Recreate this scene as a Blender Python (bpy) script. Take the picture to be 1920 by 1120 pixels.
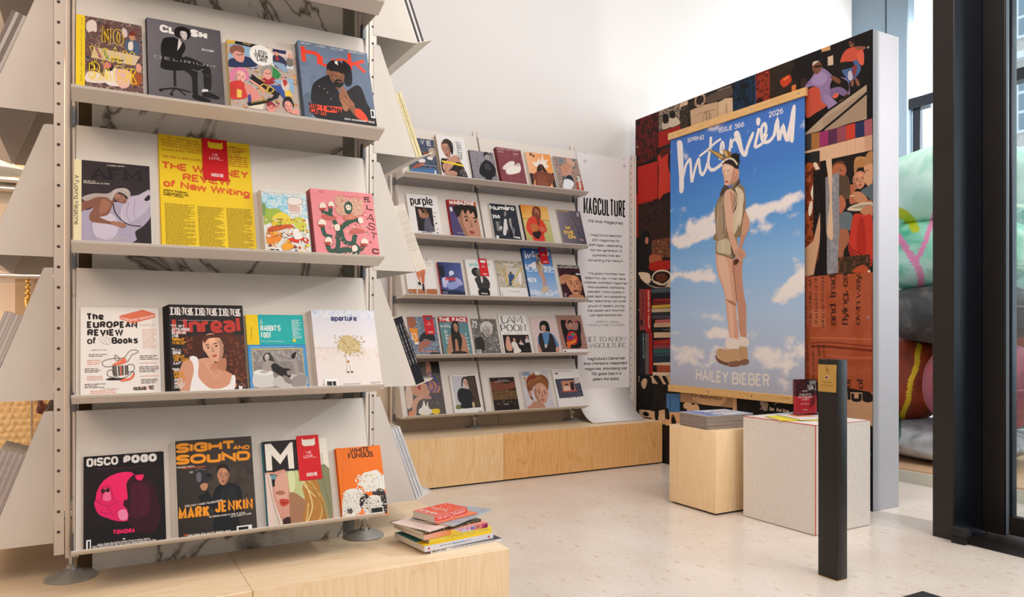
import bpy, bmesh, math, random
from mathutils import Vector, Matrix, noise
from mathutils.geometry import delaunay_2d_cdt
S = bpy.context.scene
for o in list(bpy.data.objects): bpy.data.objects.remove(o)
C = S.collection
R = math.radians
EYE = 1.12                      # camera height; z below is metres above the floor

# ---------------------------------------------------------------- camera, world, lights
cam = bpy.data.cameras.new('camera'); co = bpy.data.objects.new('camera', cam); C.objects.link(co)
co.location = (0, 0, EYE); co.rotation_euler = (R(90), 0, R(-29.6))
cam.sensor_width = 36; cam.lens = 1400 / 1920 * 36; cam.shift_y = 60 / 1920; cam.clip_start = .02
S.camera = co
W = bpy.data.worlds.new('world'); S.world = W; W.use_nodes = True
nt = W.node_tree; bg = nt.nodes['Background']
bg.inputs[0].default_value = (.86, .93, 1, 1); bg.inputs[1].default_value = 2.3
S.view_settings.view_transform = 'Standard'; S.view_settings.look = 'None'
S.view_settings.gamma = 1; S.view_settings.use_curve_mapping = False
S.view_settings.exposure = -0.17

def area(name, loc, target, sx, sy, power, col):
    l = bpy.data.lights.new(name, 'AREA'); l.shape = 'RECTANGLE'; l.size = sx; l.size_y = sy
    l.energy = power; l.color = col
    o = bpy.data.objects.new(name, l); C.objects.link(o); o.location = loc
    d = Vector(target) - Vector(loc); o.rotation_euler = d.to_track_quat('-Z', 'Y').to_euler()
    return o
area('unseen_fill_light', (2.2, -.6, 4.4), (2.3, 1.0, 0), 3.2, 2.4, 60, (1, .94, .88))  # unseen soft light hung below the ceiling to fill the room
area('unseen_fill_light', (3.8, -.4, 3.9), (3.6, 3.2, .5), 2.4, 1.8, 92, (1, .95, .91))  # added fill for the floor and the fronts facing the camera
area('unseen_fill_light', (2.9, 3.2, 4.9), (2.9, 3.7, 0), 1.8, 1.4, 14, (1, .93, .86))  # weak unseen fill above the floor by the far rack
area('unseen_fill_light', (-1.9, .5, 3.4), (-.3, 2.9, 1.1), 1.2, 1.6, 50, (1, .74, .53))  # unseen warm light added for the left of the near rack
area('unseen_fill_light', (.2, -2.6, 3.4), (2.4, 3.4, .9), 3.4, 2.4, 34, (1, .93, .88))  # fill from behind the camera, not a fixture of the shop
area('unseen_fill_light', (1.7, 1.9, 4.7), (4.2, 4.0, 1.5), 1.2, 1.2, 42, (1, .96, .93))  # added to brighten the poster and the collage
area('sculpture_fill_light', (6.3, 2.2, 4.8), (5.7, 3.5, 1.2), .8, .8, 42, (1, .98, .95))  # unseen light added to brighten the painted sculpture
area('window_daylight', (7.6, 1.2, 2.3), (2, 2.6, 1.1), 4.6, 3.2, 95, (.90, .95, 1))
area('window_daylight', (7.2, 4.2, 3.2), (5.6, 5.9, 3.0), 1.0, 2.2, 100, (.93, .97, 1))
area('track_spotlight', (4.5, 1.3, 2.75), (.6, 2.6, 1.0), .13, .13, 80, (1, .95, .9))

# ---------------------------------------------------------------- materials
def lin(h):
    h = h.lstrip('#')
    if len(h) == 3: h = ''.join(c * 2 for c in h)
    c = [int(h[i:i + 2], 16) / 255 for i in (0, 2, 4)]
    return tuple(x / 12.92 if x <= .04045 else ((x + .055) / 1.055) ** 2.4 for x in c) + (1,)
MATS = {}
def mat(name, col, rough=.5, metal=0, var=0, scale=8, bump=0, bscale=60, spec=.5, stretch=(1, 1, 1), coat=0):
    m = bpy.data.materials.new(name); m.use_nodes = True; MATS[name] = m
    n = m.node_tree.nodes; L = m.node_tree.links; b = n['Principled BSDF']
    b.inputs['Roughness'].default_value = rough; b.inputs['Metallic'].default_value = metal
    b.inputs['Specular IOR Level'].default_value = spec; b.inputs['Coat Weight'].default_value = coat
    c = lin(col); b.inputs['Base Color'].default_value = c
    tc = n.new('ShaderNodeTexCoord'); mp = n.new('ShaderNodeMapping'); mp.inputs['Scale'].default_value = stretch
    L.new(tc.outputs['Object'], mp.inputs[0])
    if var:
        no = n.new('ShaderNodeTexNoise'); no.inputs['Scale'].default_value = scale; no.inputs['Detail'].default_value = 6
        L.new(mp.outputs[0], no.inputs[0])
        r = n.new('ShaderNodeValToRGB'); r.color_ramp.elements[0].position = .3; r.color_ramp.elements[1].position = .7
        r.color_ramp.elements[0].color = tuple(x * (1 - var) for x in c[:3]) + (1,)
        r.color_ramp.elements[1].color = tuple(min(1, x * (1 + var * .6)) for x in c[:3]) + (1,)
        L.new(no.outputs['Fac'], r.inputs[0]); L.new(r.outputs[0], b.inputs['Base Color'])
    if bump:
        nb = n.new('ShaderNodeTexNoise'); nb.inputs['Scale'].default_value = bscale; L.new(mp.outputs[0], nb.inputs[0])
        bu = n.new('ShaderNodeBump'); bu.inputs['Strength'].default_value = bump; bu.inputs['Distance'].default_value = .002
        L.new(nb.outputs['Fac'], bu.inputs['Height']); L.new(bu.outputs[0], b.inputs['Normal'])
    return m
def ramp(n, stops):
    r = n.new('ShaderNodeValToRGB'); e = r.color_ramp.elements
    while len(e) < len(stops): e.new(.5)
    for i, (p, c) in enumerate(stops): e[i].position = p; e[i].color = lin(c)
    return r
def mat_print(name, rough, coat=0, k_=.84):
    m = mat(name, '#fff', rough, coat=coat, spec=.22, bump=.05, bscale=900); n = m.node_tree.nodes
    a = n.new('ShaderNodeAttribute'); a.attribute_name = 'Col'
    k = n.new('ShaderNodeVectorMath'); k.operation = 'MULTIPLY'; k.inputs[1].default_value = (k_, k_, k_)   # ink on paper never reaches full white
    m.node_tree.links.new(a.outputs['Color'], k.inputs[0]); m.node_tree.links.new(k.outputs[0], n['Principled BSDF'].inputs['Base Color'])
    return m
mat_print('printed_paper', .42); mat_print('glossy_print', .16, .5); mat_print('matt_print', .7, k_=.95); mat_print('poster_paper', .5, k_=1)
def mat_wood(name, a, b, c, grain='Z', sc=1.0):
    m = mat(name, b, .42); n = m.node_tree.nodes; L = m.node_tree.links; bs = n['Principled BSDF']
    tc = n.new('ShaderNodeTexCoord'); mp = n.new('ShaderNodeMapping')
    st = {'Z': (3.2, 3.2, .55), 'X': (.5, 3.2, 3.2), 'Y': (3.2, .5, 3.2)}[grain]
    mp.inputs['Scale'].default_value = tuple(x * sc for x in st); L.new(tc.outputs['Object'], mp.inputs[0])
    n1 = n.new('ShaderNodeTexNoise'); n1.inputs['Scale'].default_value = 1.3; n1.inputs['Detail'].default_value = 2.5
    n1.inputs['Distortion'].default_value = .5; L.new(mp.outputs[0], n1.inputs[0])
    mu = n.new('ShaderNodeMath'); mu.operation = 'MULTIPLY'; mu.inputs[1].default_value = 17; L.new(n1.outputs['Fac'], mu.inputs[0])
    fr = n.new('ShaderNodeMath'); fr.operation = 'PINGPONG'; fr.inputs[1].default_value = 1; L.new(mu.outputs[0], fr.inputs[0])
    r = ramp(n, [(0, c), (.09, b), (.5, a), (1, b)]); L.new(fr.outputs[0], r.inputs[0])
    mp2 = n.new('ShaderNodeMapping'); mp2.inputs['Scale'].default_value = tuple(40 if s > 1 else 2.5 for s in st); L.new(tc.outputs['Object'], mp2.inputs[0])
    n2 = n.new('ShaderNodeTexNoise'); n2.inputs['Scale'].default_value = 3; n2.inputs['Detail'].default_value = 3; L.new(mp2.outputs[0], n2.inputs[0])
    mx = n.new('ShaderNodeMix'); mx.data_type = 'RGBA'; mx.inputs[0].default_value = .55
    r2 = ramp(n, [(.35, c), (.6, a)]); L.new(n2.outputs['Fac'], r2.inputs[0])
    mx.inputs[0].default_value = .38; L.new(r.outputs[0], mx.inputs[6]); L.new(r2.outputs[0], mx.inputs[7])
    vo = n.new('ShaderNodeTexVoronoi'); vo.inputs['Scale'].default_value = 1.6; L.new(tc.outputs['Object'], vo.inputs[0])
    kr = n.new('ShaderNodeMapRange'); kr.inputs[1].default_value = .0; kr.inputs[2].default_value = .035; kr.inputs[3].default_value = .75; kr.inputs[4].default_value = 0
    L.new(vo.outputs['Distance'], kr.inputs[0])
    mk = n.new('ShaderNodeMix'); mk.data_type = 'RGBA'; mk.inputs[7].default_value = lin('#8a5a30')
    L.new(kr.outputs[0], mk.inputs[0]); L.new(mx.outputs[2], mk.inputs[6]); L.new(mk.outputs[2], bs.inputs['Base Color'])
    return m
mat_wood('birch_ply', '#f0cf9f', '#e9c28e', '#dcae74')
mat_wood('birch_ply_deep', '#e8b67a', '#dfa866', '#d09555')
mat_wood('pale_birch_top', '#f2dcbe', '#edd3b0', '#e2c39a', 'X')
mat_wood('pale_birch_front', '#efd5b2', '#ebcda6', '#e0be90', 'Z')
mat_wood('pale_plywood_block', '#f6dbb2', '#f3d3a4', '#eecb98', 'Z', .8)
mat_wood('rail_wood', '#e9bd80', '#dfae6c', '#cf9a56', 'Y', 3)
mat('rack_paint', '#d3cbc3', .45, var=.02, scale=3, bump=.12, bscale=700)
mat('rack_upright', '#e0d6cd', .38, metal=.15, bump=.05, bscale=300)
mat('slot_hole', '#4a423c', .6)
mat('steel', '#b9b9b8', .25, metal=1, var=.05)
mat('foot_grey', '#a09d98', .4, metal=.3, bump=.05)
mat('bracket_grey', '#6b7078', .35, metal=.7)
mat('wall_paint', '#dcd8d6', .75, bump=.05, bscale=120)
mat('wall_panel', '#cdb9a3', .6, var=.02)
mat('ceiling_paint', '#f2f0ed', .8, bump=.05)
mat('partition_paint', '#b2b2b9', .6, bump=.08, bscale=80)
mat('black_metal', '#211c1a', .42, metal=.2, bump=.05, bscale=200, var=.15, scale=3)
mat('blue_black_metal', '#1b2029', .3, metal=.5, var=.1, scale=2)
mat('frame_blue_grey', '#7d8f9d', .35, metal=.3, var=.08, scale=1.5, stretch=(1, 1, .2))
mat('black_rubber', '#1a1a1c', .8, bump=.3, bscale=300)
mat('page_edge', '#e3d4c4', .8, var=.12, scale=60, stretch=(1, 1, 8))
mat('page_edge_grey', '#9a8d86', .8, var=.2, scale=60, stretch=(1, 1, 12))
mat('cavity_shade', '#7a6444', .7); mat('cavity_shade_grey', '#8d8b80', .7); mat('brass', '#d4a75a', .3, metal=.85, var=.06, scale=20)  # first two colours hold the dark of the shaded cavity beside the marble
mat('button_ring', '#f2b8b0', .3); mat('dark_ink', '#17110f', .6); mat('white_paper', '#f2efee', .7, bump=.03)
mat('red_trim', '#d8302c', .45); mat('outdoor_paving', '#dcdcdc', .8, var=.08, scale=2)
mat('brick_facade', '#cfc3be', .85, var=.2, scale=12); mat('white_render', '#e8eaec', .8, var=.03)
mat('pale_peach', '#f8e0cd', .6, var=.03); mat('woven_raffia', '#dcb57f', .7, var=.2, scale=60, bump=.8, bscale=130)
mat('brown_leather', '#5e2a1c', .45, var=.1); mat('chrome', '#d8cdbf', .12, metal=1); mat('glass_shelf', '#cfe0da', .1)
mat('tan_fabric', '#c9a987', .8, var=.1, scale=40); mat('sculpture_plinth', '#d9d6c6', .6, var=.02)
mat('plinth_wood_top', '#dcb48c', .5, var=.1, scale=5)
def glass(name, tint, gl=.1):
    m = bpy.data.materials.new(name); m.use_nodes = True; MATS[name] = m
    n = m.node_tree.nodes; L = m.node_tree.links; n.remove(n['Principled BSDF'])
    t = n.new('ShaderNodeBsdfTransparent'); t.inputs[0].default_value = lin(tint)
    g = n.new('ShaderNodeBsdfGlossy'); g.inputs['Roughness'].default_value = .01
    f = n.new('ShaderNodeFresnel'); f.inputs[0].default_value = 1.5
    mx = n.new('ShaderNodeMixShader'); L.new(f.outputs[0], mx.inputs[0]); L.new(t.outputs[0], mx.inputs[1]); L.new(g.outputs[0], mx.inputs[2])
    L.new(mx.outputs[0], n['Material Output'].inputs[0]); return m
glass('window_glass', '#f4f9fa'); glass('acrylic', '#e9d0d0')
def mat_floor():
    m = mat('terrazzo_floor', '#e2d9d1', .24, spec=.35); n = m.node_tree.nodes; L = m.node_tree.links; b = n['Principled BSDF']
    tc = n.new('ShaderNodeTexCoord')
    n1 = n.new('ShaderNodeTexNoise'); n1.inputs['Scale'].default_value = 2.2; n1.inputs['Detail'].default_value = 7; L.new(tc.outputs['Object'], n1.inputs[0])
    r1 = ramp(n, [(.35, '#dfd3c8'), (.65, '#e8e0d9')]); L.new(n1.outputs['Fac'], r1.inputs[0])
    prev = r1.outputs[0]
    for sc, th, cc, st in ((16, .052, '#cfb39a', (1, .45, 1)), (34, .06, '#cdb9a8', (.5, 1, 1)), (22, .04, '#f2ebe4', (1, .6, 1)), (90, .12, '#d6c6b8', (1, 1, 1))):
        mp = n.new('ShaderNodeMapping'); mp.inputs['Scale'].default_value = st; mp.inputs['Rotation'].default_value = (0, 0, sc); L.new(tc.outputs['Object'], mp.inputs[0])
        nz = n.new('ShaderNodeTexNoise'); nz.inputs['Scale'].default_value = sc * 2; L.new(mp.outputs[0], nz.inputs[0])
        ad = n.new('ShaderNodeMix'); ad.data_type = 'VECTOR'; ad.inputs[0].default_value = .03
        L.new(mp.outputs[0], ad.inputs[4]); L.new(nz.outputs['Color'], ad.inputs[5])
        v = n.new('ShaderNodeTexVoronoi'); v.inputs['Scale'].default_value = sc; L.new(ad.outputs[1], v.inputs[0])
        mr = n.new('ShaderNodeMapRange'); mr.inputs[1].default_value = th * 1.5; mr.inputs[2].default_value = th * 3.6; mr.inputs[3].default_value = .75; mr.inputs[4].default_value = 0
        L.new(v.outputs['Distance'], mr.inputs[0])
        mx = n.new('ShaderNodeMix'); mx.data_type = 'RGBA'; mx.inputs[7].default_value = lin(cc)
        L.new(mr.outputs[0], mx.inputs[0]); L.new(prev, mx.inputs[6]); prev = mx.outputs[2]
    L.new(prev, b.inputs['Base Color'])
mat_floor()
def mat_speckle():
    m = mat('speckled_laminate', '#e9e4de', .5); n = m.node_tree.nodes; L = m.node_tree.links; b = n['Principled BSDF']
    tc = n.new('ShaderNodeTexCoord'); prev = None
    cur = lin('#e6e0da'); prev = None
    for sc, th, cc in ((190, .2, '#2e2c2c'), (120, .11, '#5d5650'), (230, .24, '#b0a79f'), (160, .15, '#3a3836')):
        v = n.new('ShaderNodeTexVoronoi'); v.inputs['Scale'].default_value = sc; v.inputs['Randomness'].default_value = 1; L.new(tc.outputs['Object'], v.inputs[0])
        wn = n.new('ShaderNodeSeparateColor'); L.new(v.outputs['Color'], wn.inputs[0])
        lt = n.new('ShaderNodeMath'); lt.operation = 'LESS_THAN'; lt.inputs[1].default_value = .38; L.new(wn.outputs[0], lt.inputs[0])
        l2 = n.new('ShaderNodeMath'); l2.operation = 'LESS_THAN'; l2.inputs[1].default_value = th; L.new(v.outputs['Distance'], l2.inputs[0])
        mu = n.new('ShaderNodeMath'); mu.operation = 'MULTIPLY'; L.new(lt.outputs[0], mu.inputs[0]); L.new(l2.outputs[0], mu.inputs[1])
        mx = n.new('ShaderNodeMix'); mx.data_type = 'RGBA'; mx.inputs[7].default_value = lin(cc); L.new(mu.outputs[0], mx.inputs[0])
        if prev is None: mx.inputs[6].default_value = cur
        else: L.new(prev, mx.inputs[6])
        prev = mx.outputs[2]
    L.new(prev, b.inputs['Base Color'])
mat_speckle()
def mat_marble():
    m = mat('veined_marble', '#cfc9c0', .22); n = m.node_tree.nodes; L = m.node_tree.links; b = n['Principled BSDF']
    tc = n.new('ShaderNodeTexCoord')
    n1 = n.new('ShaderNodeTexNoise'); n1.inputs['Scale'].default_value = 2.1; n1.inputs['Detail'].default_value = 9; n1.inputs['Distortion'].default_value = 1.3; L.new(tc.outputs['Object'], n1.inputs[0])
    ab = n.new('ShaderNodeMath'); ab.operation = 'SUBTRACT'; ab.inputs[1].default_value = .5; L.new(n1.outputs['Fac'], ab.inputs[0])
    a2 = n.new('ShaderNodeMath'); a2.operation = 'ABSOLUTE'; L.new(ab.outputs[0], a2.inputs[0])
    r = ramp(n, [(0, '#6b635b'), (.006, '#a39b92'), (.022, '#e6e1da'), (.2, '#f2eee9')]); L.new(a2.outputs[0], r.inputs[0])
    n2 = n.new('ShaderNodeTexNoise'); n2.inputs['Scale'].default_value = 1.3; n2.inputs['Detail'].default_value = 6; L.new(tc.outputs['Object'], n2.inputs[0])
    r2 = ramp(n, [(.63, '#000'), (.67, '#fff')]); L.new(n2.outputs['Fac'], r2.inputs[0])
    mx = n.new('ShaderNodeMix'); mx.data_type = 'RGBA'; mx.inputs[7].default_value = lin('#4e463d'); L.new(r2.outputs[0], mx.inputs[0]); L.new(r.outputs[0], mx.inputs[6])
    L.new(mx.outputs[2], b.inputs['Base Color'])
mat_marble()
def mat_paint(name, cols, scale=3):
    m = mat(name, cols[0], .6, bump=.6, bscale=25); n = m.node_tree.nodes; L = m.node_tree.links
    tc = n.new('ShaderNodeTexCoord'); no = n.new('ShaderNodeTexNoise'); no.inputs['Scale'].default_value = scale; no.inputs['Detail'].default_value = 5; no.inputs['Distortion'].default_value = 1
    L.new(tc.outputs['Object'], no.inputs[0]); r = ramp(n, [(.3 + .4 * i / (len(cols) - 1), c) for i, c in enumerate(cols)])
    L.new(no.outputs['Fac'], r.inputs[0]); L.new(r.outputs[0], n['Principled BSDF'].inputs['Base Color'])
mat_paint('mint_paint', ['#3fb58c', '#8fdcbf', '#c9f0e2', '#5cc9a2']); mat_paint('mint_pale_paint', ['#8fdcbf', '#d8f5ea', '#b5e8d6'])
mat_paint('charcoal_paint', ['#2c2e30', '#4a4b4c', '#77736c'], 5); mat_paint('orange_paint', ['#c7521c', '#a43c16', '#5c3a2c'], 3)
mat_paint('maroon_paint', ['#7c3a48', '#a35566', '#b24450'], 4); mat_paint('grey_wash_paint', ['#6e7175', '#a9acb0', '#c8cacc'], 5)
mat_paint('pink_paint', ['#e884b4', '#f2a3c6']); mat_paint('yellow_paint', ['#f2d21c', '#e6c018']); mat_paint('lime_paint', ['#b5c81e', '#d8d827']); mat_paint('green_paint', ['#1d5c48', '#2b6e58'])

# ---------------------------------------------------------------- mesh helpers
def mk(name, verts, faces, m, parent=None, smooth=False, cols=None):
    me = bpy.data.meshes.new(name); me.from_pydata([tuple(v) for v in verts], [], faces)
    for x in (m if isinstance(m, (list, tuple)) else [m]): me.materials.append(MATS[x])
    if cols:
        a = me.color_attributes.new('Col', 'FLOAT_COLOR', 'CORNER')
        buf = []
        for f, c in zip(faces, cols):
            if isinstance(c, list):
                for k in c: buf.extend(k)
            else: buf.extend(c * len(f))
        a.data.foreach_set('color', buf)
    if smooth:
        for p in me.polygons: p.use_smooth = True
    me.update()
    o = bpy.data.objects.new(name, me); C.objects.link(o)
    if parent: o.parent = parent
    return o
def bmo(name, bm, m, parent=None, smooth=False):
    me = bpy.data.meshes.new(name); bm.normal_update(); bm.to_mesh(me); bm.free()
    for x in (m if isinstance(m, (list, tuple)) else [m]): me.materials.append(MATS[x])
    if smooth:
        for p in me.polygons: p.use_smooth = True
        if hasattr(me, 'set_sharp_from_angle'): me.set_sharp_from_angle(angle=R(40))
    o = bpy.data.objects.new(name, me); C.objects.link(o)
    if parent: o.parent = parent
    return o
def bbox(bm, x0, x1, y0, y1, z0, z1, bev=0, seg=1):
    r = bmesh.ops.create_cube(bm, size=1)
    for v in r['verts']: v.co = Vector(((x0 + x1) / 2 + v.co.x * (x1 - x0), (y0 + y1) / 2 + v.co.y * (y1 - y0), (z0 + z1) / 2 + v.co.z * (z1 - z0)))
    if bev:
        es = list({e for v in r['verts'] for e in v.link_edges})
        bmesh.ops.bevel(bm, geom=es, offset=bev, segments=seg, affect='EDGES', profile=.5)
def box(name, x0, x1, y0, y1, z0, z1, m, parent=None, bev=0, seg=1):
    bm = bmesh.new(); bbox(bm, x0, x1, y0, y1, z0, z1, bev, seg); return bmo(name, bm, m, parent, smooth=bool(bev))
def bcyl(bm, p0, p1, r0, r1=None, n=20, caps=True):
    p0 = Vector(p0); p1 = Vector(p1); d = p1 - p0
    M = Matrix.Translation((p0 + p1) / 2) @ d.to_track_quat('Z', 'Y').to_matrix().to_4x4()
    bmesh.ops.create_cone(bm, cap_ends=caps, segments=n, radius1=r0, radius2=r0 if r1 is None else r1, depth=d.length, matrix=M)
def cyl(name, p0, p1, r0, m, parent=None, r1=None, n=20):
    bm = bmesh.new(); bcyl(bm, p0, p1, r0, r1, n); return bmo(name, bm, m, parent, smooth=True)
def lathe(name, prof, c, m, parent=None, n=32):
    vs = []; fs = []
    for r, z in prof:
        for i in range(n): a = 2 * math.pi * i / n; vs.append((c[0] + r * math.cos(a), c[1] + r * math.sin(a), c[2] + z))
    for j in range(len(prof) - 1):
        for i in range(n): k = (i + 1) % n; fs.append((j * n + i, j * n + k, (j + 1) * n + k, (j + 1) * n + i))
    fs.append(tuple(range(n))[::-1]); fs.append(tuple((len(prof) - 1) * n + i for i in range(n)))
    o = mk(name, vs, fs, m, parent, smooth=True); 
    if hasattr(o.data, 'set_sharp_from_angle'): o.data.set_sharp_from_angle(angle=R(45))
    return o
def prism(name, prof, axis, a, b, m, parent=None):
    """extrude a 2-D profile: axis 'x' -> profile is (y,z), 'y' -> (x,z), 'z' -> (x,y)"""
    f = {'x': lambda t, p: (t, p[0], p[1]), 'y': lambda t, p: (p[0], t, p[1]), 'z': lambda t, p: (p[0], p[1], t)}[axis]
    n = len(prof); vs = [f(a, p) for p in prof] + [f(b, p) for p in prof]
    fs = [tuple(range(n)), tuple(range(2 * n - 1, n - 1, -1))] + [(i, i + n, (i + 1) % n + n, (i + 1) % n) for i in range(n)]
    bm = bmesh.new(); bv = [bm.verts.new(v) for v in vs]
    for q in fs: bm.faces.new([bv[i] for i in q])
    bmesh.ops.recalc_face_normals(bm, faces=bm.faces[:])
    return bmo(name, bm, m, parent)
def tag(o, label, cat, group=None, kind=None):
    o['label'] = label
    if cat: o['category'] = cat
    if group: o['group'] = group
    if kind: o['kind'] = kind
    return o
def thing(name, label, cat, loc=(0, 0, 0), rot=(0, 0, 0), group=None):
    o = bpy.data.objects.new(name, None); o.empty_display_size = .05; C.objects.link(o); o.location = loc; o.rotation_euler = rot
    return tag(o, label, cat, group)
def struct(o, label=None):
    o['kind'] = 'structure'
    if label: o['label'] = label
    return o

# ---------------------------------------------------------------- stroke lettering
G = {}
for ln in '''A8 034D83 1676|B7 030D ~0D7D7808 ~08888303|C8 ~8A8D0D038386|D8 030D ~0D2D8D832303|E6 6D0D0363 0858|F6 6D0D03 0858|G8 ~8A8D0D038387 488883|H8 030D 838D 0888|I0 030D|J5 ~5D55530306|K7 030D 7D07 2973|L6 0D0363|M9 030D459D93|N8 030D838D|O9 o0D9D9303|P7 030D ~0D7D7707|Q9 o0D9D9303 5692|R7 030D ~0D7D7808 4873|S7 ~7B7D0D0878730305|T8 0D8D 4D43|U8 ~0D060383868D|V8 0D438D|WC 0D336D93CD|X8 0D83 038D|Y8 0D488D 4843|Z7 0D7D0373|07 o0D7D7303|13 0B3D33|27 ~0A0D7D7904 030373|37 ~0C7D7838 ~38787303 0305|47 535D0676|57 6D1D18 ~188A830304|67 ~6D1D0907 o09797303|77 0D7D23|87 o1D6D6818 o08787303|97 o0D7D7707 ~79776313|a6 ~090A6A6663 o07676303|b6 0D03 o0A6A6303|c6 ~686A0A036365|d6 6D63 o0A6A6303|e6 0666 ~666A0A036364|f4 ~4D1D1A13 0A4A|é6 0666 ~666A0A036364 2D4F|g6 o0A6A6303 6A63 ~63600001|h6 0D03 ~080A6A6663|i0 0A03 0C0D|j2 ~2A212000 2C2D|k6 0D03 6A06 2863|l0 0D03|mA 0A03 ~080A5A5653 ~585AAAA6A3|n6 0A03 ~080A6A6663|o6 o0A6A6303|p6 0A00 o0A6A6303|q6 6A60 o0A6A6303|r4 0A03 ~070A4A|s5 ~595A0A0757530304|t4 ~1D1413434 0A4A|u6 ~0A06036368 6A63|v6 0A336A|wA 0A235A83AA|x6 0A63 036A|y6 0A33 6A20|z6 0A6A0363|.0 0304|,1 1402|!0 0D07 0304|'0 0D0B|"2 0D0B 2D2B|-4 0747|:0 0405 0908|/5 035D|+6 0767 3A34|(2 ~2D0D0323|)2 ~0D2D2303|&7 o1D5D5818 ~18080373 4873|?6 ~0B0D6D6938 3837 3334|#8 2D23 6D63 0A8A 0686'''.split('|'):
    ch = ln[0]; w = int(ln[1], 36); st = []
    for s in ln[2:].split():
        k = s[0] if s[0] in '~o' else ''
        s = s[len(k):]; s = s[:len(s) // 2 * 2]
        p = [(int(s[i], 36), int(s[i + 1], 36) - 3) for i in range(0, len(s), 2)]
        st.append((k, p))
    G[ch] = (w, st)
KERN = 'AVWYTvwyrft7'
def chaik(p, closed, it=2):
    for _ in range(it):
        q = [] if closed else [p[0]]
        n = len(p)
        for i in range(n if closed else n - 1):
            a = p[i]; b = p[(i + 1) % n]
            q += [(a[0] * .75 + b[0] * .25, a[1] * .75 + b[1] * .25), (a[0] * .25 + b[0] * .75, a[1] * .25 + b[1] * .75)]
        if not closed: q.append(p[-1])
        p = q
    return p
def ribbon(p, hw, closed, con=1.0):
    """quads of a stroke with mitred joints; con < 1 thins the horizontal strokes"""
    n = len(p); L = []; Rr = []
    for i in range(n):
        a = p[i - 1] if (i or closed) else None; b = p[(i + 1) % n] if (i < n - 1 or closed) else None
        ds = []
        for q, r in ((a, p[i]), (p[i], b)):
            if q and r:
                l = math.hypot(r[0] - q[0], r[1] - q[1]) or 1e-9; ds.append(((r[0] - q[0]) / l, (r[1] - q[1]) / l))
        if len(ds) == 1: ds *= 2
        tx = ds[0][0] + ds[1][0]; ty = ds[0][1] + ds[1][1]; l = math.hypot(tx, ty)
        if l < .25: tx, ty = ds[0]; l = 1
        tx /= l; ty /= l
        dot = max(.5, abs(tx * ds[0][0] + ty * ds[0][1])); h = hw * (con + (1 - con) * abs(ty)) / dot
        L.append((p[i][0] - ty * h, p[i][1] + tx * h)); Rr.append((p[i][0] + ty * h, p[i][1] - tx * h))
    out = []
    for i in range(n if closed else n - 1):
        j = (i + 1) % n; out.append([L[i], L[j], Rr[j], Rr[i]])
    return out
def lettering(s, x0, y0, x1, y1, cap, wt, style=''):
    """polygons for a line of letters whose baseline runs (x0,y0)-(x1,y1)"""
    if style == 'w': pass
    tot = 0; k = 0
    for c in s:
        if c == ' ': tot += 2.2; k += .0
        elif c in G or c.upper() in G: tot += (G.get(c) or G[c.upper()])[0] - 1.5 * (c in KERN) - 1.3 * (c == 'L'); k += 1
    W_ = math.hypot(x1 - x0, y1 - y0); sy = cap / 10; lw = wt * sy * (.93 if 's' in style else 1); gap = lw * 1.0 + sy * (1.0 if wt < 2 else .62)
    sx = (W_ - gap * (len(s) - 1) - lw) / max(tot, 1)
    if sx < sy * .12: gap = max(.2 * gap, (W_ - lw - tot * sy * .25) / max(len(s) - 1, 1)); sx = (W_ - gap * (len(s) - 1) - lw) / max(tot, 1); sx = max(sx, sy * .08)
    ave = (W_ - lw) / max(len(s) - .5, 1)
    if lw > ave * .36 and 'o' not in style:
        k = ave * .36 / lw; lw *= k; gap = lw + min(sy * .6, ave * .12); sx = max((W_ - gap * (len(s) - 1) - lw) / max(tot, 1), sy * .08)
    ux, uy = (x1 - x0) / W_, (y1 - y0) / W_; sl = .2 if 'i' in style else 0
    polys = []; groups = []; cx = lw / 2; ins = lw / 2
    def put(q): polys.append([(x0 + (a + b * sl) * ux - b * uy, y0 + (a + b * sl) * uy + b * ux) for a, b in q])
    for c in s:
        if c == ' ': cx += 2.2 * sx + gap; continue
        g = G.get(c) or G.get(c.upper())
        if not g: cx += 4 * sx + gap; continue
        if c in KERN: cx -= .75 * sx
        for kind, p in g[1]:
            pts = [(cx + a * sx, ins + b * (cap - lw) / 10) for a, b in p]
            if 'o' in style:
                pts = chaik(pts, kind == 'o', 2) if kind else pts; q = ribbon(pts, lw / 2, kind == 'o')
                A = [a[0] for a in q] + ([] if kind == 'o' else [q[-1][1]]); B = [a[3] for a in q] + ([] if kind == 'o' else [q[-1][2]])
                for loop in ((A, B) if kind == 'o' else (A + B[::-1],)):
                    for r_ in ribbon(loop, lw * .085, True): put(r_)
                continue
            if kind and cap > 3.2: pts = chaik(pts, kind == 'o', 2)
            elif kind: pts = chaik(pts, kind == 'o', 1)
            for q in ribbon(pts, lw / 2, kind == 'o', .38 if 's' in style else 1): put(q)
            if 's' in style and kind != 'o':
                for e, o_ in ((pts[0], pts[1]), (pts[-1], pts[-2])):
                    if abs(e[1] - o_[1]) > abs(e[0] - o_[0]) and cap > 1:
                        d = lw * (1.25 if 'b' in style else .95); t = lw * (.55 if 'b' in style else .2); z = e[1]; sg = 1 if e[1] > o_[1] else -1
                        put([(e[0] - d, z - t * .2 * sg), (e[0] + d, z - t * .2 * sg), (e[0] + d, z + t * sg), (e[0] - d, z + t * sg)])
        cx += g[0] * sx + gap - (.75 * sx if c in KERN else 1.3 * sx if c == 'L' else 0)
        groups.append(polys[:]); polys.clear()
    return groups

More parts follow.
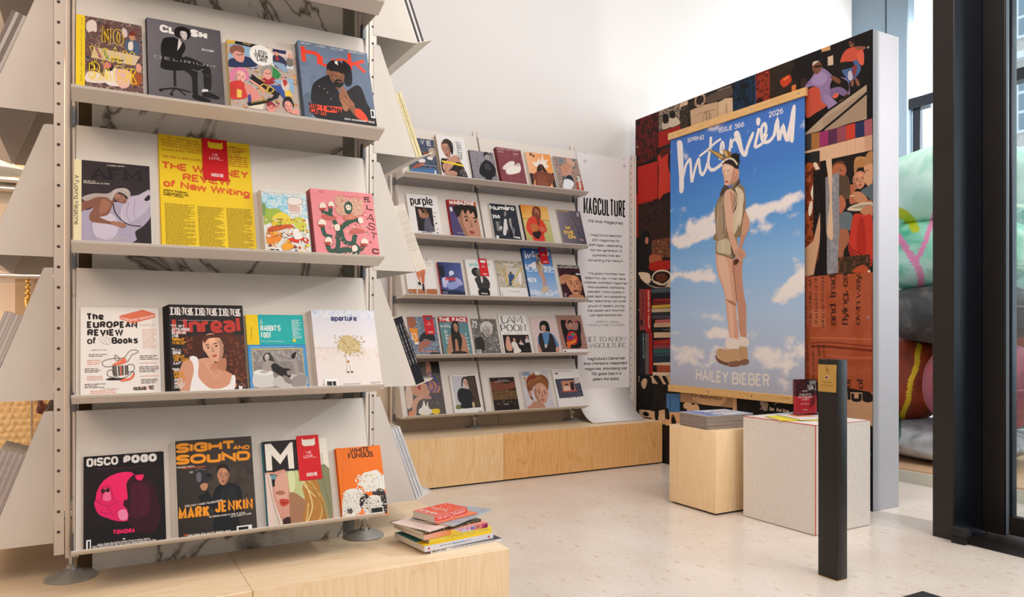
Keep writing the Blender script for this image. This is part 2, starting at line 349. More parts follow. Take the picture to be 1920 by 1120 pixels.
# ---------------------------------------------------------------- printed artwork (flat ink polygons in millimetres)
def smooth_loop(p, closed=True, seg=3):
    n = len(p); out = []
    if n < 3: return p
    rng = range(n) if closed else range(n - 1)
    for i in rng:
        a, b, c, d = (p[(i - 1) % n] if closed or i else p[0]), p[i], p[(i + 1) % n], (p[(i + 2) % n] if closed or i + 2 < n else p[-1])
        for k in range(seg):
            t = k / seg; t2 = t * t; t3 = t2 * t
            out.append(tuple(.5 * (2 * b[j] + (c[j] - a[j]) * t + (2 * a[j] - 5 * b[j] + 4 * c[j] - d[j]) * t2 + (3 * b[j] - a[j] - 3 * c[j] + d[j]) * t3) for j in (0, 1)))
    if not closed: out.append(p[-1])
    return out
def clip(poly, w, h, x0=0, y0=0):
    for ax, lim, sg in ((0, x0, 1), (0, w, -1), (1, y0, 1), (1, h, -1)):
        out = []
        for i in range(len(poly)):
            a = poly[i - 1]; b = poly[i]; ia = (a[ax] - lim) * sg >= 0; ib = (b[ax] - lim) * sg >= 0
            if ia != ib:
                t = (lim - a[ax]) / (b[ax] - a[ax]); out.append((a[0] + (b[0] - a[0]) * t, a[1] + (b[1] - a[1]) * t))
            if ib: out.append(b)
        poly = out
        if len(poly) < 3: return []
    return poly
def pairs(l): return [(l[i], l[i + 1]) for i in range(0, len(l), 2)]
def ink(name, w, h, base, ops, parent, m='printed_paper', step=.00003, thick=.0006):
    """one flat printed sheet: base colour w x h mm plus painted shapes, each a hair above the last"""
    vs = []; fs = []; cs = []
    def add(poly, z, col):
        poly = clip(poly, w, h)
        if len(poly) < 3: return
        i = len(vs); vs.extend((x / 1000, y / 1000, z) for x, y in poly); fs.append(tuple(range(i, i + len(poly)))); cs.append(col)
    b = lin(base); W_, H_ = w / 1000, h / 1000
    vs += [(0, 0, -thick), (W_, 0, -thick), (W_, H_, -thick), (0, H_, -thick), (0, 0, 0), (W_, 0, 0), (W_, H_, 0), (0, H_, 0)]
    fs += [(0, 3, 2, 1), (4, 5, 6, 7), (0, 1, 5, 4), (1, 2, 6, 5), (2, 3, 7, 6), (3, 0, 4, 7)]; cs += [b] * 6
    z = 0
    def flat(polys, z, col):   # overlapping strokes of one colour become one flat, non-overlapping patch
        tris = []; tot = 0
        for p in polys:
            p = clip(p, w, h)
            for k in range(1, len(p) - 1):
                t = [p[0], p[k], p[k + 1]]; a = (t[1][0] - t[0][0]) * (t[2][1] - t[0][1]) - (t[2][0] - t[0][0]) * (t[1][1] - t[0][1])
                if abs(a) < 2e-4: continue
                tot += abs(a); tris.append(t if a > 0 else t[::-1])
        if not tris: return
        pv = [Vector(q) for t in tris for q in t]; pf = [[3 * k, 3 * k + 1, 3 * k + 2] for k in range(len(tris))]
        r = delaunay_2d_cdt(pv, [], pf, 0, 1e-5, True); out = []; ar = 0
        for f, src in zip(r[2], r[5]):
            if src:
                q = [r[0][i] for i in f]; ar += abs((q[1].x - q[0].x) * (q[2].y - q[0].y) - (q[2].x - q[0].x) * (q[1].y - q[0].y)); out.append(f)
        if ar > tot * 1.01:
            for k, t in enumerate(tris): add(t, z + (k % 7) * 2e-6, col)
            return
        n0 = len(vs); vs.extend((p.x / 1000, p.y / 1000, z) for p in r[0])
        for f in out: fs.append(tuple(n0 + i for i in f)); cs.append(col)
    for op in ops:
        z += step; k = op[0]; col = lin(op[1]) if isinstance(op[1], str) else None
        if k == 'p': add(pairs(op[2]), z, col)
        elif k == 'b': add(smooth_loop(pairs(op[2])), z, col)
        elif k == 'l':
            p = pairs(op[3]); p = smooth_loop(p, False) if len(p) > 2 else p
            flat(ribbon(p, op[2] / 2, False), z, col)
        elif k == 'L':
            flat(ribbon(smooth_loop(pairs(op[3])), op[2] / 2, True), z, col)
        elif k == 't':
            _, _, s, x0, y0, x1, y1, cap, wt, st = op
            for gp in lettering(s, x0, y0, x1, y1, cap, wt, st): flat(gp, z, col)
        elif k == 'g':   # quad with four corner colours, split so that it blends
            p = pairs(op[2]); cc = [lin(x) for x in op[3]]; N = 6
            for i in range(N):
                for j in range(N):
                    q = []; qc = []
                    for s_, t_ in ((i, j), (i + 1, j), (i + 1, j + 1), (i, j + 1)):
                        s1, t1 = s_ / N, t_ / N; ws = ((1 - s1) * (1 - t1), s1 * (1 - t1), s1 * t1, (1 - s1) * t1)
                        q.append(tuple(sum(a * pp[d] for a, pp in zip(ws, p)) for d in (0, 1))); qc.append(tuple(sum(a * c_[d] for a, c_ in zip(ws, cc)) for d in range(4)))
                    n0 = len(vs); vs.extend((max(0, min(w, x)) / 1000, max(0, min(h, y)) / 1000, z) for x, y in q); fs.append(tuple(range(n0, n0 + 4))); cs.append(qc)
        elif k == 'n' and op[5] >= 8:   # soft photographic mottling: blended noise cells
            _, pal, (x0, y0, x1, y1), n, s0, s1, seed = op; pc = [lin(c) for c in pal]; cov = min(1.15, n * (s0 + s1) ** 2 * .8 / max(1, (x1 - x0) * (y1 - y0)))
            cs_ = max(2.5, min(s0 * .42, (x1 - x0) / 8)); nx = max(2, int((x1 - x0) / cs_)); ny = max(2, int((y1 - y0) / cs_))
            if nx * ny > 5000: q_ = math.sqrt(nx * ny / 5000); nx = int(nx / q_); ny = int(ny / q_)
            fr = 1.35 / (s0 + s1); n0 = len(vs); vc = []; cv = []
            for j in range(ny + 1):
                for i in range(nx + 1):
                    x = x0 + (x1 - x0) * i / nx; y = y0 + (y1 - y0) * j / ny; vs.append((max(0, min(w, x)) / 1000, max(0, min(h, y)) / 1000, z))
                    a = noise.fractal(Vector((x * fr, y * fr, seed * 7.3)), 1.0, 2.0, 3) ; b_ = noise.noise(Vector((x * fr * .8 + 31, y * fr * .8, seed * 3.1)))
                    t_ = max(0, min(.999, .5 + a * .75)) * (len(pc) - 1); m_ = int(t_); f_ = t_ - m_; f_ = min(1, max(0, (f_ - .5) * 1.7 + .5))
                    vc.append([p * (1 - f_) + q * f_ for p, q in zip(pc[m_], pc[m_ + 1])] if len(pc) > 1 else list(pc[0])); cv.append(b_)
            th = sorted(cv)[int(max(0, 1 - cov) * (len(cv) - 1))] if cov < 1 else -9
            for j in range(ny):
                for i in range(nx):
                    q = [j * (nx + 1) + i, j * (nx + 1) + i + 1, (j + 1) * (nx + 1) + i + 1, (j + 1) * (nx + 1) + i]
                    if sum(cv[e] for e in q) / 4 >= th: fs.append(tuple(n0 + e for e in q)); cs.append([vc[e] for e in q])
        elif k == 's':   # printed sky: vertical gradient with drifting clouds around given centres
            _, stops, cc, blobs, cell, seed = op; sc_ = [(p, lin(c)) for p, c in stops]; cw = lin(cc); nx = int(w / cell); ny = int(h / cell); n0 = len(vs); vc = []
            for j in range(ny + 1):
                for i in range(nx + 1):
                    x = w * i / nx; y = h * j / ny; v_ = 1 - y / h; vs.append((x / 1000, y / 1000, z))
                    for (p0, c0), (p1, c1) in zip(sc_[:-1], sc_[1:]):
                        if p0 <= v_ <= p1: f_ = (v_ - p0) / (p1 - p0); base_ = [a * (1 - f_) + b_ * f_ for a, b_ in zip(c0, c1)]
                    u_ = x / w; d = 0
                    for bx_, by_, rx_, ry_, am in blobs:
                        d += am * math.exp(-((u_ - bx_) / rx_) ** 2 - ((v_ - by_) / ry_) ** 2)
                    nz = noise.fractal(Vector((u_ * 4.2, v_ * 12, seed)), .7, 2.1, 7)
                    t_ = max(0, min(1, (d + nz * .85 - .43) * 1.9)); t_ = t_ * t_ * (3 - 2 * t_)
                    vc.append([a * (1 - t_) + b_ * t_ for a, b_ in zip(base_, cw)])
            for j in range(ny):
                for i in range(nx):
                    q = [j * (nx + 1) + i, j * (nx + 1) + i + 1, (j + 1) * (nx + 1) + i + 1, (j + 1) * (nx + 1) + i]
                    fs.append(tuple(n0 + e for e in q)); cs.append([vc[e] for e in q])
        elif k == 'n':   # scattered flecks inside x0,y0,x1,y1
            _, pal, (x0, y0, x1, y1), n, s0, s1, seed = op; rd = random.Random(seed); pc = [lin(c) for c in pal]
            for i in range(n):
                z += step * .2
                x = rd.uniform(x0, x1); y = rd.uniform(y0, y1); s_ = rd.uniform(s0, s1); a0 = rd.uniform(0, 6.3); kx = rd.uniform(.5, 1.5); cl = rd.choice(pc)
                q = [(x + s_ * kx * math.cos(a0 + a) * rd.uniform(.6, 1.1), y + s_ * math.sin(a0 + a) * rd.uniform(.6, 1.1)) for a in (0, 1.05, 2.1, 3.14, 4.2, 5.24)]
                q = clip(q, x1, y1, x0, y0)
                if len(q) > 2: add(q, z, cl)
        elif k == 'x':   # rows of small type, too small to read
            (x0, y0, x1, y1), rows, seed = op[2], op[3], op[4]; rd = random.Random(seed); pit = (y1 - y0) / rows
            for r_ in range(rows):
                y = y1 - (r_ + .75) * pit; x = x0; xe = x1 - (rd.random() ** 3) * (x1 - x0) * .4
                while x < xe - pit * .3:
                    l = min(rd.uniform(.8, 3.2) * pit, xe - x)
                    add([(x, y), (x + l, y), (x + l, y + pit * .42), (x, y + pit * .42)], z, col); x += l + pit * .4
        elif k == 'F':   # face: skin, cx, cy, w, h, turn (-1..1), tilt degrees
            _, sk, cx, cy, fw, fh, turn, tilt, dark, lip = op; T = R(tilt); ct, st = math.cos(T), math.sin(T)
            def tr(pl): return [(cx + (a * fw / 2) * ct - (b_ * fh / 2) * st, cy + (a * fw / 2) * st + (b_ * fh / 2) * ct) for a, b_ in pl]
            c0 = lin(sk); sh = tuple(x * .62 for x in c0[:3]) + (1,); hi = tuple(min(1, x * 1.18 + .01) for x in c0[:3]) + (1,); dk = lin(dark)
            oval = [(math.sin(a) * (1 if math.cos(a) > -.2 else .86), math.cos(a)) for a in [i * math.pi / 10 for i in range(20)]]
            add(tr(oval), z, c0); s_ = 1 if turn >= 0 else -1
            add(tr([(-.98 * s_, .3), (-.6 * s_, .5), (-.62 * s_, -.1), (-.35 * s_, -.6), (-.1 * s_, -.97), (-.5 * s_, -.86), (-.85 * s_, -.4)]), z + step * .3, sh)
            add(tr([(-.1 + turn * .3, .8), (.45 + turn * .2, .6), (.4 + turn * .2, .25), (-.1 + turn * .3, .3)]), z + step * .3, hi)
            z += step * .6; tx = turn * .28
            for e in (-1, 1):
                ex = e * .4 + tx; k_ = 1 - .25 * max(0, e * turn)
                add(tr([(ex - .24 * k_, .2), (ex - .1, .28), (ex + .12, .28), (ex + .24 * k_, .2), (ex, .22)]), z, dk)
                add(tr([(ex - .2 * k_, .05), (ex, .13), (ex + .2 * k_, .05), (ex, -.01)]), z, dk)
                add(tr([(ex - .19 * k_, .055), (ex - .1, .09), (ex - .06, .03)]), z + step * .2, (.8, .75, .7, 1))
            add(tr([(tx - .02, .15), (tx + .1, -.15), (tx + .16, -.3), (tx - .14, -.32), (tx - .1, -.2)]), z, sh)
            add(tr([(tx - .28, -.55), (tx - .08, -.48), (tx, -.51), (tx + .08, -.48), (tx + .28, -.55), (tx + .1, -.68), (tx - .1, -.68)]), z, lin(lip))
            add(tr([(tx - .27, -.555), (tx + .27, -.555), (tx, -.585)]), z + step * .2, dk)
    return mk(name, vs, fs, m, parent, cols=cs)

# ---------------------------------------------------------------- the room
fl = struct(box('floor', -6, 3.988, -5, 7.2, -.1, 0, 'terrazzo_floor'))
fb = box('floor_bay', 3.992, 9, -5, 7.2, -.1, 0, 'terrazzo_floor', fl)
box('joint_strip', 3.988, 3.992, -5, 7.2, -.1, -.0015, 'foot_grey', fl)
wb = struct(box('wall_back', -6, 7.34, 5.32, 5.5, 0, 6.6, 'wall_paint'))
for i, (a, b) in enumerate(((1.2, 2.0), (2.003, 2.885), (2.888, 3.75), (3.753, 4.2))):
    box('wall_panel', a, b, 5.305, 5.32, .34, .80, 'wall_panel', wb)
struct(box('wall_left', -6, -5.9, -5, 5.32, 0, 6.6, 'wall_paint'))
struct(box('wall_rear', -5.9, 9, -5.1, -5, 0, 6.6, 'wall_paint'))
struct(box('ceiling', -6, 9, -5, 5.5, 6.6, 6.7, 'ceiling_paint'))
# shop front: blue-grey frame, transom and glass
w1 = struct(box('window_1', 7.34, 7.5, 4.92, 5.32, 0, 6.6, 'frame_blue_grey'))
box('window_post', 7.32, 7.44, 4.66, 4.9, 0, 6.6, 'frame_blue_grey', w1, .01)
box('window_post', 7.33, 7.45, 1.2, 1.3, 0, 6.6, 'blue_black_metal', w1, .01)
box('window_post', 7.33, 7.45, -1.6, -1.5, 0, 6.6, 'blue_black_metal', w1, .01)
box('transom', 7.33, 7.47, -5, 4.66, 3.39, 3.5, 'blue_black_metal', w1, .006)
box('inner_mullion', 7.37, 7.42, 4.56, 4.64, 0, 3.39, 'blue_black_metal', w1, .004)
for a, b in ((1.3, 4.56), (-1.5, 1.2), (-5, -1.6)):
    box('pane', 7.395, 7.403, a, b, .05, 3.39, 'window_glass', w1)
    box('upper_pane', 7.395, 7.403, a, b, 3.5, 6.55, 'window_glass', w1)
box('sill', 7.33, 7.47, -5, 4.66, 0, .05, 'blue_black_metal', w1)
# black steel door jamb and glazed door at the right
tr = struct(box('trim_1', 4.003, 4.345, 2.292, 2.407, 0, 6.6, 'black_metal', None, .003))
prism('recess_face', [(4.01, 2.2925), (4.06, 2.2885), (4.16, 2.2865), (4.27, 2.2885), (4.33, 2.2925)], 'z', 0, 6.6, 'blue_black_metal', tr)
d1 = struct(box('door_1', 4.27, 4.345, 2.172, 2.29, 0.02, 6.6, 'black_metal', None, .004))
box('door_stile', 4.28, 4.33, 2.142, 2.168, .03, 3.2, 'blue_black_metal', d1, .004)
box('door_edge_strip', 4.272, 4.28, 2.155, 2.17, .03, 3.2, 'frame_blue_grey', d1, .002)
box('door_stile', 4.28, 4.33, .95, 1.05, .03, 3.2, 'black_metal', d1, .004)
box('bottom_rail', 4.275, 4.335, 1.05, 2.155, .03, .125, 'black_metal', d1, .004)
box('top_rail', 4.28, 4.33, 1.05, 2.145, 3.1, 3.2, 'black_metal', d1, .004)
box('pane', 4.3, 4.31, 1.04, 2.145, .12, 3.11, 'window_glass', d1)
tm = struct(box('trim_2', 4.0, 5.6, -1.5, 2.286, 0, .004, 'black_metal'))
# ---------------------------------------------------------------- outside
g = struct(box('floor_outside', 9, 40, -25, 30, -.15, -.02, 'outdoor_paving'))
bd = thing('street_building', 'pale brick street building with white sash windows, seen through the glass door', 'building', (18, 6.2, 0))
box('facade_wall', 0, 6, -7, 4, -.1, 9, 'brick_facade', bd)
box('ground_floor_render', -.1, 0, -7, 4, -.1, 2.9, 'white_render', bd)
for k in range(4):
    box('cornice', -.25, 0, -7, 4, 2.9 + k * 2.1, 3.05 + k * 2.1, 'white_render', bd)
for k in range(3):
    for j in range(6):
        y = -6.3 + j * 1.7; z = 3.4 + k * 2.1
        wf = box('window', -.06, .02, y, y + .95, z, z + 1.35, 'white_render', bd)
        for a in (0, 1):
            for b_ in (0, 1, 2):
                box('pane', -.075, -.06, y + .07 + a * .44, y + .44 + a * .44, z + .06 + b_ * .43, z + .42 + b_ * .43, 'frame_blue_grey', wf)

# ---------------------------------------------------------------- plywood plinths
def plinth(name, label, u0, u1, v0, v1, h, seams, topm, fm):
    t = thing(name, label, 'plinth', ((u0 + u1) / 2, (v0 + v1) / 2, 0))
    ox, oy = (u0 + u1) / 2, (v0 + v1) / 2
    e = [u0] + seams + [u1]
    for a, b in zip(e[:-1], e[1:]):
        m = fm[(len(t.children)) // 2 % len(fm)]
        box('front_panel', a - ox + .0008, b - ox - .0008, v0 - oy, v0 - oy + .018, .012, h - .0006, m, t, .0008)
        box('top_panel', a - ox + .0008, b - ox - .0008, v0 - oy + .0006, v1 - oy, h - .018, h, topm, t, .0006)
    box('end_panel', u1 - ox - .018, u1 - ox, v0 - oy + .018, v1 - oy, .012, h - .018, fm[0], t)
    box('recessed_base', u0 - ox + .03, u1 - ox - .03, v0 - oy + .03, v1 - oy - .03, 0, .012, 'black_metal', t)
    return t
plinth('plywood_plinth', 'pale plywood plinth under the near magazine rack, with a visible panel joint', -1.6, 1.283, 2.276, 3.75, .357, [.42], 'pale_birch_top', ['pale_birch_front'])
plinth('plywood_plinth', 'long golden birch plywood plinth under the far magazine rack by the white wall', 1.3, 4.205, 4.84, 5.302, .357, [2.06 + .62], 'pale_birch_top', ['birch_ply', 'birch_ply_deep'])
# marble-clad column inside the near rack
mc = thing('marble_column', 'veined grey and white marble column behind the shelves of the near rack', 'column', (.418, 3.13, .357))
box('marble_panel', -.405, .404, -.413, -.393, 0, 3.72, 'veined_marble', mc)
box('marble_panel', .384, .404, -.392, .4, 0, 3.72, 'veined_marble', mc)
box('marble_panel', -.405, -.385, -.392, .4, 0, 3.72, 'veined_marble', mc)
box('core', -.384, .383, -.392, .4, 0, 3.72, 'wall_panel', mc)
box('shade_board', -.448, -.406, -.37, -.36, 0, 3.72, 'cavity_shade', mc); box('shade_board', .405, .462, -.37, -.36, 0, 3.72, 'cavity_shade_grey', mc)  # flat dark boards standing in for shade in the gaps beside the column
box('corner_strip', .384, .404, -.4128, -.3932, 0, .01, 'steel', mc)

# ---------------------------------------------------------------- display racks
TH = R(20.3)
def shelf(width, label, group, loc, rz, br=True):
    t = thing('display_shelf', label, 'shelf', loc, (0, 0, rz), group)
    w = width
    def sheet(name, pts, th, x0, x1):   # folded sheet: polyline (p outward, z) thickened
        q = ribbon(pts, th / 2, False); prof = []
        top = [a[0] for a in q] + [q[-1][1]]; bot = [a[3] for a in q] + [q[-1][2]]
        return prism(name, [(-p, z) for p, z in top + bot[::-1]], 'x', x0, x1, 'rack_paint', t)
    sheet('back_panel', [(.0265, .4035), (.1725, .0)], .002, .004, w - .004)
    sheet('ledge', [(.171, .0005), (.234, .0235), (.2375, .0295)], .0025, -.006, w + .006)
    side = [(-.002, 0), (-.166, 0), (-.170, .006), (-.028, .398), (-.022, .404), (-.002, .404)]
    prism('side_panel', side, 'x', 0, .002, 'rack_paint', t); prism('side_panel', side, 'x', w - .002, w, 'rack_paint', t)
    if br:
        for x in (-.008, w - .004):
            box('bracket', x, x + .012, -.03, .004, -.035, .022, 'bracket_grey', t, .002)
    return t
def post(label, loc, rz, h, group, strip=True, slots=(.4, 3.9), flip=1):
    t = thing('rack_upright', label, 'post', loc, (0, 0, rz), group)
    z0 = .062
    tb = bmesh.new(); bbox(tb, -.0075 * flip - .007, -.0075 * flip + .007, -.011, .02, z0, h, .004, 2)
    bmo('tube', tb, 'rack_upright', t, True)
    tb = bmesh.new(); bbox(tb, .009 * flip - .005, .009 * flip + .005, -.006, .022, z0, h, .003, 2); bbox(tb, .018 * flip - .003, .018 * flip + .003, -.01, .02, z0 - .002, h, .002, 1)
    bmo('channel', tb, 'rack_upright', t, True)
    bm = bmesh.new(); z = .25
    while z < h - .1: bcyl(bm, (.009 * flip, -.008, z), (.009 * flip, -.0055, z), .0035, n=10); z += .31
    bmo('screw', bm, 'steel', t, True)
    if strip:
        sp = box('slotted_strip', -.032 * flip - .0125, -.032 * flip + .0145, -.004, -.001, .075 + (.05 if flip < 0 else 0), h, 'rack_upright', t)
        bm = bmesh.new(); z = .145
        while z < h - .02: bcyl(bm, (-.032 * flip, -.0036, z), (-.032 * flip, -.00425, z), .0048, n=14); z += .0625
        bmo('slot_hole', bm, 'slot_hole', sp)
    lathe('foot_disc', [(.01, .026), (.03, .024), (.036, .017), (.066, .011), (.073, .005), (.073, 0)][::-1], (0, 0, 0), 'foot_grey', t)
    cyl('threaded_rod', (0, 0, .02), (0, 0, .09), .006, 'steel', t)
    cyl('lock_nut', (0, 0, .027), (0, 0, .039), .013, 'steel', t, n=6)
    cyl('washer', (0, 0, .024), (0, 0, .027), .022, 'steel', t, n=20)
    return t
ZB = [.47, .908, 1.345, 1.783, 2.221, 2.659]
names = ['lowest', 'second up', 'third up', 'fourth up', 'fifth up', 'topmost']
marks = ['with the orange magazine', 'with the pale desert magazine', 'with the yellow review', 'with the cap man magazine', 'empty', 'out of sight above']
for i, z in enumerate(ZB):
    shelf(.911, 'beige display shelf on the near rack front, %s, %s' % (names[i], marks[i]), 'shelves of the near rack front', (-.035, 2.67, z), 0)
    shelf(.9, 'shelf on the near rack left side seen end on, %s' % names[i], 'shelves of the near rack left side', (-.0895, 3.575, z), -math.pi / 2, False)
    shelf(.9, 'shelf on the near rack right side seen end on, %s' % names[i], 'shelves of the near rack right side', (.9235, 2.672, z), math.pi / 2, False)
PL = .357
post('slotted steel upright on a round grey foot at the near rack left corner', (-.046, 2.678, PL), 0, 3.72, 'near rack uprights')
post('slotted steel upright on a round grey foot at the near rack right corner', (.891, 2.678, PL), 0, 3.72, 'near rack uprights', flip=-1)
post('steel upright at the back left corner of the near rack', (-.046, 3.585, PL), math.pi, 3.72, 'near rack uprights', False)
post('steel upright at the back right corner of the near rack', (.891, 3.585, PL), math.pi, 3.72, 'near rack uprights', False)
for i, z in enumerate(ZB[:5]):
    zz = z + .009
    shelf(.667, 'beige display shelf, far rack narrow left bay, %s' % names[i].replace('fifth up', 'topmost'), 'shelves of the far rack', (1.972, 5.235, zz), 0)
    shelf(.911, 'beige display shelf, far rack wide right bay, %s' % names[i].replace('fifth up', 'topmost'), 'shelves of the far rack', (2.65, 5.235, zz), 0)
for x, n in ((1.962, 'left'), (2.644, 'middle'), (3.566, 'right')):
    post('steel upright on a round foot, %s of the far rack' % n, (x, 5.25, PL), 0, 2.33, 'far rack uprights', False)
fp = post('free-standing slotted steel upright between the paper banner and the collage wall', (4.16, 5.2, PL), 0, 2.31, 'far rack uprights', True)
fp.location.x = 4.19

# ---------------------------------------------------------------- magazines
ROT = Matrix(((1, 0, 0), (0, math.sin(TH), -math.cos(TH)), (0, math.cos(TH), math.sin(TH))))   # x along shelf, y up the slope, z outward
def frame(px, py, pz, rot): return Matrix.Translation((px, py, pz)) @ rot.to_4x4()
def pages(name, w, h, d, spine, parent=None, side='left', edge='page_edge'):
    """a bound block: coloured spine on one side, paper edges elsewhere"""
    r = .0006; vs = [(0, 0, 0), (w, 0, 0), (w, h, 0), (0, h, 0), (0, 0, d), (w, 0, d), (w, h, d), (0, h, d)]
    i = .0012; vs += [(i, i * .5, 0), (w, i * .5, 0)]
    fs = [(0, 3, 2, 1), (4, 5, 6, 7), (0, 1, 5, 4), (1, 2, 6, 5), (2, 3, 7, 6), (3, 0, 4, 7)]
    c = lin(spine); pg = lin('#e6dccf'); rd = random.Random(int(w * 9999)); cs = [c, c, pg, pg, pg, c]
    return mk(name, vs[:8], fs, 'printed_paper', parent, cols=cs)
EDGE = '#e6dccf'
def magazine(rack, ui, w, h, t, n, spine, base, ops, label, group, name='magazine', m='printed_paper', rot=0, spine_text=None, short='', jit=1, off=1.6):
    """front copy with a printed cover, and n-1 plain copies of it leaning behind"""
    V, z = rack; one = t / n
    org = Vector((ui, V - .1735, z)); up = ROT @ Vector((0, 1, 0)); out = ROT @ Vector((0, 0, 1))
    rz = Matrix.Rotation(R(rot), 3, 'Z')
    for i in range(n):
        p = org + out * (.0012 + one * i) + up * .0012
        if i == n - 1:
            o = thing(name, label, 'magazine', (0, 0, 0), (0, 0, 0), group); o.matrix_world = frame(p.x, p.y, p.z, ROT @ rz)
            pages('page_block', w / 1000, h / 1000, one - .0008, spine, o)
            c = ink('front_cover', w, h, base, ops, o, m); c.location.z = one - .0002
            if spine_text:
                col, tx = spine_text; s = ink('spine_print', h, one * 1000 * .9, spine, [('t', col, tx, h * .12, one * 250, h * .88, one * 250, one * 380, 1.3, '')], o)
                s.matrix_local = Matrix(((0, 0, -1, -.0001), (-1, 0, 0, h / 1000), (0, 1, 0, .0004), (0, 0, 0, 1)))
        else:
            rd = random.Random(int(ui * 1000) + i); o = pages(name, w / 1000, h / 1000, one - .0007, spine)
            p = p + Vector((rd.uniform(-.0008, .0004) - off / 1000 * (n - 1 - i), 0, 0)); o.matrix_world = frame(p.x, p.y, p.z, ROT @ rz)
            tag(o, 'further copy stacked behind the %s' % short, 'magazine', 'copies of the ' + short)
FR={1:(2.67,.470),2:(2.67,.908),3:(2.67,1.345),4:(2.67,1.783)}
RR={i+1:(5.235,z+.009) for i,z in enumerate(ZB[:5])}
magazine(FR[4],-0.0303,175,286,0.026,1,'#f3cf2b','#6e4f4a',[('n','#8a6a5e #3d2f33 #b89484 #4a5566 #2a2024 #a3796a #5b4440'.split(),(0,0,175,286),150,3,11,1),
('b','#e3d3cb',[27,260,40,275,52,268,53,235,42,234,34,228,27,235]),
('b','#5c3b33',[79,271,89,259,85,208,72,201,69,236]),
('b','#4d6079',[128,216,142,228,165,220,168,186,154,167,131,187]),
('b','#e6dad2',[138,214,149,219,149,190,137,189]),
('b','#c98e74',[155,237,153,246,147,250,142,246,140,237,142,227,147,223,153,227]),
('b','#7a3325',[140,249,149,260,158,249,156,243,140,242]),
('b','#d9c8c4',[121,263,132,261,135,238,125,231]),
('p','#d6bfa2',[46,177,168,170,154,133,38,138]),
('p','#8e9a5c',[66,173,75,172,87,141,77,140]),
('p','#9c5f78',[48,175,56,175,69,142,59,141]),
('p','#2c2426',[91,147,124,147,121,140,90,138]),
('b','#ecdcd4',[27,81,46,91,68,80,75,56,27,51]),
('b','#f0e2dc',[75,104,101,113,120,100,120,56,78,52]),
('b','#e8b9ae',[101,105,127,114,143,100,136,54,110,49]),
('b','#3a2626',[54,110,50,120,42,125,33,120,29,110,33,99,42,95,50,99]),
('b','#2e2020',[96,112,93,122,85,126,76,122,73,112,76,103,85,99,93,103]),
('b','#d4737a',[69,122,85,130,91,116,75,106]),
('b','#a2552f',[143,100,160,110,173,97,166,65,146,61]),
('b','#e2a08c',[172,127,169,138,164,143,158,138,156,127,158,115,164,110,169,115]),
('n','#e5cfc4 #c9a79a #4a3a38'.split(),(0,0,175,34),30,4,9,5),
('p','#f5d22c',[0,286,23,286,23,0,0,0]),
('t','#6a5410','SERIOUSLY GREAT WRITING ON ART MUSIC',16.5,48.5,16.1,234.7,4.0,1.3,''),
('t','#6a5410','NO WAY',17.1,248.4,17,277.9,4.0,1.3,''),
('t','#ffdc28','NO',66.5,197.2,124.8,198.5,57.2,1.7,'o'),
('t','#ffdc28','WAY',38.4,126.6,153.7,128.9,55.9,1.9,'o'),
('t','#ffdc28','BACK',34.3,60.6,157.5,60.8,62.6,1.9,'o')],
'yellow-spined magazine with a crowded dance floor photo, top left of the near rack','magazines on the near rack',short='yellow-spined crowd magazine')
magazine(FR[4],0.1602,217,334,0.013,3,'#4c484c','#6d676b',[('g',0,[0,334,217,334,217,73,0,73],'#77727a #5f5b61 #4b474c #6a666c'.split()),
('g',0,[0,73,217,73,217,0,0,0],'#6a656b #5a565b #4a464a #625d61'.split()),
('t','#f4f1ee','CL',36,287.4,79.3,286.8,29.3,3.4,''),
('t','#f4f1ee','SH',124.1,291.7,174.6,288.1,29.3,3.4,''),
('b','#1a1416',[83,313,101,323,123,316,126,292,114,275,100,276,85,278,77,292]),
('F','#d8cfcc',105,292,22,39,.3,8,'#1c1718','#8f7f7c'),
('b','#1a1416',[83,308,94,317,112,317,122,305,112,305,97,304,93,284,84,280,78,291]),
('b','#141114',[50,267,75,275,89,269,106,259,108,235,97,205,122,201,129,183,121,163,78,149,36,150,39,187,37,224,42,253]),
('p','#d9d2cf',[90,274,99,259,93,241,84,224]),
('b','#19161a',[101,205,130,204,162,190,180,175,178,99,158,98,157,151,142,158,139,74,142,60,124,62,122,135,99,158]),
('l','#8f8b92',1.9,[125,163,143,160,158,170]),
('l','#77747a',1.4,[162,152,175,145]),
('b','#dcdcdf',[151,92,167,96,168,86,154,82]),
('b','#0f0d10',[154,83,172,87,201,73,200,65,182,63,153,69]),
('b','#0f0d10',[124,69,142,70,171,59,174,51,152,48,124,55]),
('l','#1c1a1e',7.6,[74,150,74,89]),
('l','#1c1a1e',5.7,[30,69,74,82,118,76]),
('l','#1c1a1e',4.3,[61,59,76,82,103,62]),
('b','#141216',[39,68,38,72,34,74,30,72,28,68,30,64,34,63,38,64]),
('b','#141216',[68,58,67,62,63,63,59,62,57,58,59,55,63,54,67,55]),
('t','#e9e6e6','BOMBR',157,242.5,193.4,242.4,8.0,1.6,''),
('t','#e3e0e0','D E L I R I U M',17.7,184.8,193.1,182.4,9.5,1.4,'s'),
('p','#f3f1ef',[2,37,16,37,16,5,2,5]),
('p','#262326',[4,33,10,33,10,13,4,13])],
'dark grey magazine with a black clad man on an office chair, in the top row','magazines on the near rack',short='grey office chair magazine',off=1.5)
